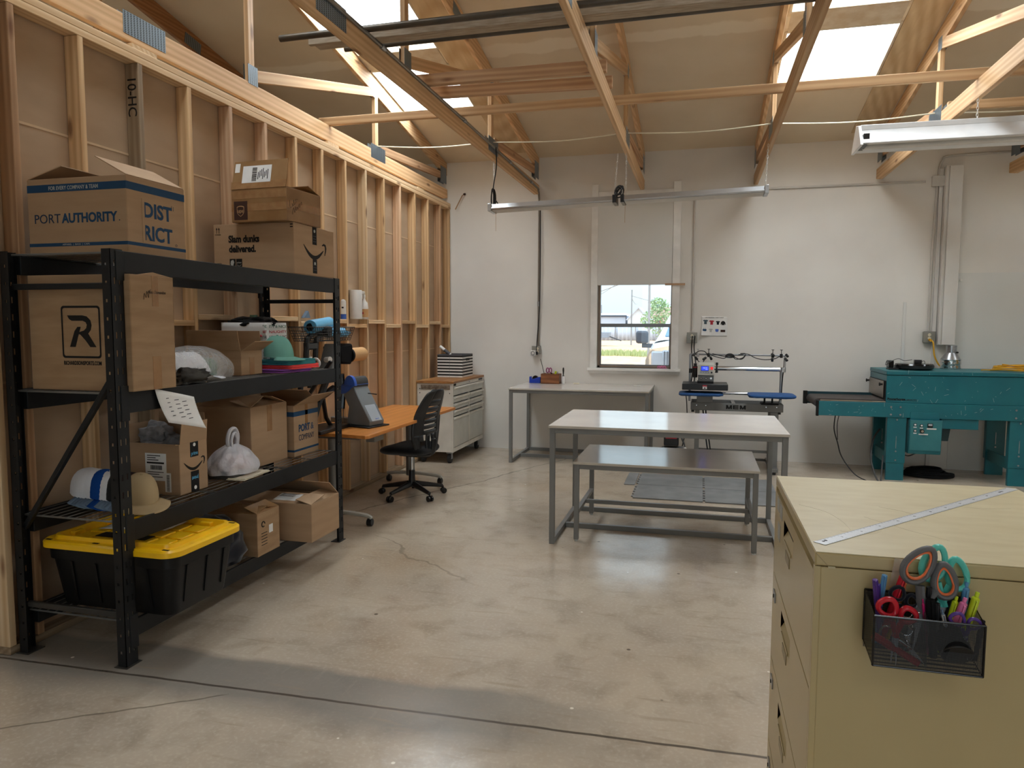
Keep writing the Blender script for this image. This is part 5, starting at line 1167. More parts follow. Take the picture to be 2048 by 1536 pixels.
# tape dispensing machine
t = thing('tape_dispenser_machine', 'grey and blue water-activated tape machine standing on the desk', 'machine', (-2.80, 5.59, .763), R(-105)); t.scale = (1.2, .72, 1.03)
MB().prism([(-.12,.0),(.30,.0),(.30,.012),(-.12,.012)], 'x', -.10, .12).build('base_plate', M['black'], t, bevel=.004)
MB().box(-.03, .04, -.42, -.10, .01, .055).build('paper_tray', M['tapegrey'], t, bevel=.006)
side = [(-.09,.012),(.26,.012),(.27,.05),(.02,.325),(-.01,.335),(-.10,.30),(-.135,.255),(-.06,.16)]
MB().prism(side, 'x', -.065, .085).build('housing', M['tapegrey'], t, bevel=.008)
MB().prism([(.27,.05),(.235,.052),(.125,.175),(.155,.178)], 'x', -.045, .065).build('label_window', M['tapelight'], t, bevel=.004)
MB().prism([(.232,.075),(.222,.075),(.150,.160),(.160,.160)], 'x', -.025, .045).build('window', M['foil'] if 0 else M['tapegrey'], t)
text(t, 'machine_words', 'TAPE', .018, (.0, 0, 0), (0,0,0), M['blueplastic'], width=.05).matrix_local = Matrix(((1,0,0,-.02),(0,-.75,.66,.262),(0,.66,.75,.0625),(0,0,0,1)))
MB().prism([(-.16,.26),(-.17,.32),(-.145,.345),(.03,.345),(.02,.33),(-.05,.29),(-.10,.27)], 'x', -.075, .095).build('blue_tray', M['blueplastic'], t, bevel=.006)
MB().cyl((-.07, -.085, .335), (.095, -.085, .335), .070, n=28).build('blue_cover', M['blueplastic'], t, bevel=.006) if False else None
MB().prism([(-.02+.085*math.cos(R(a)), .335+.085*math.sin(R(a))) for a in range(0, 181, 12)], 'x', .075, .100).build('blue_cover', M['blueplastic'], t, bevel=.003)
MB().cyl((-.07, -.035, .345), (.076, -.035, .345), .062, n=28).build('rubber_roller', M['rubber'], t, bevel=.004)
bx(.05, .08, -.02, .012, .285, .31).build('warning_sticker', M['yellow'], t)
MB().cyl((.087, -.02, .02), (.092, -.02, .02), .008, n=10).build('bolt', M['galv'], t)
MB().tube([(.0,.12,.27),(.0,.25,.265)], .004, 6).build('antenna_lever', M['ink'], t)
# cap heat press on the desk, mostly hidden by the rack post
t = thing('cap_press', 'black cap heat press with bent lever arms behind the rack on the desk', 'press', (-2.95, 5.25, .763))
for y in (-.27, -.13):
    P_ = [(0, y-.10, .30), (0, y-.10, .50), (0, y, .58), (0, y+.0, .62), (0, y+.02, .745), (0, y+.08, .775), (0, y+.40 if y > -.2 else y+.20, .81)]
    MB().tube([Vector(p) for p in P_[2:]], .022, 8).build('lever_arm', M['black'], t); MB().tube([(0,y,.60),(0,y-.07,.50),(0,y-.09,.36)], .022, 8).build('lever_arm', M['black'], t)
bx(-.02, .02, -.28, -.12, .66, .72).build('arm_plate', M['black'], t, bevel=.01)
MB().cyl((.03, -.02, .80), (.07, -.02, .80), .045, n=20).build('pivot', M['black'], t)
MB().tube([(0,.12,.50),(.0,-.0,.36),(0,-.12,.20),(0,-.22,.02)], .030, 8).build('main_arm', M['black'], t)
MB().tube([(0,-.12,.25),(0,.05,.30),(0,.15,.33)], .028, 8).build('main_arm', M['black'], t); MB().tube([(0,-.02,.25),(0,.02,.10),(0,.1,.02)], .018, 8).build('main_arm', M['black'], t)
bx(-.12, .12, -.28, .20, 0, .03).build('base', M['black'], t, bevel=.005)
MB().prism([(.12,.68),(.34,.70),(.36,.67),(.33,.52),(.14,.54)], 'x', -.08, .08).build('cap_platen', M['blackmat'], t, bevel=.015); MB().prism([(-.02,.46),(.10,.70),(.12,.70),(.10,.44)], 'x', -.05, .07).build('grey_guard', M['tapegrey'], t, bevel=.008)
MB().tube([(.0,.30,.44),(.0,.32,.26),(0,.30,.14)], .022, 8).build('gas_spring', M['blackgloss'], t); MB().tube([(.0,.33,.30),(.0,.31,.02)], .006, 6).build('spring_rod', M['galv'], t)
MB().cyl((.09,-.06,.58),(.04,-.04,.575),.022,n=16).build('knob', M['white'], t)
# kraft roll, wire basket
t = thing('kraft_paper_roll', 'roll of brown kraft paper on a black bar between rack and partition', 'paper roll', (-2.92, 5.62, 1.36), R(0))
MB().cyl((0, 0, 0), (-.04, .33, 0), .060, n=28).build('roll', M['kraft'], t, bevel=.003); MB().cyl((.01, -.05, 0), (-.05, .44, 0), .014, n=12).build('bar', M['black'], t); MB().cyl((.0, -.03, 0), (0, .0, 0), .066, n=24).build('end_flange', M['blackmat'], t)
t = thing('wire_basket', 'dark wire basket holding a sky blue roll behind the rack post', 'basket', (-2.98, 5.30, 1.49))
mb = MB(); bw, bd, bh = .20, .55, .11
def bp_(k, z): 
    e = 1+.18*z/bh; return [(-bw/2*e, -bd/2*e), (bw/2*e, -bd/2*e), (bw/2*e, bd/2*e), (-bw/2*e, bd/2*e)][k % 4]
for z in (0, .02, .04, .06, .08, .11): mb.tube([(*bp_(k, z), z) for k in range(4)], .0026 if z < .1 else .004, 5, closed=True)
for k in range(4):
    n = 8 if k % 2 == 0 else 20
    for i in range(n):
        f = i/n; a, b2 = bp_(k, 0), bp_(k+1, 0); c, d2 = bp_(k, bh), bp_(k+1, bh)
        mb.cyl((a[0]+(b2[0]-a[0])*f, a[1]+(b2[1]-a[1])*f, 0), (c[0]+(d2[0]-c[0])*f, c[1]+(d2[1]-c[1])*f, bh), .0022, n=5, caps=False)
for i in range(8): mb.cyl((-bw/2+bw*i/7, -bd/2, 0), (-bw/2+bw*i/7, bd/2, 0), .0022, n=5)
mb.build('wire_cage', M['rackrail'], t)
t = thing('vinyl_roll', 'sky blue vinyl roll lying in the wire basket', 'roll', (-2.97, 5.30, 1.60)); MB().cyl((.03, -.27, .0), (-.02, .12, .035), .055, .05, n=24).build('roll', M['skyblue'], t, bevel=.004); MB().cyl((.032, -.274, .0), (.03, -.268, 0), .03, n=20).build('core', M['blackmat'], t)
tag(lump('blue_wrap', (.18,.28,.07), M['skyblue'], None, (-2.97, 5.47, 1.52), seed=8, amp=.2), 'sky blue film bundled in the far end of the wire basket', 'film')
t = thing('wall_hook_lamp', 'small white bulb-shaped knob on a cream cable behind the rack', 'lamp', (-3.05, 5.22, 1.34)); MB().tube(smooth_path([(0,.05,.12),(0,-.02,.06),(0,0,.02)],5), .003, 5).build('cable', M['cream'], t); MB().sph((0,0,0), (.022,.03,.022), 12, 8).build('bulb', M['white'], t)

# ---------------------------------------------------------------- office chair
ch = thing('office_chair', 'black swivel office chair with a slotted plastic back beside the desk', 'chair', (-2.62, 6.28, 0), R(172))
for k in range(5):
    a = R(72*k+8); c, s = math.cos(a), math.sin(a)
    MB().tube([(c*.04, s*.04, .115), (c*.15, s*.15, .10), (c*.30, s*.30, .075)], [.030, .024, .017], 8).build('base_arm', M['black'], ch)
    cs = MB().cyl((c*.31-s*.026, s*.31+c*.026, .028), (c*.31-s*.006, s*.31+c*.006, .028), .028, n=18).cyl((c*.31+s*.026, s*.31-c*.026, .028), (c*.31+s*.006, s*.31-c*.006, .028), .028, n=18).cyl((c*.305, s*.305, .03), (c*.305, s*.305, .075), .008, n=8)
    cs.build('caster', M['blackgloss'], ch, bevel=.003)
MB().cyl((0,0,.09), (0,0,.25), .034, .028, n=20).build('column_shroud', M['black'], ch); MB().cyl((0,0,.25), (0,0,.40), .014, n=14).build('gas_lift', M['chrome'], ch)
bx(-.10, .10, -.07, .07, .385, .415).build('seat_mechanism', M['black'], ch, bevel=.008); MB().tube([(0,-.05,.39),(0,-.20,.385),(.0,-.25,.37)], .007, 6).build('adjust_lever', M['black'], ch)
def seat(u, v):
    th = 2*PI*u; ph = PI*v; e = lambda q: math.copysign(abs(q)**.55, q)
    x, y = .245*e(math.cos(th))*math.sin(ph)**.5, .245*e(math.sin(th))*math.sin(ph)**.5
    return (x+.02, y, .450+.052*-math.cos(ph)+.02*(x/.245)*(-.5)*0+.02*(abs(y)/.24)**2-(.02*max(0, x/.24)**2))
MB().grid(seat, 40, 16, wrap=True).build('seat', M['blackfab'], ch, smooth=70)
# backrest: curved shell with slots (x forward, back at -x)
def bshape(u, v):
    """u across -1..1, v up 0..1"""
    y = u; z = .43+.60*v
    wv = (.16+.085*max(0, math.sin(PI*min(1, v*1.15)))**.8) if v < .55 else .235-.10*((v-.55)/.45)**2
    if v > .93: wv *= 1-((v-.93)/.07)**2*.35
    x = -.215-.05*v-.035*math.sin(PI*v*1.1)*-1+.055*u*u*(1-.3*v)-.045*max(0, v-.6)*2
    return Vector((x, u*wv, z))
mb = MB()
def strip(u0, u1, v0, v1, nu=6, nv=3): mb.grid(lambda a, b2: bshape(u0+(u1-u0)*a, v0+(v1-v0)*b2), nu, nv)
strip(-1, -.46, .30, 1, 5, 24); strip(.46, 1, .30, 1, 5, 24); strip(-1, -.72, .0, .30, 3, 10); strip(.72, 1, .0, .30, 3, 10); strip(-.46, .46, .84, 1.0, 12, 6); strip(-.72, .72, 0, .05, 12, 2)
slots = [(.36,.385),(.44,.465),(.53,.555),(.62,.645),(.72,.745)]
z = .28
z = .30
for a, b2 in slots: strip(-.46, .46, z, a, 12, 2); z = b2
strip(-.46, .46, z, .84, 12, 2); strip(-.72, -.50, .20, .30, 3, 3); strip(.50, .72, .20, .30, 3, 3)
for s_ in (-1, 1):
    mb.grid(lambda a, b2: bshape(s_*(.22-.16*b2+ .22*a), .04+.26*b2), 4, 8)
mb.build('backrest', M['black'], ch, solid=.016, smooth=50, bevel=0)
MB().tube(smooth_path([(-.05,0,.40),(-.16,0,.40),(-.225,0,.45),(-.24,0,.56)], 5), .018, 8, flat=1.6).build('back_support', M['black'], ch)
MB().tube(smooth_path([tuple(bshape(-1, v)+Vector((-.0,0,0))) for v in (.55,.3,.12,.0)]+[tuple(bshape(0, -.02)+Vector((.02,0,-.01)))]+[tuple(bshape(1, v)) for v in (.0,.12,.3,.55)], 5), .015, 8).build('back_rim', M['black'], ch)

# ---------------------------------------------------------------- tool cabinet
t = thing('tool_cabinet', 'white rolling tool cabinet with many drawers and a butcher block top in the corner', 'cabinet', (-2.765, 7.87, 0))
CW, CD = -.445, 1.20     # x extent (to -x), y extent
bx(CW, -.012, 0, CD, .135, .945).build('cabinet_body', M['toolwhite'], t, bevel=.004)
bx(CW-.005, .012, -.012, CD+.005, .945, .972).build('worktop', M['butcher'], t, bevel=.002)
bx(-.012, .006, .583, .607, .185, .80).build('centre_post', M['toolwhite'], t, bevel=.002); bx(-.012, 0, 0, .022, .135, .945).build('corner_trim', M['toolwhite'], t); bx(-.012, 0, CD-.022, CD, .135, .945).build('corner_trim', M['toolwhite'], t); bx(-.012, 0, .022, CD-.022, .135, .185).build('lower_rail', M['toolwhite'], t); bx(-.012, 0, .022, CD-.022, .905, .945).build('upper_rail', M['toolwhite'], t)
bx(-.0115, -.011, .02, CD-.02, .18, .91).build('gap_shade', M['shadowgap'], t, smooth=0)  # dark sheet paints the shade between the drawers
def drawer(y0, y1, z0, z1):
    d = bx(-.011, .002, y0+.012, y1-.012, z0+.003, z1-.005).build('drawer', M['toolgrey'], t, bevel=.002)
    MB().prism([(.002, z1-.036), (.020, z1-.030), (.028, z1-.014), (.024, z1-.007), (.002, z1-.005)], 'y', y0+.014, y1-.014).build('drawer_pull', M['toolwhite'], d, bevel=.002)
drawer(.022, CD-.022, .800, .905)
ym = .595
for zz in ((.715,.795),(.635,.712),(.555,.632)): drawer(.022, ym, *zz); drawer(ym, CD-.022, *zz)
drawer(.022, ym, .189, .551); drawer(ym, CD-.022, .189, .551)
bx(0, .002, .03, .11, .915, .940).build('brand_plate', M['ink'], t); bx(0, .0015, CD-.20, CD-.04, .915, .938).build('brand_plate', M['greyprint'], t); MB().cyl((0,.62,.925),(.004,.62,.925),.009,n=12).build('lock', M['galv'], t)
for x, y in ((-.06,.06),(-.39,.06),(-.06,CD-.10),(-.39,CD-.10)):
    MB().cyl((x-.02, y, .055), (x+.02, y, .055), .055, n=24).build('caster_wheel', M['rubberdk'], t, bevel=.006); bx(x-.032, x+.032, y-.035, y+.035, .115, .135).build('caster_plate', M['galv'], t); bx(x+.022, x+.028, y-.02, y+.02, .05, .12).build('caster_fork', M['galv'], t)
for x in (-.04, CW+.035):
    for z in (.83, .88): MB().cyl((x, -.003, z), (x, 0, z), .006, n=10).build('screw', M['ink'], t)
M['weathersteel'] = mat('rusty_steel', (150,138,124), 0.5, metal=.5, col2=(104,90,76), scale=30)
t = thing('framing_square', 'rusty steel T-square hanging on the side of the white tool cabinet', 'square', (-2.97, 7.868, .0)); bx(-.19, .17, -.004, 0, .875, .925).build('cross_blade', M['weathersteel'], t); bx(-.045, .02, -.007, -.003, .62, .90).build('long_blade', M['weathersteel'], t)
t = thing('storage_box', 'black and white striped storage box on the tool cabinet', 'box', (-3.19, 8.50, .973))
for i in range(7):
    for s_ in range(2):
        z0 = .27*(i+(.5 if s_ else 0))/7+.0; z1 = z0+.27/14
        bx(0, .33, 0, .42, z0, z1).build('stripe_band', M['white' if s_ == 0 else 'ink'], t, smooth=0)
MB().box(0,.33,0,.004,.27,.285).box(0,.33,.416,.42,.27,.285).box(0,.004,0,.42,.27,.285).box(.326,.33,0,.42,.27,.285).build('rim', M['greyprint'], t)
bx(.330, .334, .14, .28, .205, .235).build('handle_slot', M['ink'], t, bevel=.004); bx(.16, .162, -.0008, 0, 0, .27).build('seam', M['greyprint'], t)
t = thing('rolled_tube', 'small grey and white tube sticking out of the striped box', 'tube', (-3.10, 8.60, 1.28)); MB().cyl((.05,0,-.03),(-.09,0,.075),.020,n=16).build('tube_body', M['white'], t); MB().cyl((.04,0,-.022),(-.03,0,.03),.0206,n=16).build('tube_label', M['greyprint'], t)

# ---------------------------------------------------------------- work tables
def bench(label, x0, x1, y0, y1, h, leg=.038, levelers=False, mid=None):
    t = thing('work_table', label, 'table', (x0, y0, 0)); W_, D_ = x1-x0, y1-y0
    z0 = .014 if levelers else 0.0
    bx(0, W_, 0, D_, h-.018, h-.0015).build('tabletop_core', M['topedge'], t, bevel=.001); bx(.0005, W_-.0005, .0005, D_-.0005, h-.0016, h).build('tabletop', M['tabletop'], t, smooth=0)
    a = .008
    for x in (a, W_-a-leg):
        for y in (a, D_-a-leg):
            l_ = bx(x, x+leg, y, y+leg, z0, h-.018).build('leg', M['frame'], t, bevel=.002)
            if levelers: MB().cyl((x+leg/2, y+leg/2, 0), (x+leg/2, y+leg/2, .006), .014, n=14).cyl((x+leg/2, y+leg/2, .006), (x+leg/2, y+leg/2, .016), .005, n=8).build('leveling_foot', M['white'], l_)
    for y in (a+.002, D_-a-leg+.002): bx(a+leg, W_-a-leg, y, y+leg-.004, h-.018-leg, h-.018).build('apron_rail', M['frame'], t, bevel=.002)
    for x in (a+.002, W_-a-leg+.002): bx(x, x+leg-.004, a+leg, D_-a-leg, h-.018-leg, h-.018).build('apron_rail', M['frame'], t, bevel=.002)
    zb = 0.0 if not levelers else .205
    lr = leg if not levelers else .03
    for x in (a+.002, W_-a-leg+.002): bx(x, x+leg-.004, a+leg, D_-a-leg, zb, zb+lr).build('side_rail', M['frame'], t, bevel=.002)
    bx(a+leg, W_-a-leg, D_*.45, D_*.45+lr, zb, zb+lr).build('long_rail', M['frame'], t, bevel=.002)
    if not levelers: bx(a+leg, W_-a-leg, D_-a-leg, D_-a-.004, zb+.0, zb+lr).build('long_rail', M['frame'], t, bevel=.002)
    return t
bench('tall white-topped work table with a grey steel frame in the middle of the floor', -1.06, .605, 5.12, 6.19, .888)
bench('low white-topped table standing under the tall work table', -.895, .43, 5.235, 6.07, .605, leg=.036, levelers=True)
bench('white-topped work table against the far wall under the window', -2.17, -.535, 8.13, 9.085, .888)
# things on the back table
t = thing('tape_dispenser', 'blue desktop tape dispenser on the far wall table', 'tape dispenser', (-2.03, 8.97, .889))
MB().prism([(-.075,0),(.07,0),(.07,.075),(.045,.078),(.0,.06),(-.04,.05),(-.06,.085),(-.075,.08)], 'y', -.035, .035).build('body', M['deepblue'], t, bevel=.004); MB().cyl((.0,-.02,.06),(.0,.02,.06),.036,n=24).build('tape_roll', M['blackgloss'], t)
t = thing('wooden_crate', 'small brown wooden tool box on the far wall table', 'box', (-1.94, 8.87, .889))
for q in ((0,.235,0,.012,0,.125),(0,.235,.148,.16,0,.125),(0,.012,.012,.148,0,.125),(.223,.235,.012,.148,0,.125),(.01,.22,.01,.15,0,.01)): bx(*q).build('box_board', M['cedar'], t, bevel=.002)
t = thing('scissors', 'plum-handled scissors standing in the wooden box', 'scissors', (-1.87, 8.95, .93)); MB().tube([(0,0,-.02),(-.01,0,.09)], .006, 6).build('blade', M['galv'], t)
for s_ in (-1, 1): MB().tube([(.018*s_+.016*math.cos(a)+.02, 0, .125+.03*math.sin(a)) for a in [2*PI*k/14 for k in range(14)]], .007, 8, closed=True).build('handle', M['plum'], t)
t = thing('screwdriver', 'long thin steel rod leaning out of the wooden box', 'rod', (-1.90, 8.94, .90)); MB().cyl((.02,0,0),(-.06,0,.30),.004,n=8).build('shaft', M['rackrail'], t); MB().cyl((.02,0,0),(-.0,0,.08),.010,n=10).build('grip', M['plum'], t)
t = thing('utility_knife', 'yellow and black cutter handle poking out of the wooden box', 'knife', (-1.78, 8.95, .96)); MB().cyl((-.0,0,0),(.02,0,.085),.013,n=10).build('body', M['limepl'], t); MB().cyl((-.05,0,.0),(-.035,0,.065),.010,n=10).build('clip', M['ink'], t); MB().cyl((.03,0,.0),(.045,0,.08),.006,n=8).build('clip', M['galv'], t)
t = thing('lint_roller', 'white lint roller standing on its end with a black handle up', 'lint roller', (-1.665, 8.95, .889)); MB().cyl((0,0,0),(0,0,.095),.022,n=24).build('paper_roll', M['paper'], t); MB().lathe([(.016,.095),(.006,.11),(.008,.13),(.012,.17),(.010,.195),(.004,.205)], 16).build('handle', M['blackgloss'], t)
tag(MB().tube(arc((-1.50, 8.97, .895), .035, 0, 360, 20)[:-1], .006, 6, closed=True).build('tape_ring', M['cream']), 'flat cream ring lying beside the lint roller', 'ring')
tag(MB().grid(lambda u, v: (-.78+.09*u, 8.85+.05*v+.01*u, .8895+.006*abs(noise.noise(Vector((u*4, v*4, 3))))), 8, 5).build('paper_scrap', M['paper'], solid=.0006), 'white paper scrap on the right part of the far wall table', 'paper')
# poster
t = thing('wall_poster', 'white poster with shirt and bag pictures taped to the far wall', 'poster', (.012, YB, 1.497))
def pst(u, v):
    k = max(0, 1-u*2.2)*max(0, 1-v*1.7); return (.303*u, -.003-.05*k*k, .235*v+.012*max(0, 1-u*2.5)*max(0, 1-v*2)+.012*(1-u)*v)
MB().grid(pst, 20, 16).build('sheet', M['paper'], t, solid=.0008, smooth=70)
def onp(u, v, e=.0012): p = pst(u, v); return (p[0], p[1]-e, p[2])
def pic(name, poly, cu, cv, s, mtn):
    mb = MB(); mb.add([onp(cu+a*s, cv+b2*s*1.28) for a, b2 in poly], [tuple(range(len(poly)))]); return mb.build(name, M[mtn], t, smooth=0)
shirt = [(-.5,.28),(-.2,.42),(0,.36),(.2,.42),(.5,.28),(.42,.08),(.26,.14),(.26,-.45),(-.26,-.45),(-.26,.14),(-.42,.08)]
hood = [(-.5,-.3),(-.4,.2),(-.15,.42),(.15,.42),(.4,.2),(.5,-.3),(.4,-.34),(.3,-.1),(.28,-.4),(-.28,-.4),(-.3,-.1),(-.4,-.34)]
bagp = [(-.4,-.3),(-.42,.12),(-.2,.12),(-.18,.4),(-.13,.4),(-.13,.12),(.13,.12),(.13,.4),(.18,.4),(.2,.12),(.42,.12),(.4,-.3),(.25,-.38),(-.25,-.38)]
M['slate'] = mat('slate_print', (74,92,100), .7)
for (pl, cu, cv, s, mm) in ((shirt,.16,.72,.20,'slate'),(shirt,.40,.70,.20,'redprint'),(shirt,.64,.69,.17,'navyfab'),(hood,.84,.68,.20,'ink'),(bagp,.13,.33,.18,'bluestripe'),(shirt,.37,.30,.16,'palebox'),([(-.4,.3),(.4,.3),(.38,-.2),(.2,-.4),(-.2,-.4),(-.38,-.2)],.61,.31,.16,'blueplastic'),([(-.5,.25),(.5,.25),(.5,-.25),(-.5,-.25)],.84,.28,.18,'brown')): pic('printed_picture', pl, cu, cv, s, mm)
text(t, 'poster_title', 'HTV PRESSING CHEAT SHEET', .013, (.045, -.0045, .222), '-y', M['ink'], width=.215, bold=.02)

# ---------------------------------------------------------------- floor mats, orange cord
def foam(x0, x1, y0, y1, label, teeth=True):
    mb = MB(); n = 12; poly = []
    s_ = (x1-x0)/n
    left = []
    nn = 11; h = (y1-y0)/nn
    for i in range(nn): left += [(x0+(0 if i % 2 else .02), y0+h*i), (x0+(0 if i % 2 else .02), y0+h*(i+1))]
    poly = left+[(x1, y1), (x1, y0)]
    mb.prism(poly, 'z', 0.0008, .011); return tag(mb.build('foam_mat', M['mat'], bevel=.0015, seg=1, smooth=0), label, 'mat', 'interlocking floor mats')
foam(-.60, .06, 6.73, 7.31, 'grey foam floor mat behind the table legs, near left one'); foam(.0605, .75, 6.73, 7.29, 'grey foam floor mat, near right one beside the filing cabinet side')
foam(-.60, .06, 7.32, 7.90, 'grey foam floor mat, far left one by the orange cord'); foam(.0605, .75, 7.30, 7.88, 'grey foam floor mat, far right one in front of the press')
tag(bx(-.72, -.61, 7.30, 7.90, .001, .009).build('foam_mat', M['mat'], bevel=.003), 'narrow edge strip beside the far left foam mat', 'mat')
mb = MB()
for i in range(7): mb.tube([(-.33+(.10+.006*i)*math.cos(a)+.01*math.sin(3*a+i), 8.03+(.05+.004*i)*math.sin(a), .012+.007*i+.004*math.sin(2*a+i)) for a in [2*PI*k/24 for k in range(24)]], .005, 6, closed=True)
tag(mb.build('extension_cord', M['orangecord']), 'coil of orange extension cord on the floor behind the tables', 'cord')
tag(MB().tube(smooth_path([(-.22,8.0,.02),(-.05,7.98,.015),(.08,7.95,.02),(.15,7.98,.015),(.3,8.02,.008)], 6), .005, 6).build('extension_cord', M['rackrail']), 'thin dark cable trailing from the orange coil toward the press', 'cord')
# compressor
t = thing('air_compressor', 'small air compressor with a red motor under the press table', 'compressor', (-.25, 8.05, 0))
MB().cyl((-.14,0,.19),(.14,0,.19),.11,n=24).build('tank', M['galv'], t, bevel=.03); bx(-.11,.05,-.06,.06,.31,.43).build('motor', M['black'], t, bevel=.01); bx(-.09,.03,-.07,-.05,.39,.42).build('red_cover', M['redprint'], t)
for i in range(3): MB().tube(smooth_path([(.0+.03*i,-.05,.44),(.08,-.06,.40),(.12,-.06,.30),(.13,-.05,.2)], 5), .008, 6).build('hose', M['galv' if i == 1 else 'black'], t)
MB().sph((.12,-.09,.285),(.02,.02,.02),12,8).build('gauge', M['white'], t)
for x in (-.1, .1): MB().cyl((x,-.09,.02),(x,-.05,.09),.012,n=8).cyl((x,.09,.02),(x,.05,.09),.012,n=8).build('foot', M['black'], t)
# ---------------------------------------------------------------- twin heat press on its stand
t = thing('heat_press', 'grey twin heat press on a stand with two blue platens and a small blue screen', 'press', (0, 8.30, 0))
Fm = M['frame']
bx(-.085, .90, 0, .012, .680, .765).build('stand_beam', Fm, t, bevel=.003); bx(-.085, .90, .40, .412, .680, .765).build('stand_beam', Fm, t, bevel=.003)
bx(-.085, -.073, .012, .40, .680, .765).build('stand_beam', Fm, t, bevel=.002); bx(.888, .90, .012, .40, .680, .765).build('stand_beam', Fm, t, bevel=.002); bx(.36, .40, .012, .40, .70, .760).build('stand_crossbar', Fm, t, bevel=.002)
bx(-.07, .885, .02, .395, .676, .682).build('stand_tray', M['rubber'], t)
for k, ch_ in enumerate('MEM'):
    x0 = .298+.073*k; w0, h0, st = .064, .044, .017
    if ch_ == 'M': parts = [[(0,0),(st,0),(st,h0),(0,h0)], [(w0-st,0),(w0,0),(w0,h0),(w0-st,h0)], [(0,h0),(st+.002,h0),(w0/2+.007,0),(w0/2-.007,0)], [(w0,h0),(w0/2+.007,0),(w0/2-.007,0),(w0-st-.002,h0)]]
    else: parts = [[(0,0),(st,0),(st,h0),(0,h0)]]+[[(0,z),(w0-.004,z),(w0-.004,z+.011),(0,z+.011)] for z in (0, h0/2-.0055, h0-.011)]
    mb = MB(); [mb.prism([(x0+u, .701+v) for u, v in p_], 'y', -.0013-.0001*i, 0) for i, p_ in enumerate(parts)]
    mb.build('maker_letter', M['ink'], t, smooth=0)
for x0, x1 in ((-.035, .015), (.775, .855)):
    for y in (.02, .34): bx(x0, x1, y, y+.05, .05, .68).build('leg', Fm, t, bevel=.003)
    bx(x0, x1, -.10, .60, .03, .07).build('foot_bar', Fm, t, bevel=.003)
    for y in (-.07, .57): MB().cyl(((x0+x1)/2, y, 0), ((x0+x1)/2, y, .03), .02, n=12).build('foot_pad', M['black'], t)
bx(.015, .775, .36, .385, .16, .19).build('lower_crossbar', Fm, t, bevel=.002); bx(.015, .775, .53, .56, .035, .065).build('lower_crossbar', Fm, t, bevel=.002)
for x in (-.06, .86): MB().cyl((x, .03, .655), (x, .03, .68), .018, n=12).build('knob', M['black'], t)
for x in (-.02, .08, .72, .83): MB().cyl((x, -.006, .735), (x, .0, .735), .005, n=8).cyl((x, .02, .70), (x, .02, .78), .004, n=6).build('bolt', M['chrome'], t)
def padmesh(x0, x1, y0, y1, z0, z1):
    def P(u, v):
        th = 2*PI*u; ph = PI*v; e = lambda q, k=.3: math.copysign(abs(q)**k, q)
        return ((x0+x1)/2+(x1-x0)/2*e(math.cos(th))*math.sin(ph)**.25, (y0+y1)/2+(y1-y0)/2*e(math.sin(th))*math.sin(ph)**.25, (z0+z1)/2-(z1-z0)/2*e(math.cos(ph), .6)-.010*(1 if v < .5 else 0)*abs(noise.noise(Vector((math.cos(th)*3, math.sin(th)*3, x0)))))
    return MB().grid(P, 60, 14, wrap=True)
padmesh(-.215, .262, -.27, .10, .858, .892).build('lower_platen', M['bluepad'], t, smooth=70); padmesh(.52, 1.01, -.25, .14, .852, .890).build('lower_platen', M['bluepad'], t, smooth=70)
bx(-.02, .15, -.14, .06, .78, .858).build('platen_bracket', M['frame'], t, bevel=.004)
for x in (.70, .78): MB().cyl((x, -.02, .765), (x, -.02, .855), .010, n=10).build('platen_post', M['ink'], t)
bx(.66, .84, -.10, .06, .768, .785).build('platen_bracket', M['ink'], t, bevel=.003)
MB().cyl((-.06, .18, .862), (.86, .18, .862), .016, n=16).build('slide_rail', M['chrome'], t)
mb = MB().box(-.178, .305, -.25, .14, .925, .992); up = mb.build('upper_platen', M['black'], t, bevel=.006)
bx(.04, .085, -.2525, -.2495, .938, .980).build('warning_sticker', M['paper'], up); bx(.04, .085, -.2532, -.2520, .966, .980).build('warning_sticker', M['redprint'], up); MB().prism([(.05,.943),(.075,.943),(.0625,.96)], 'y', -.2532, -.252).build('warning_sticker', M['ink'], up)
bx(-.02, .155, -.10, .08, .992, 1.010).build('head_base', M['ink'], t, bevel=.003)
bx(-.012, .158, -.05, .10, 1.010, 1.075).build('control_box', M['tapegrey'], t, bevel=.003); cb = bx(-.012, .162, -.06, .10, 1.075, 1.195).build('control_box', M['toolgrey'], t, bevel=.004)
MB().prism([(-.06,1.195),(.10,1.195),(.10,1.215),(.0,1.215)], 'x', -.005, .158).build('control_lid', M['toolgrey'], t, bevel=.002)
bx(.018, .102, -.0625, -.0598, 1.125, 1.178).build('display_frame', M['deepblue'], cb); bx(.024, .096, -.0635, -.0622, 1.132, 1.172).build('display_screen', M['lcd'], cb)
text(cb, 'display_digits', '00:43', .017, (.040, -.0642, 1.152), '-y', M['lcdtext'], width=.045); text(cb, 'display_digits', '350', .012, (.066, -.0642, 1.137), '-y', M['lcdtext'], width=.022)
bx(.008, .105, -.0625, -.0598, 1.100, 1.116).build('button_strip', M['steelblue'], cb)
for i in range(5): bx(.014+.018*i, .026+.018*i, -.0635, -.0624, 1.104, 1.111).build('key', M['paper'], cb)
bx(.122, .146, -.066, -.0598, 1.140, 1.170).build('power_switch', M['redlamp'], cb, bevel=.002); MB().cyl((.133, -.075, 1.108), (.133, -.06, 1.108), .010, n=14).build('knob', M['black'], cb)
for x in (.022, .075, .128): MB().cyl((x, -.058, 1.042), (x, -.05, 1.042), .0115, n=16).build('dial', M['ink' if x < .1 else 'chrome'], cb); MB().cyl((x, -.060, 1.042), (x, -.058, 1.042), .006, n=12).build('dial_face', M['paper'], cb)
MB().cyl((.16, .16, 1.145), (.915, .16, 1.143), .026, n=24).build('crossarm_tube', M['chrome'], t)
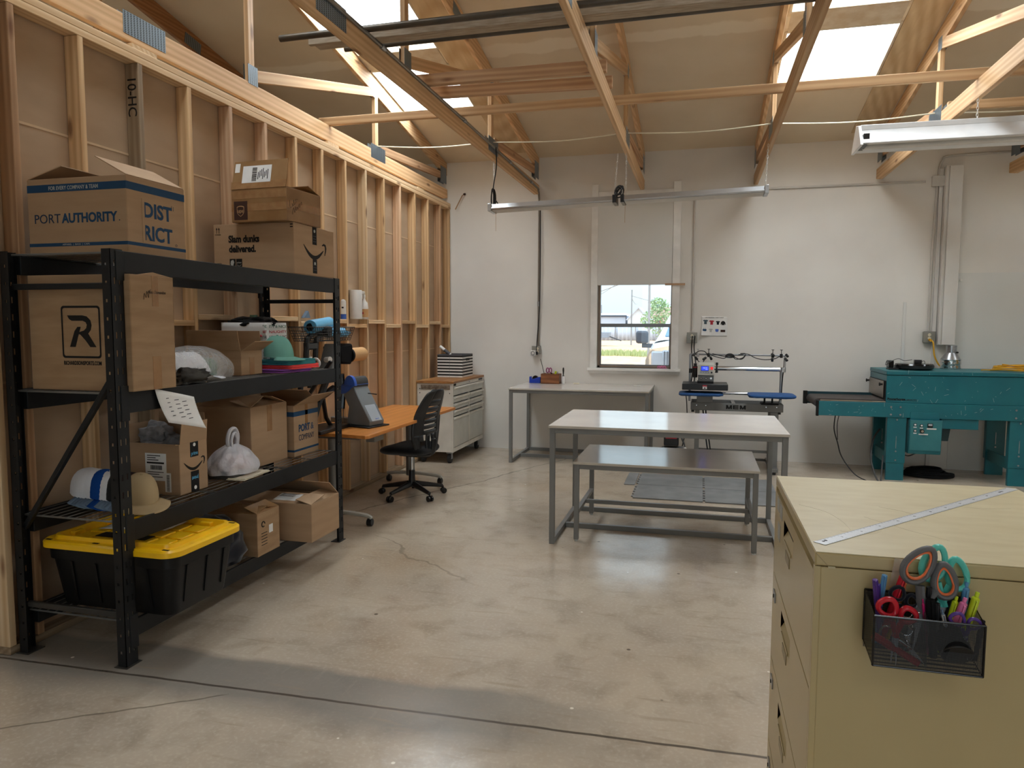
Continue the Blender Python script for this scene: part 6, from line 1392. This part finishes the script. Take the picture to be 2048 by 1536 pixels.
MB().cyl((.910, .15, 1.11), (.915, .15, 1.285), .013, n=16).build('arm_post', M['alu'], t); MB().cyl((.885, .20, .765), (.885, .20, 1.15), .015, n=14).build('arm_post', M['alu'], t); MB().cyl((.895, .16, 1.115), (.895, .16, 1.165), .034, n=18).build('arm_collar', M['alu'], t)
MB().cyl((-.105, .20, 1.30), (.925, .20, 1.295), .010, n=12).build('light_rail', M['darkalu'], t); bx(-.115, -.09, .19, .22, .76, 1.30).build('arm_post', M['darkalu'], t, bevel=.003)
for x in (-.02, .10, .79, .88):
    MB().cyl((x, .19, 1.27), (x, .19, 1.315), .016, n=12).cyl((x, .19, 1.315), (x, .19, 1.355), .004, n=6).cyl((x, .19, 1.355), (x, .19, 1.362), .014, n=12).build('clamp', M['black' if x > .05 else 'alu'], t)
for (x, z, dx) in ((-.05,1.31,-.02),(-.045,1.265,.02),(.12,1.27,.01),(.07,1.265,-.03),(.775,1.315,.02),(.78,1.26,.0),(.925,1.31,.015),(.915,1.265,.02)):
    MB().cyl((x, .14, z), (x+dx, .115, z-.022), .014, n=12).build('laser_pointer', M['black'], t)
def cab_(pts, r=.005, nm='cable', mt='black'): MB().tube(smooth_path(pts, 6), r, 6).build(nm, M[mt], t)
cab_([(-.05,.14,1.31),(.0,.13,1.34),(.06,.14,1.33),(.09,.14,1.28)]); cab_([(.1,.15,1.30),(.2,.15,1.27),(.27,.14,1.26),(.33,.14,1.29),(.45,.14,1.25),(.5,.14,1.31),(.44,.14,1.315)])
cab_([(.42,.14,1.30),(.52,.14,1.31),(.60,.14,1.27),(.70,.14,1.25),(.80,.14,1.26),(.86,.14,1.29)]); cab_([(.14,.15,1.31),(.22,.14,1.29),(.28,.14,1.28)]); cab_([(.36,.13,1.28),(.40,.13,1.25),(.47,.13,1.27),(.49,.13,1.30)]); cab_([(-.03,.1,1.25),(.0,.1,1.215),(.04,.1,1.215),(.06,.1,1.26)])
for i in range(4): MB().tube([(.33+(.05-.005*i)*math.cos(a), .13, 1.283+.016*math.sin(a)+.004*i) for a in [2*PI*k/14 for k in range(14)]], .006, 6, closed=True).build('cable_bundle', M['black'], t)
cab_([(.905,.17,1.12),(.895,.16,1.0),(.89,.17,.80)], .006)
for dx in (0, .03): cab_([(-.09+dx,.70,1.50-.0),(-.095+dx,.55,1.35),(-.075+dx*1.2,.25,1.15),(-.085+dx,.2,.98)], .007)
MB().cyl((-.045,.10,1.04),(-.045,.10,1.17),.026,n=16).cyl((-.045,.10,1.17),(-.045,.10,1.20),.018,n=16).build('air_regulator', M['black'], t); MB().cyl((-.045,.10,1.152),(-.045,.10,1.160),.027,n=16).build('regulator_ring', M['redprint'], t); MB().cyl((-.045,.10,.99),(-.045,.10,1.04),.014,n=12).build('regulator_bowl', M['glass'], t)
MB().cyl((-.095,.12,1.09),(-.095,.12,1.14),.02,n=12).build('air_valve', M['black'], t)
for z in (1.185, 1.10): MB().cyl((.19,.05,z),(.19,.05,z+.03),.014,n=12).build('lever_knob', M['black'], t)
MB().tube([(.17,.05,1.11),(.19,.05,1.10),(.19,.05,1.21)], .008, 6).build('lever', M['black'], t)
cab_([(-.15,.3,.86),(-.13,.25,.70),(-.13,.2,.45),(-.2,.1,.1),(-.22,.0,.01)], .006); cab_([(.05,.1,.69),(.07,.0,.5),(.10,.0,.30),(.14,.02,.05)], .008); cab_([(.08,.1,.69),(.10,.0,.5),(.13,.0,.30),(.17,.02,.05)], .008)

# ---------------------------------------------------------------- conveyor dryer
t = thing('conveyor_dryer', 'large teal conveyor dryer with a grey mesh belt on four legs by the far wall', 'dryer', (1.91, 8.28, 0))
D = M['dryer']; X1 = 2.35; DY = .76
bx(0, X1, 0, DY, .823, 1.112).build('dryer_body', D, t, bevel=.004); bx(-.004, X1+.004, -.006, DY+.004, 1.116, 1.152).build('dryer_lid', M['dryer'], t, bevel=.004); bx(-.002, X1+.002, -.004, DY+.002, 1.1525, 1.156).build('dusty_top', M['dryer2'], t)
bx(-.668, X1+.9, -.012, .012, .668, .822).build('front_rail', D, t, bevel=.003); bx(-.69, 0, DY-.155, DY-.14, .735, .875).build('back_rail', M['dryerdark'], t, bevel=.003); bx(0, X1+.9, DY-.02, DY, .668, .822).build('back_rail', D, t, bevel=.003)
bx(-.680, -.655, -.014, .03, .660, .826).build('rail_end_cap', M['ink'], t, bevel=.003); bx(-.735, -.69, DY-.17, DY-.13, .73, .88).build('rail_end_cap', M['ink'], t, bevel=.003)
MB().cyl((-.655, .03, .80), (-.655, DY-.16, .80), .048, n=28).build('belt_roller', M['belt'], t); bx(-.655, .02, .03, DY-.16, .838, .848).build('conveyor_belt', M['belt'], t); bx(-.655, X1, .03, DY-.16, .752, .758).build('conveyor_belt', M['belt'], t); bx(-.64, .0, .012, .03, .826, .834).build('belt_edge', M['trimgrey'], t)
bx(-.006, .0, .02, DY-.02, .835, 1.05).build('tunnel_shade', M['shadowgap'], t, smooth=0)  # dark slab paints the shade of the tunnel mouth on a solid body
g = bx(-.022, -.016, .05, DY-.06, .870, 1.045).build('entry_guard', M['guard'], t, bevel=.002); g.rotation_euler = (R(0), 0, 0)
for y in (.08, DY-.06): MB().cyl((-.05, y, 1.01), (-.01, y, 1.01), .010, n=10).cyl((-.055, y, 1.01), (-.045, y, 1.01), .018, n=12).build('guard_knob', M['ink'], t)
for x0, x1 in ((.022, .205), (1.155, 1.34)):
    for yy in (0, 1):
        y0, y1 = (.0, .045) if yy == 0 else (DY-.16, DY-.12)
        bx(x0, x1, y0-.004 if yy == 0 else y0, y0+.001 if yy == 0 else y0+.006, .185, .668).build('leg', D, t, bevel=.003); bx(x0+.006, x1-.006, y0, y1, 0, .19).build('leg', D, t, bevel=.003); bx(x0, x0+.006, y0, y1+.02, .18, .668).build('leg', D, t)
        for z in (.645, .31, .215): MB().cyl(((x0+x1)/2, y0-.010, z), ((x0+x1)/2, y0-.004, z), .009, n=10).build('bolt', M['galv'], t)
        bx((x0+x1)/2-.003, (x0+x1)/2+.003, y0-.0065, y0-.0038, .34, .47).build('leg_slot', M['galv'], t)
    bx(x0+.02, x0+.04, .02, DY-.12, .16, .28).build('side_stretcher', M['dryer2'], t, bevel=.003)
for x in (.05, .14, 1.20, 1.28):
    for z in (.70, .78): MB().cyl((x, -.020, z), (x, -.012, z), .010, n=10).build('bolt', M['galv'], t)
bx(.235, .51, -.018, -.012, .655, .730).build('box_hanger', D, t, bevel=.002)
c_ = MB().prism([(-.05,.655),(.12,.655),(.12,.295),(-.03,.295),(-.04,.330)], 'x', .225, .53).build('control_box', D, t, bevel=.004); MB().prism([(-.0525,.650),(-.0505,.650),(-.0425,.335),(-.0445,.335)], 'x', .235, .525).build('control_panel', M['dryer2'], c_, bevel=.002)
def onpan(z): return -.0530+(.65-z)/.315*.008
for x, z in ((.275,.605),(.335,.598),(.277,.542)):
    y = onpan(z); bx(x-.014, x+.014, y-.006, y, z-.013, z+.013).build('push_button', M['ink'], c_, bevel=.003); bx(x-.009, x+.009, y-.009, y-.005, z-.008, z+.008).build('push_button', M['paper'], c_, bevel=.002); bx(x-.015, x+.015, y-.001, y, z-.031, z-.022).build('name_tag', M['paper'], c_)
y = onpan(.6); bx(.39, .44, y-.007, y, .580, .622).build('meter', M['ink'], c_, bevel=.002); bx(.397, .433, y-.008, y-.006, .598, .617).build('meter_window', M['tapelight'], c_); bx(.385, .475, y-.001, y, .560, .572).build('name_tag', M['paper'], c_)
y = onpan(.54); MB().cyl((.34, y, .54), (.34, y-.022, .54), .020, n=20).build('speed_knob', M['ink'], c_, bevel=.002); MB().cyl((.34, y-.022, .54), (.34, y-.024, .54), .013, n=20).build('speed_knob', M['chrome'], c_); bx(.312, .40, y-.001, y, .500, .512).build('name_tag', M['paper'], c_)
bx(.53, .875, .0, .28, .565, .668).build('fan_housing', D, t, bevel=.004); MB().prism([(.53,.57),(.66,.57),(.64,.42),(.53,.42)], 'y', .12, .40).build('motor_housing', M['dryerdark'], t, bevel=.004)
text(t, 'maker_name', 'Powerhouse', .030, (.012, -.0012, .853), '-y', M['ink'], width=.172, bold=.05); text(t, 'maker_name', 'quartz', .022, (.195, -.0012, .855), '-y', M['dryerdark'], width=.095, bold=.03, shear=.2); bx(.02, .30, -.0012, -.0, .846, .848).build('name_rule', M['ink'], t)
rn = random.Random(12); mb = MB()
for i in range(70):
    x = rn.uniform(-.6, 1.5); z = rn.uniform(.68, 1.15) if x > 0 else rn.uniform(.68, .81); a = rn.uniform(0, PI); L_ = rn.choice((.004, .006, .012, .022)); w_ = .0012
    yy = -.0135 if z < .822 else (-.0068 if z > 1.116 else -.0008)
    dx, dz = L_*math.cos(a), L_*math.sin(a); nx, nz = -w_*math.sin(a), w_*math.cos(a)
    mb.add([(x-dx-nx, yy, z-dz-nz), (x+dx-nx, yy, z+dz-nz), (x+dx+nx, yy, z+dz+nz), (x-dx+nx, yy, z-dz+nz)], [(0,1,2,3)])
mb.build('paint_scratches', M['palebox'], t, smooth=0)['kind'] = 'stuff'
MB().tube(smooth_path([(-.45,.2,.67),(-.46,.2,.5),(-.42,.2,.35),(-.38,.15,.2),(-.28,.0,.05),(-.18,-.15,.005)], 6), .006, 6).build('power_cable', M['black'], t); MB().tube(smooth_path([(-.41,.2,.67),(-.43,.2,.55),(-.42,.2,.38)], 6), .004, 6).build('power_cable', M['black'], t)
MB().tube(smooth_path([(.02,.3,.50),(-.06,.2,.40),(-.12,.0,.22),(-.10,-.15,.06),(-.08,-.25,.01)], 6), .010, 6).build('power_cable', M['rubber'], t); MB().tube(smooth_path([(.02,.1,.24),(-.02,-.05,.16),(-.06,-.2,.03),(-.07,-.28,.01)], 6), .008, 6).build('power_cable', M['rubber'], t)
MB().tube(smooth_path([(.22,.2,.26),(.26,.1,.25),(.32,.08,.28),(.34,.05,.30)], 6), .006, 6).build('power_cable', M['black'], t)
# things on the dryer
zt = 1.157
t = thing('robot_vacuum', 'round black robot vacuum lying on the teal dryer', 'vacuum', (2.25, 8.62, zt)); MB().lathe([(.15,0),(.185,.012),(.190,.05),(.180,.066),(.10,.072),(.0001,.073)], 44).build('vacuum_body', M['blackgloss'], t); MB().lathe([(.191,.02),(.192,.045)], 44).build('bumper_ring', M['black'], t)
t = thing('charging_dock', 'small black charging dock with a tangle of cable beside the robot vacuum', 'dock', (2.03, 8.58, zt)); bx(-.05,.05,-.06,.06,0,.02).build('base', M['black'], t, bevel=.004); bx(-.05,-.0,-.06,.06,.02,.10).build('dock_tower', M['blackgloss'], t, bevel=.01)
MB().tube(smooth_path([(-.04,-.05,.08),(-.07,-.06,.10),(-.08,-.05,.05),(-.03,-.06,.09),(.04,-.05,.12),(.1,-.05,.10),(.18,-.03,.11)],6),.003,5).build('dock_cable', M['black'], t)
t = thing('power_adapter', 'small black power adapter resting on the robot vacuum', 'adapter', (2.28, 8.60, zt+.073)); bx(-.035,.035,-.025,.025,0,.035).build('body', M['black'], t, bevel=.004); MB().tube(smooth_path([(.03,0,.01),(.06,0,.025),(.07,0,.0)],5),.003,5).build('lead', M['black'], t)
t = thing('duct_reducer', 'shiny crinkled metal duct reducer rising from the teal dryer', 'duct', (2.67, 8.85, zt)); MB().lathe([(.098,0),(.100,.02),(.097,.05),(.101,.065),(.098,.09),(.101,.105)], 36).build('foil_collar', M['foil'], t); MB().lathe([(.101,.105),(.085,.13),(.058,.175),(.056,.18)], 36).build('reducer_cone', M['galv'], t); MB().lathe([(.054,.178),(.054,.24),(.055,.26)], 30).build('duct_pipe', M['galv'], t); MB().cyl((.045,-.04,.185),(.05,-.055,.185),.010,n=10).build('clamp_screw', M['ink'], t)
t = thing('extension_cord', 'coiled yellow extension cord lying on the right part of the dryer', 'cord', (3.22, 8.55, zt))
for i in range(9):
    o = MB().tube([(.0+(.27-.012*i)*math.cos(a)+.02*math.sin(2*a+i), (.12-.005*i)*math.sin(a)+.01*math.cos(3*a+i), .008+.0065*i+.008*math.sin(a*2+i*1.7)+.006) for a in [2*PI*k/30 for k in range(30)]], .0055, 6, closed=True).build('cord_loop', M['yellowcord'], t)
MB().cyl((.14,-.10,.03),(.20,-.11,.025),.018,n=12).build('plug', M['black'], t); MB().tube(smooth_path([(-.25,.0,.01),(-.32,-.02,.015),(-.35,-.0,.01)],6),.0055,6).build('cord_tail', M['yellowcord'], t)
t = thing('extension_cord', 'yellow cord plugged into the outlet behind the duct reducer', 'cord', (0,0,0)); MB().tube(smooth_path([(2.505,9.02,1.475),(2.53,8.99,1.44),(2.545,8.98,1.30),(2.60,8.98,1.19),(2.66,9.0,1.165)],6),.008,8).build('cable', M['yellowcord'], t); MB().cyl((2.503,9.03,1.475),(2.506,8.995,1.470),.014,n=12).build('plug', M['yellowcord'], t)
mb = MB()
for i in range(8): mb.tube([(2.42+(.27-.02*i)*math.cos(a)+.02*math.sin(2*a+i), 8.62+(.17-.012*i)*math.sin(a), .014+.010*i+.006*math.sin(a*2+i*1.7)) for a in [2*PI*k/30 for k in range(30)]], .010, 6, closed=True)
tag(mb.build('heavy_cable', M['blackmat']), 'thick black cable coiled on the floor beneath the dryer', 'cord')

# ---------------------------------------------------------------- filing cabinet
FX0, FX1, FY0, FY1, FH = .245, .910, 1.592, 2.392, 1.14
t = thing('filing_cabinet', 'beige metal filing cabinet with recessed drawer pulls in the right foreground', 'cabinet', (FX0, FY0, 0))
CW, CD = FX1-FX0, FY1-FY0; B = M['beige']
bx(.012, CW, .0, CD, 0, FH-.0315).build('cabinet_body', B, t, bevel=.002)
bx(0, CW+.001, -.001, CD+.001, FH-.030, FH-.0012).build('top_rim', B, t, bevel=.004); bx(.002, CW-.001, .001, CD-.001, FH-.0014, FH).build('top_panel', M['beigetop'], t)
MB().add([(.0,-.0016,FH-.002),(.0016,-.0016,FH-.002),(.027,-.0016,FH-.029),(.0254,-.0016,FH-.029)], [(0,3,2,1)]).build('mitre_seam', M['beigedk'], t, smooth=0); bx(0.0, CW, -.0005, .001, FH-.0345, FH-.0315).build('seam_gap', M['shadowgap'], t, smooth=0) if False else None
bx(.026, .040, -.0022, 0, FH-.033, FH-.029).build('seam_tab', M['beigetop'], t)
for y0 in (0, CD-.017): bx(0, .0125, y0, y0+.017, 0, FH-.031).build('corner_post', B, t, bevel=.001)
for pts in ([(.02,.42),(.075,.36),(.10,.27),(.105,.20)], [(.16,.33),(.21,.26),(.25,.21),(.30,.16)], [(.22,.45),(.28,.40),(.30,.33)], [(.40,.52),(.47,.50),(.55,.52)], [(.08,.18),(.14,.17),(.17,.20)]):
    MB().tube(smooth_path([(a, b2, FH+.00005) for a, b2 in pts], 5), .0005, 4).build('scratch', M['cream'], t)
dz = [(1.096, .836), (.830, .560), (.554, .284), (.278, .03)]
for k, (z1, z0) in enumerate(dz):
    hy0, hy1, hz0, hz1 = .345, .555, z1-.085, z1-.035
    mb = MB()
    for q in ((.018, CD-.018, z0, hz0), (.018, CD-.018, hz1, z1), (.018, hy0, hz0, hz1), (hy1, CD-.018, hz0, hz1)): mb.box(.0, .014, q[0], q[1], q[2], q[3])
    d = mb.build('drawer', B, t, smooth=0)
    MB().add([(.0,hy0,hz0),(.0,hy1,hz0),(.030,hy1,hz1),(.030,hy0,hz1)], [(0,1,2,3)]).add([(.0,hy0,hz1),(.0,hy1,hz1),(.030,hy1,hz1),(.030,hy0,hz1)], [(0,3,2,1)]).add([(0,hy0,hz0),(.03,hy0,hz1),(0,hy0,hz1)], [(0,1,2)]).add([(0,hy1,hz0),(.03,hy1,hz1),(0,hy1,hz1)], [(0,2,1)]).build('pull_recess', B, d, smooth=0)
    bx(-.003, .0, hy0+.03, hy1-.03, hz0-.006, hz0+.002).build('pull_lip', B, d, bevel=.001)
    bx(-.002, .0, hy0+.06, hy1-.06, hz0-.045, hz0-.018).build('label_holder', M['beigedk'], d, bevel=.001)
    if k: bx(-.004, .0, CD-.10, CD-.05, z1-.07, z1-.04).build('catch_plate', M['galv'], d, bevel=.001); MB().cyl((-.006, CD-.075, z1-.055), (0, CD-.075, z1-.055), .006, n=10).build('catch_screw', M['ink'], d)
bx(.0115, .0125, .01, CD-.01, .02, FH-.034).build('drawer_gap_shade', M['shadowgap'], t, smooth=0)  # shade behind the drawer fronts, put in as a dark sheet
for (y0, y1, z0, z1, w_) in ((.60,.66,1.045,1.085,'IH'),(.68,.73,1.05,1.09,'13'),(.64,.70,.97,1.02,'O')):
    bx(-.0012, .0, y0, y1, z0, z1).build('old_sticker', M['palebox'], t, smooth=0)
# steel ruler, 36 inches, lying across the top
p0 = Vector((.262, 1.652, FH)); p1 = Vector((.895, 2.375, FH)); dv = (p1-p0); Lr = dv.length; az = math.atan2(dv.y, dv.x)
t = thing('steel_ruler', 'long steel ruler lying diagonally on the beige filing cabinet', 'ruler', (p0.x, p0.y, FH+.0003), az)
bx(0, Lr, -.0145, .0145, 0, .0012).build('blade', M['ruler'], t, smooth=0)
mb = MB()
for i in range(1, 288):
    x = .008+i*(Lr-.016)/288; ln = .008 if i % 8 == 0 else (.0055 if i % 4 == 0 else .0032); mb.box(x-.00018, x+.00018, .0145-ln, .0145, .0012, .00135)
    if i % 3 == 0: mb.box(x-.00018, x+.00018, -.0145, -.0145+ln*.8, .0012, .00135)
mb.build('graduations', M['greyprint'], t, smooth=0)
for i in range(1, 12): text(t, 'ruler_number', str(3*i), .008, (.008+3*i*(Lr-.016)/36-.003, -.003, .0013), '+z', M['ink'], ext=.0001)
MB().cyl((.020, .003, .0012), (.020, .003, .0014), .0035, n=14).cyl((.030, .004, .0012), (.030, .004, .0014), .0038, n=14).build('hanging_hole', M['ink'], t, smooth=0)
text(t, 'ruler_number', 'STAINLESS', .006, (Lr-.09, -.002, .0013), '+z', M['ink'], ext=.0001)

# ---------------------------------------------------------------- magnetic mesh organiser and what it holds
OX0, OX1, OY0, OY1, OZ = .343, .535, 1.500, 1.589, .948
t = thing('mesh_organizer', 'black wire mesh organizer hanging on the front of the beige cabinet', 'organizer', (OX0, OY1, OZ))
W_, D_ = OX1-OX0, OY1-OY0; hF, hB = .100, .122
def quad(nm, vs, parent=t): MB().add(vs, [(0,1,2,3)]).build(nm, M['mesh'], parent, smooth=0)
quad('mesh_front', [(0,-D_,0),(W_,-D_,0),(W_,-D_,hF),(0,-D_,hF)]); quad('mesh_back', [(0,-.002,.0),(W_,-.002,.0),(W_,-.002,hB),(0,-.002,hB)]); quad('mesh_bottom', [(0,-D_,.0),(W_,-D_,.0),(W_,-.004,.015),(0,-.004,.015)])
for x in (0, W_*.5, W_): quad('mesh_side', [(x,-D_,0),(x,-.004,.015),(x,-.004,hB),(x,-D_,hF)])
mb = MB(); mb.tube([(0,-D_,hF),(W_,-D_,hF),(W_,-.002,hB),(0,-.002,hB)], .0022, 8, closed=True); mb.tube([(0,-D_,0),(W_,-D_,0),(W_,-.004,.015),(0,-.004,.015)], .0020, 8, closed=True)
for x in (0, W_): mb.tube([(x,-D_,0),(x,-D_,hF)], .0022, 8).tube([(x,-.002,.015),(x,-.002,hB)], .002, 8)
mb.build('rim_wire', M['blackgloss'], t)
def W3(x, y, z): return Vector((x, y, z))
def pen(name, label, p0, p1, r, body, cap_=None, kind='cap', cat='pen'):
    p0 = Vector(p0); p1 = Vector(p1); d = (p1-p0).normalized(); L_ = (p1-p0).length
    t = thing(name, label, cat, p0); q = lambda s_: tuple(d*s_)
    MB().cyl((0,0,0), q(L_*(.62 if kind == 'cap' else .9)), r*.92, n=14).build('barrel', M[body], t)
    if kind == 'cap':
        MB().cyl(q(L_*.60), q(L_), r*1.08, r*.98, n=14).build('pen_cap', M[cap_ or body], t, bevel=.001)
        o = Vector((0,-1,0)); c0 = d*L_*.68+o*r*1.5; c1 = d*L_*.99+o*r*1.5; MB().tube([c0, c1, d*L_*.99+o*r*.6], r*.25, 6).build('pocket_clip', M[cap_ or body], t)
    else:
        MB().cyl(q(L_*.9), q(L_*.93), r*.92, r*.5, n=14).cyl(q(L_*.93), q(L_), r*.48, n=12).build('click_button', M[cap_ or body], t, bevel=.0008)
        o = Vector((0,-1,0)); MB().tube([d*L_*.62+o*r*1.3, d*L_*.88+o*r*1.3, d*L_*.89+o*r*.6], r*.22, 6).build('pocket_clip', M[cap_ or body], t)
    return t
pen('marker_pen', 'purple capped pen standing at the far left of the mesh organizer', (.372,1.57,.965), (.352,1.548,1.105), .0055, 'purplepl'); pen('marker_pen', 'thin dark purple pen beside the purple one, at the far left of the organizer', (.378,1.575,.965), (.361,1.56,1.092), .004, 'purplepl')
pen('marker_pen', 'light blue capped pen, second from the left in the organizer', (.362,1.575,.965), (.372,1.56,1.112), .0055, 'lbluepl'); pen('marker_pen', 'red pen slanting right at the back of the organizer', (.372,1.57,.97), (.406,1.56,1.112), .0075, 'red')
pen('permanent_marker', 'red capped marker lying low inside the mesh front', (.428,1.515,.955), (.346,1.517,1.002), .0075, 'red', 'red', cat='marker')
pen('marker_pen', 'black pen with a pale tip in front of the orange-lined scissors', (.455,1.56,.965), (.449,1.545,1.100), .0055, 'black', 'black'); pen('marker_pen', 'black pen leaning right under the mint scissors', (.465,1.56,.965), (.503,1.56,1.098), .0045, 'black', 'black', 'click')
pen('marker_pen', 'broad matte black marker in the middle of the organizer', (.458,1.53,.965), (.448,1.53,1.080), .0085, 'blackmat', 'blackmat'); pen('marker_pen', 'thin magenta pen in the middle of the organizer', (.452,1.54,.965), (.436,1.535,1.078), .003, 'magpl', 'magpl', 'click')
pen('marker_pen', 'black grip pen right beside the broad marker', (.462,1.535,.965), (.460,1.53,1.074), .0055, 'black'); pen('highlighter', 'yellow-green highlighter with a black window behind the pink one', (.478,1.555,.965), (.500,1.55,1.084), .0065, 'limepl', 'limepl', 'click', cat='marker')
pen('highlighter', 'pink clicking highlighter at the right of the organizer', (.480,1.54,.965), (.512,1.54,1.086), .008, 'pinkpl', 'pinkpl', 'click', cat='marker'); pen('highlighter', 'blue clicking highlighter behind the yellow one', (.512,1.57,.965), (.521,1.565,1.110), .0075, 'lbluepl', 'lbluepl', 'click', cat='marker')
pen('highlighter', 'yellow clicking highlighter furthest right in the organizer', (.506,1.55,.965), (.536,1.55,1.096), .0082, 'limepl', 'limepl', 'click', cat='marker')
for i in range(3): MB()
pen('marker_pen', 'white and lilac pen tip leaning left in front of the pink highlighter', (.492,1.53,.965), (.469,1.53,1.062), .004, 'white', 'steelblue', 'click'); pen('marker_pen', 'short black pen at the right front corner of the organizer', (.532,1.535,.965), (.540,1.53,1.048), .005, 'blackmat', 'blackmat')
def scissors(label, piv, ang_, sc, outer, inner, open_=16, blade='galv', y=1.556, rx=.024, rz=.036, ring=.0052):
    t = thing('scissors', label, 'scissors', (piv[0], y, piv[1]), 0); t.rotation_euler = (R(-4), R(ang_), 0)
    for s_, zo, k in ((-1, 0, 1.0), (1, -.014, .86)):
        cx, cz = s_*rx*1.15*sc, (.062+zo)*sc
        pts = []
        for i in range(22):
            a = 2*PI*i/22; r1, r2 = rx*k*sc, rz*k*sc; px, pz = r1*math.cos(a)*(1-.22*math.sin(a)), r2*math.sin(a); b2 = R(s_*-open_); pts.append((cx+px*math.cos(b2)+pz*math.sin(-b2)*-1, .0016*s_, cz-px*math.sin(b2)*1+pz*math.cos(b2)))
        h = MB().tube(pts, ring*sc, 10, closed=True, flat=1.3).build('handle', M[outer], t)
        if inner: 
            c0 = Vector((cx, 0, cz)); MB().tube([c0+(Vector(p)-c0)*.80 for p in pts], ring*.62*sc, 8, closed=True, flat=1.6).build('soft_grip', M[inner], t)
        MB().tube([(s_*.012*sc, .0016*s_, .030*sc), (s_*.004*sc, .0016*s_, .006*sc), (-s_*.004*sc, .0016*s_, -.012*sc)], [.008*sc, .008*sc, .007*sc], 8, flat=.6).build('handle_shank', M[outer], t)
        MB().prism([(-s_*.001*sc-.006*sc, -.0), (-s_*.001*sc+.006*sc, 0), (-s_*.006*sc+.001, -.085*sc)], 'y', .0005*s_, .0022*s_).build('blade', M[blade], t, smooth=0)
    MB().cyl((0,-.005,0), (0,.005,0), .004*sc, n=12).build('pivot_screw', M['galv'], t)
    return t
scissors('scissors with mint green handles at the back of the organizer', (.480, 1.070), 4, 1.12, 'mintpl', None, 12, y=1.566, rx=.017, rz=.031, ring=.0050)
scissors('scissors with grey and orange handles, tallest at the middle of the organizer', (.438, 1.062), 14, 1.22, 'scgrey', 'orange', 20, y=1.545, rx=.0185, rz=.032, ring=.0042)
scissors('small scissors with round red handles at the left of the organizer', (.386, 1.012), 4, .78, 'red', None, 24, y=1.516, rx=.021, rz=.021, ring=.0058)
scissors('small scissors with dark navy handles behind the red scissors', (.402, 1.040), 10, .62, 'navyfab', None, 20, y=1.548, rx=.020, rz=.022)
scissors('small scissors with dark purple handles at the right front of the organizer', (.506, 1.020), 0, .52, 'purplepl', None, 24, y=1.512, rx=.024, rz=.022)
scissors('thin steel nail scissors lying inside the mesh left compartment', (.410, .985), -38, .62, 'chrome', None, 24, y=1.522, rx=.024, rz=.026, ring=.0024); scissors('thin steel embroidery scissors upright in the left compartment', (.417, 1.020), 10, .45, 'chrome', None, 24, y=1.535, rx=.024, rz=.026, ring=.0026)
pen('yellow_pencil', 'yellow pencil stub at the back left of the organizer', (.385,1.575,.97), (.414,1.57,1.095), .0045, 'yellow', 'orange', 'click', cat='pencil')
t = thing('black_cup', 'black cylinder lying on its side in the right compartment of the organizer', 'cup', (.492, 1.530, .985), 0); MB().cyl((0,-.022,0),(-.012,.03,.035),.028,n=32).build('cup_body', M['blackmat'], t, bevel=.003); MB().cyl((0,-.0245,-.002),(0,-.0215,.0),.0285,n=32).build('cup_end', M['black'], t, bevel=.001)
t = thing('clear_tape_strip', 'strip of clear tape stuck over the cabinet edge above the organizer', 'tape', (.40, 1.589, 1.08)); MB().add([(-.012,0,0),(.018,0,0.0),(.022,-.0,.058),(-.004,-.0,.060)], [(0,1,2,3)]).build('strip', M['clearfilm'], t, smooth=0)
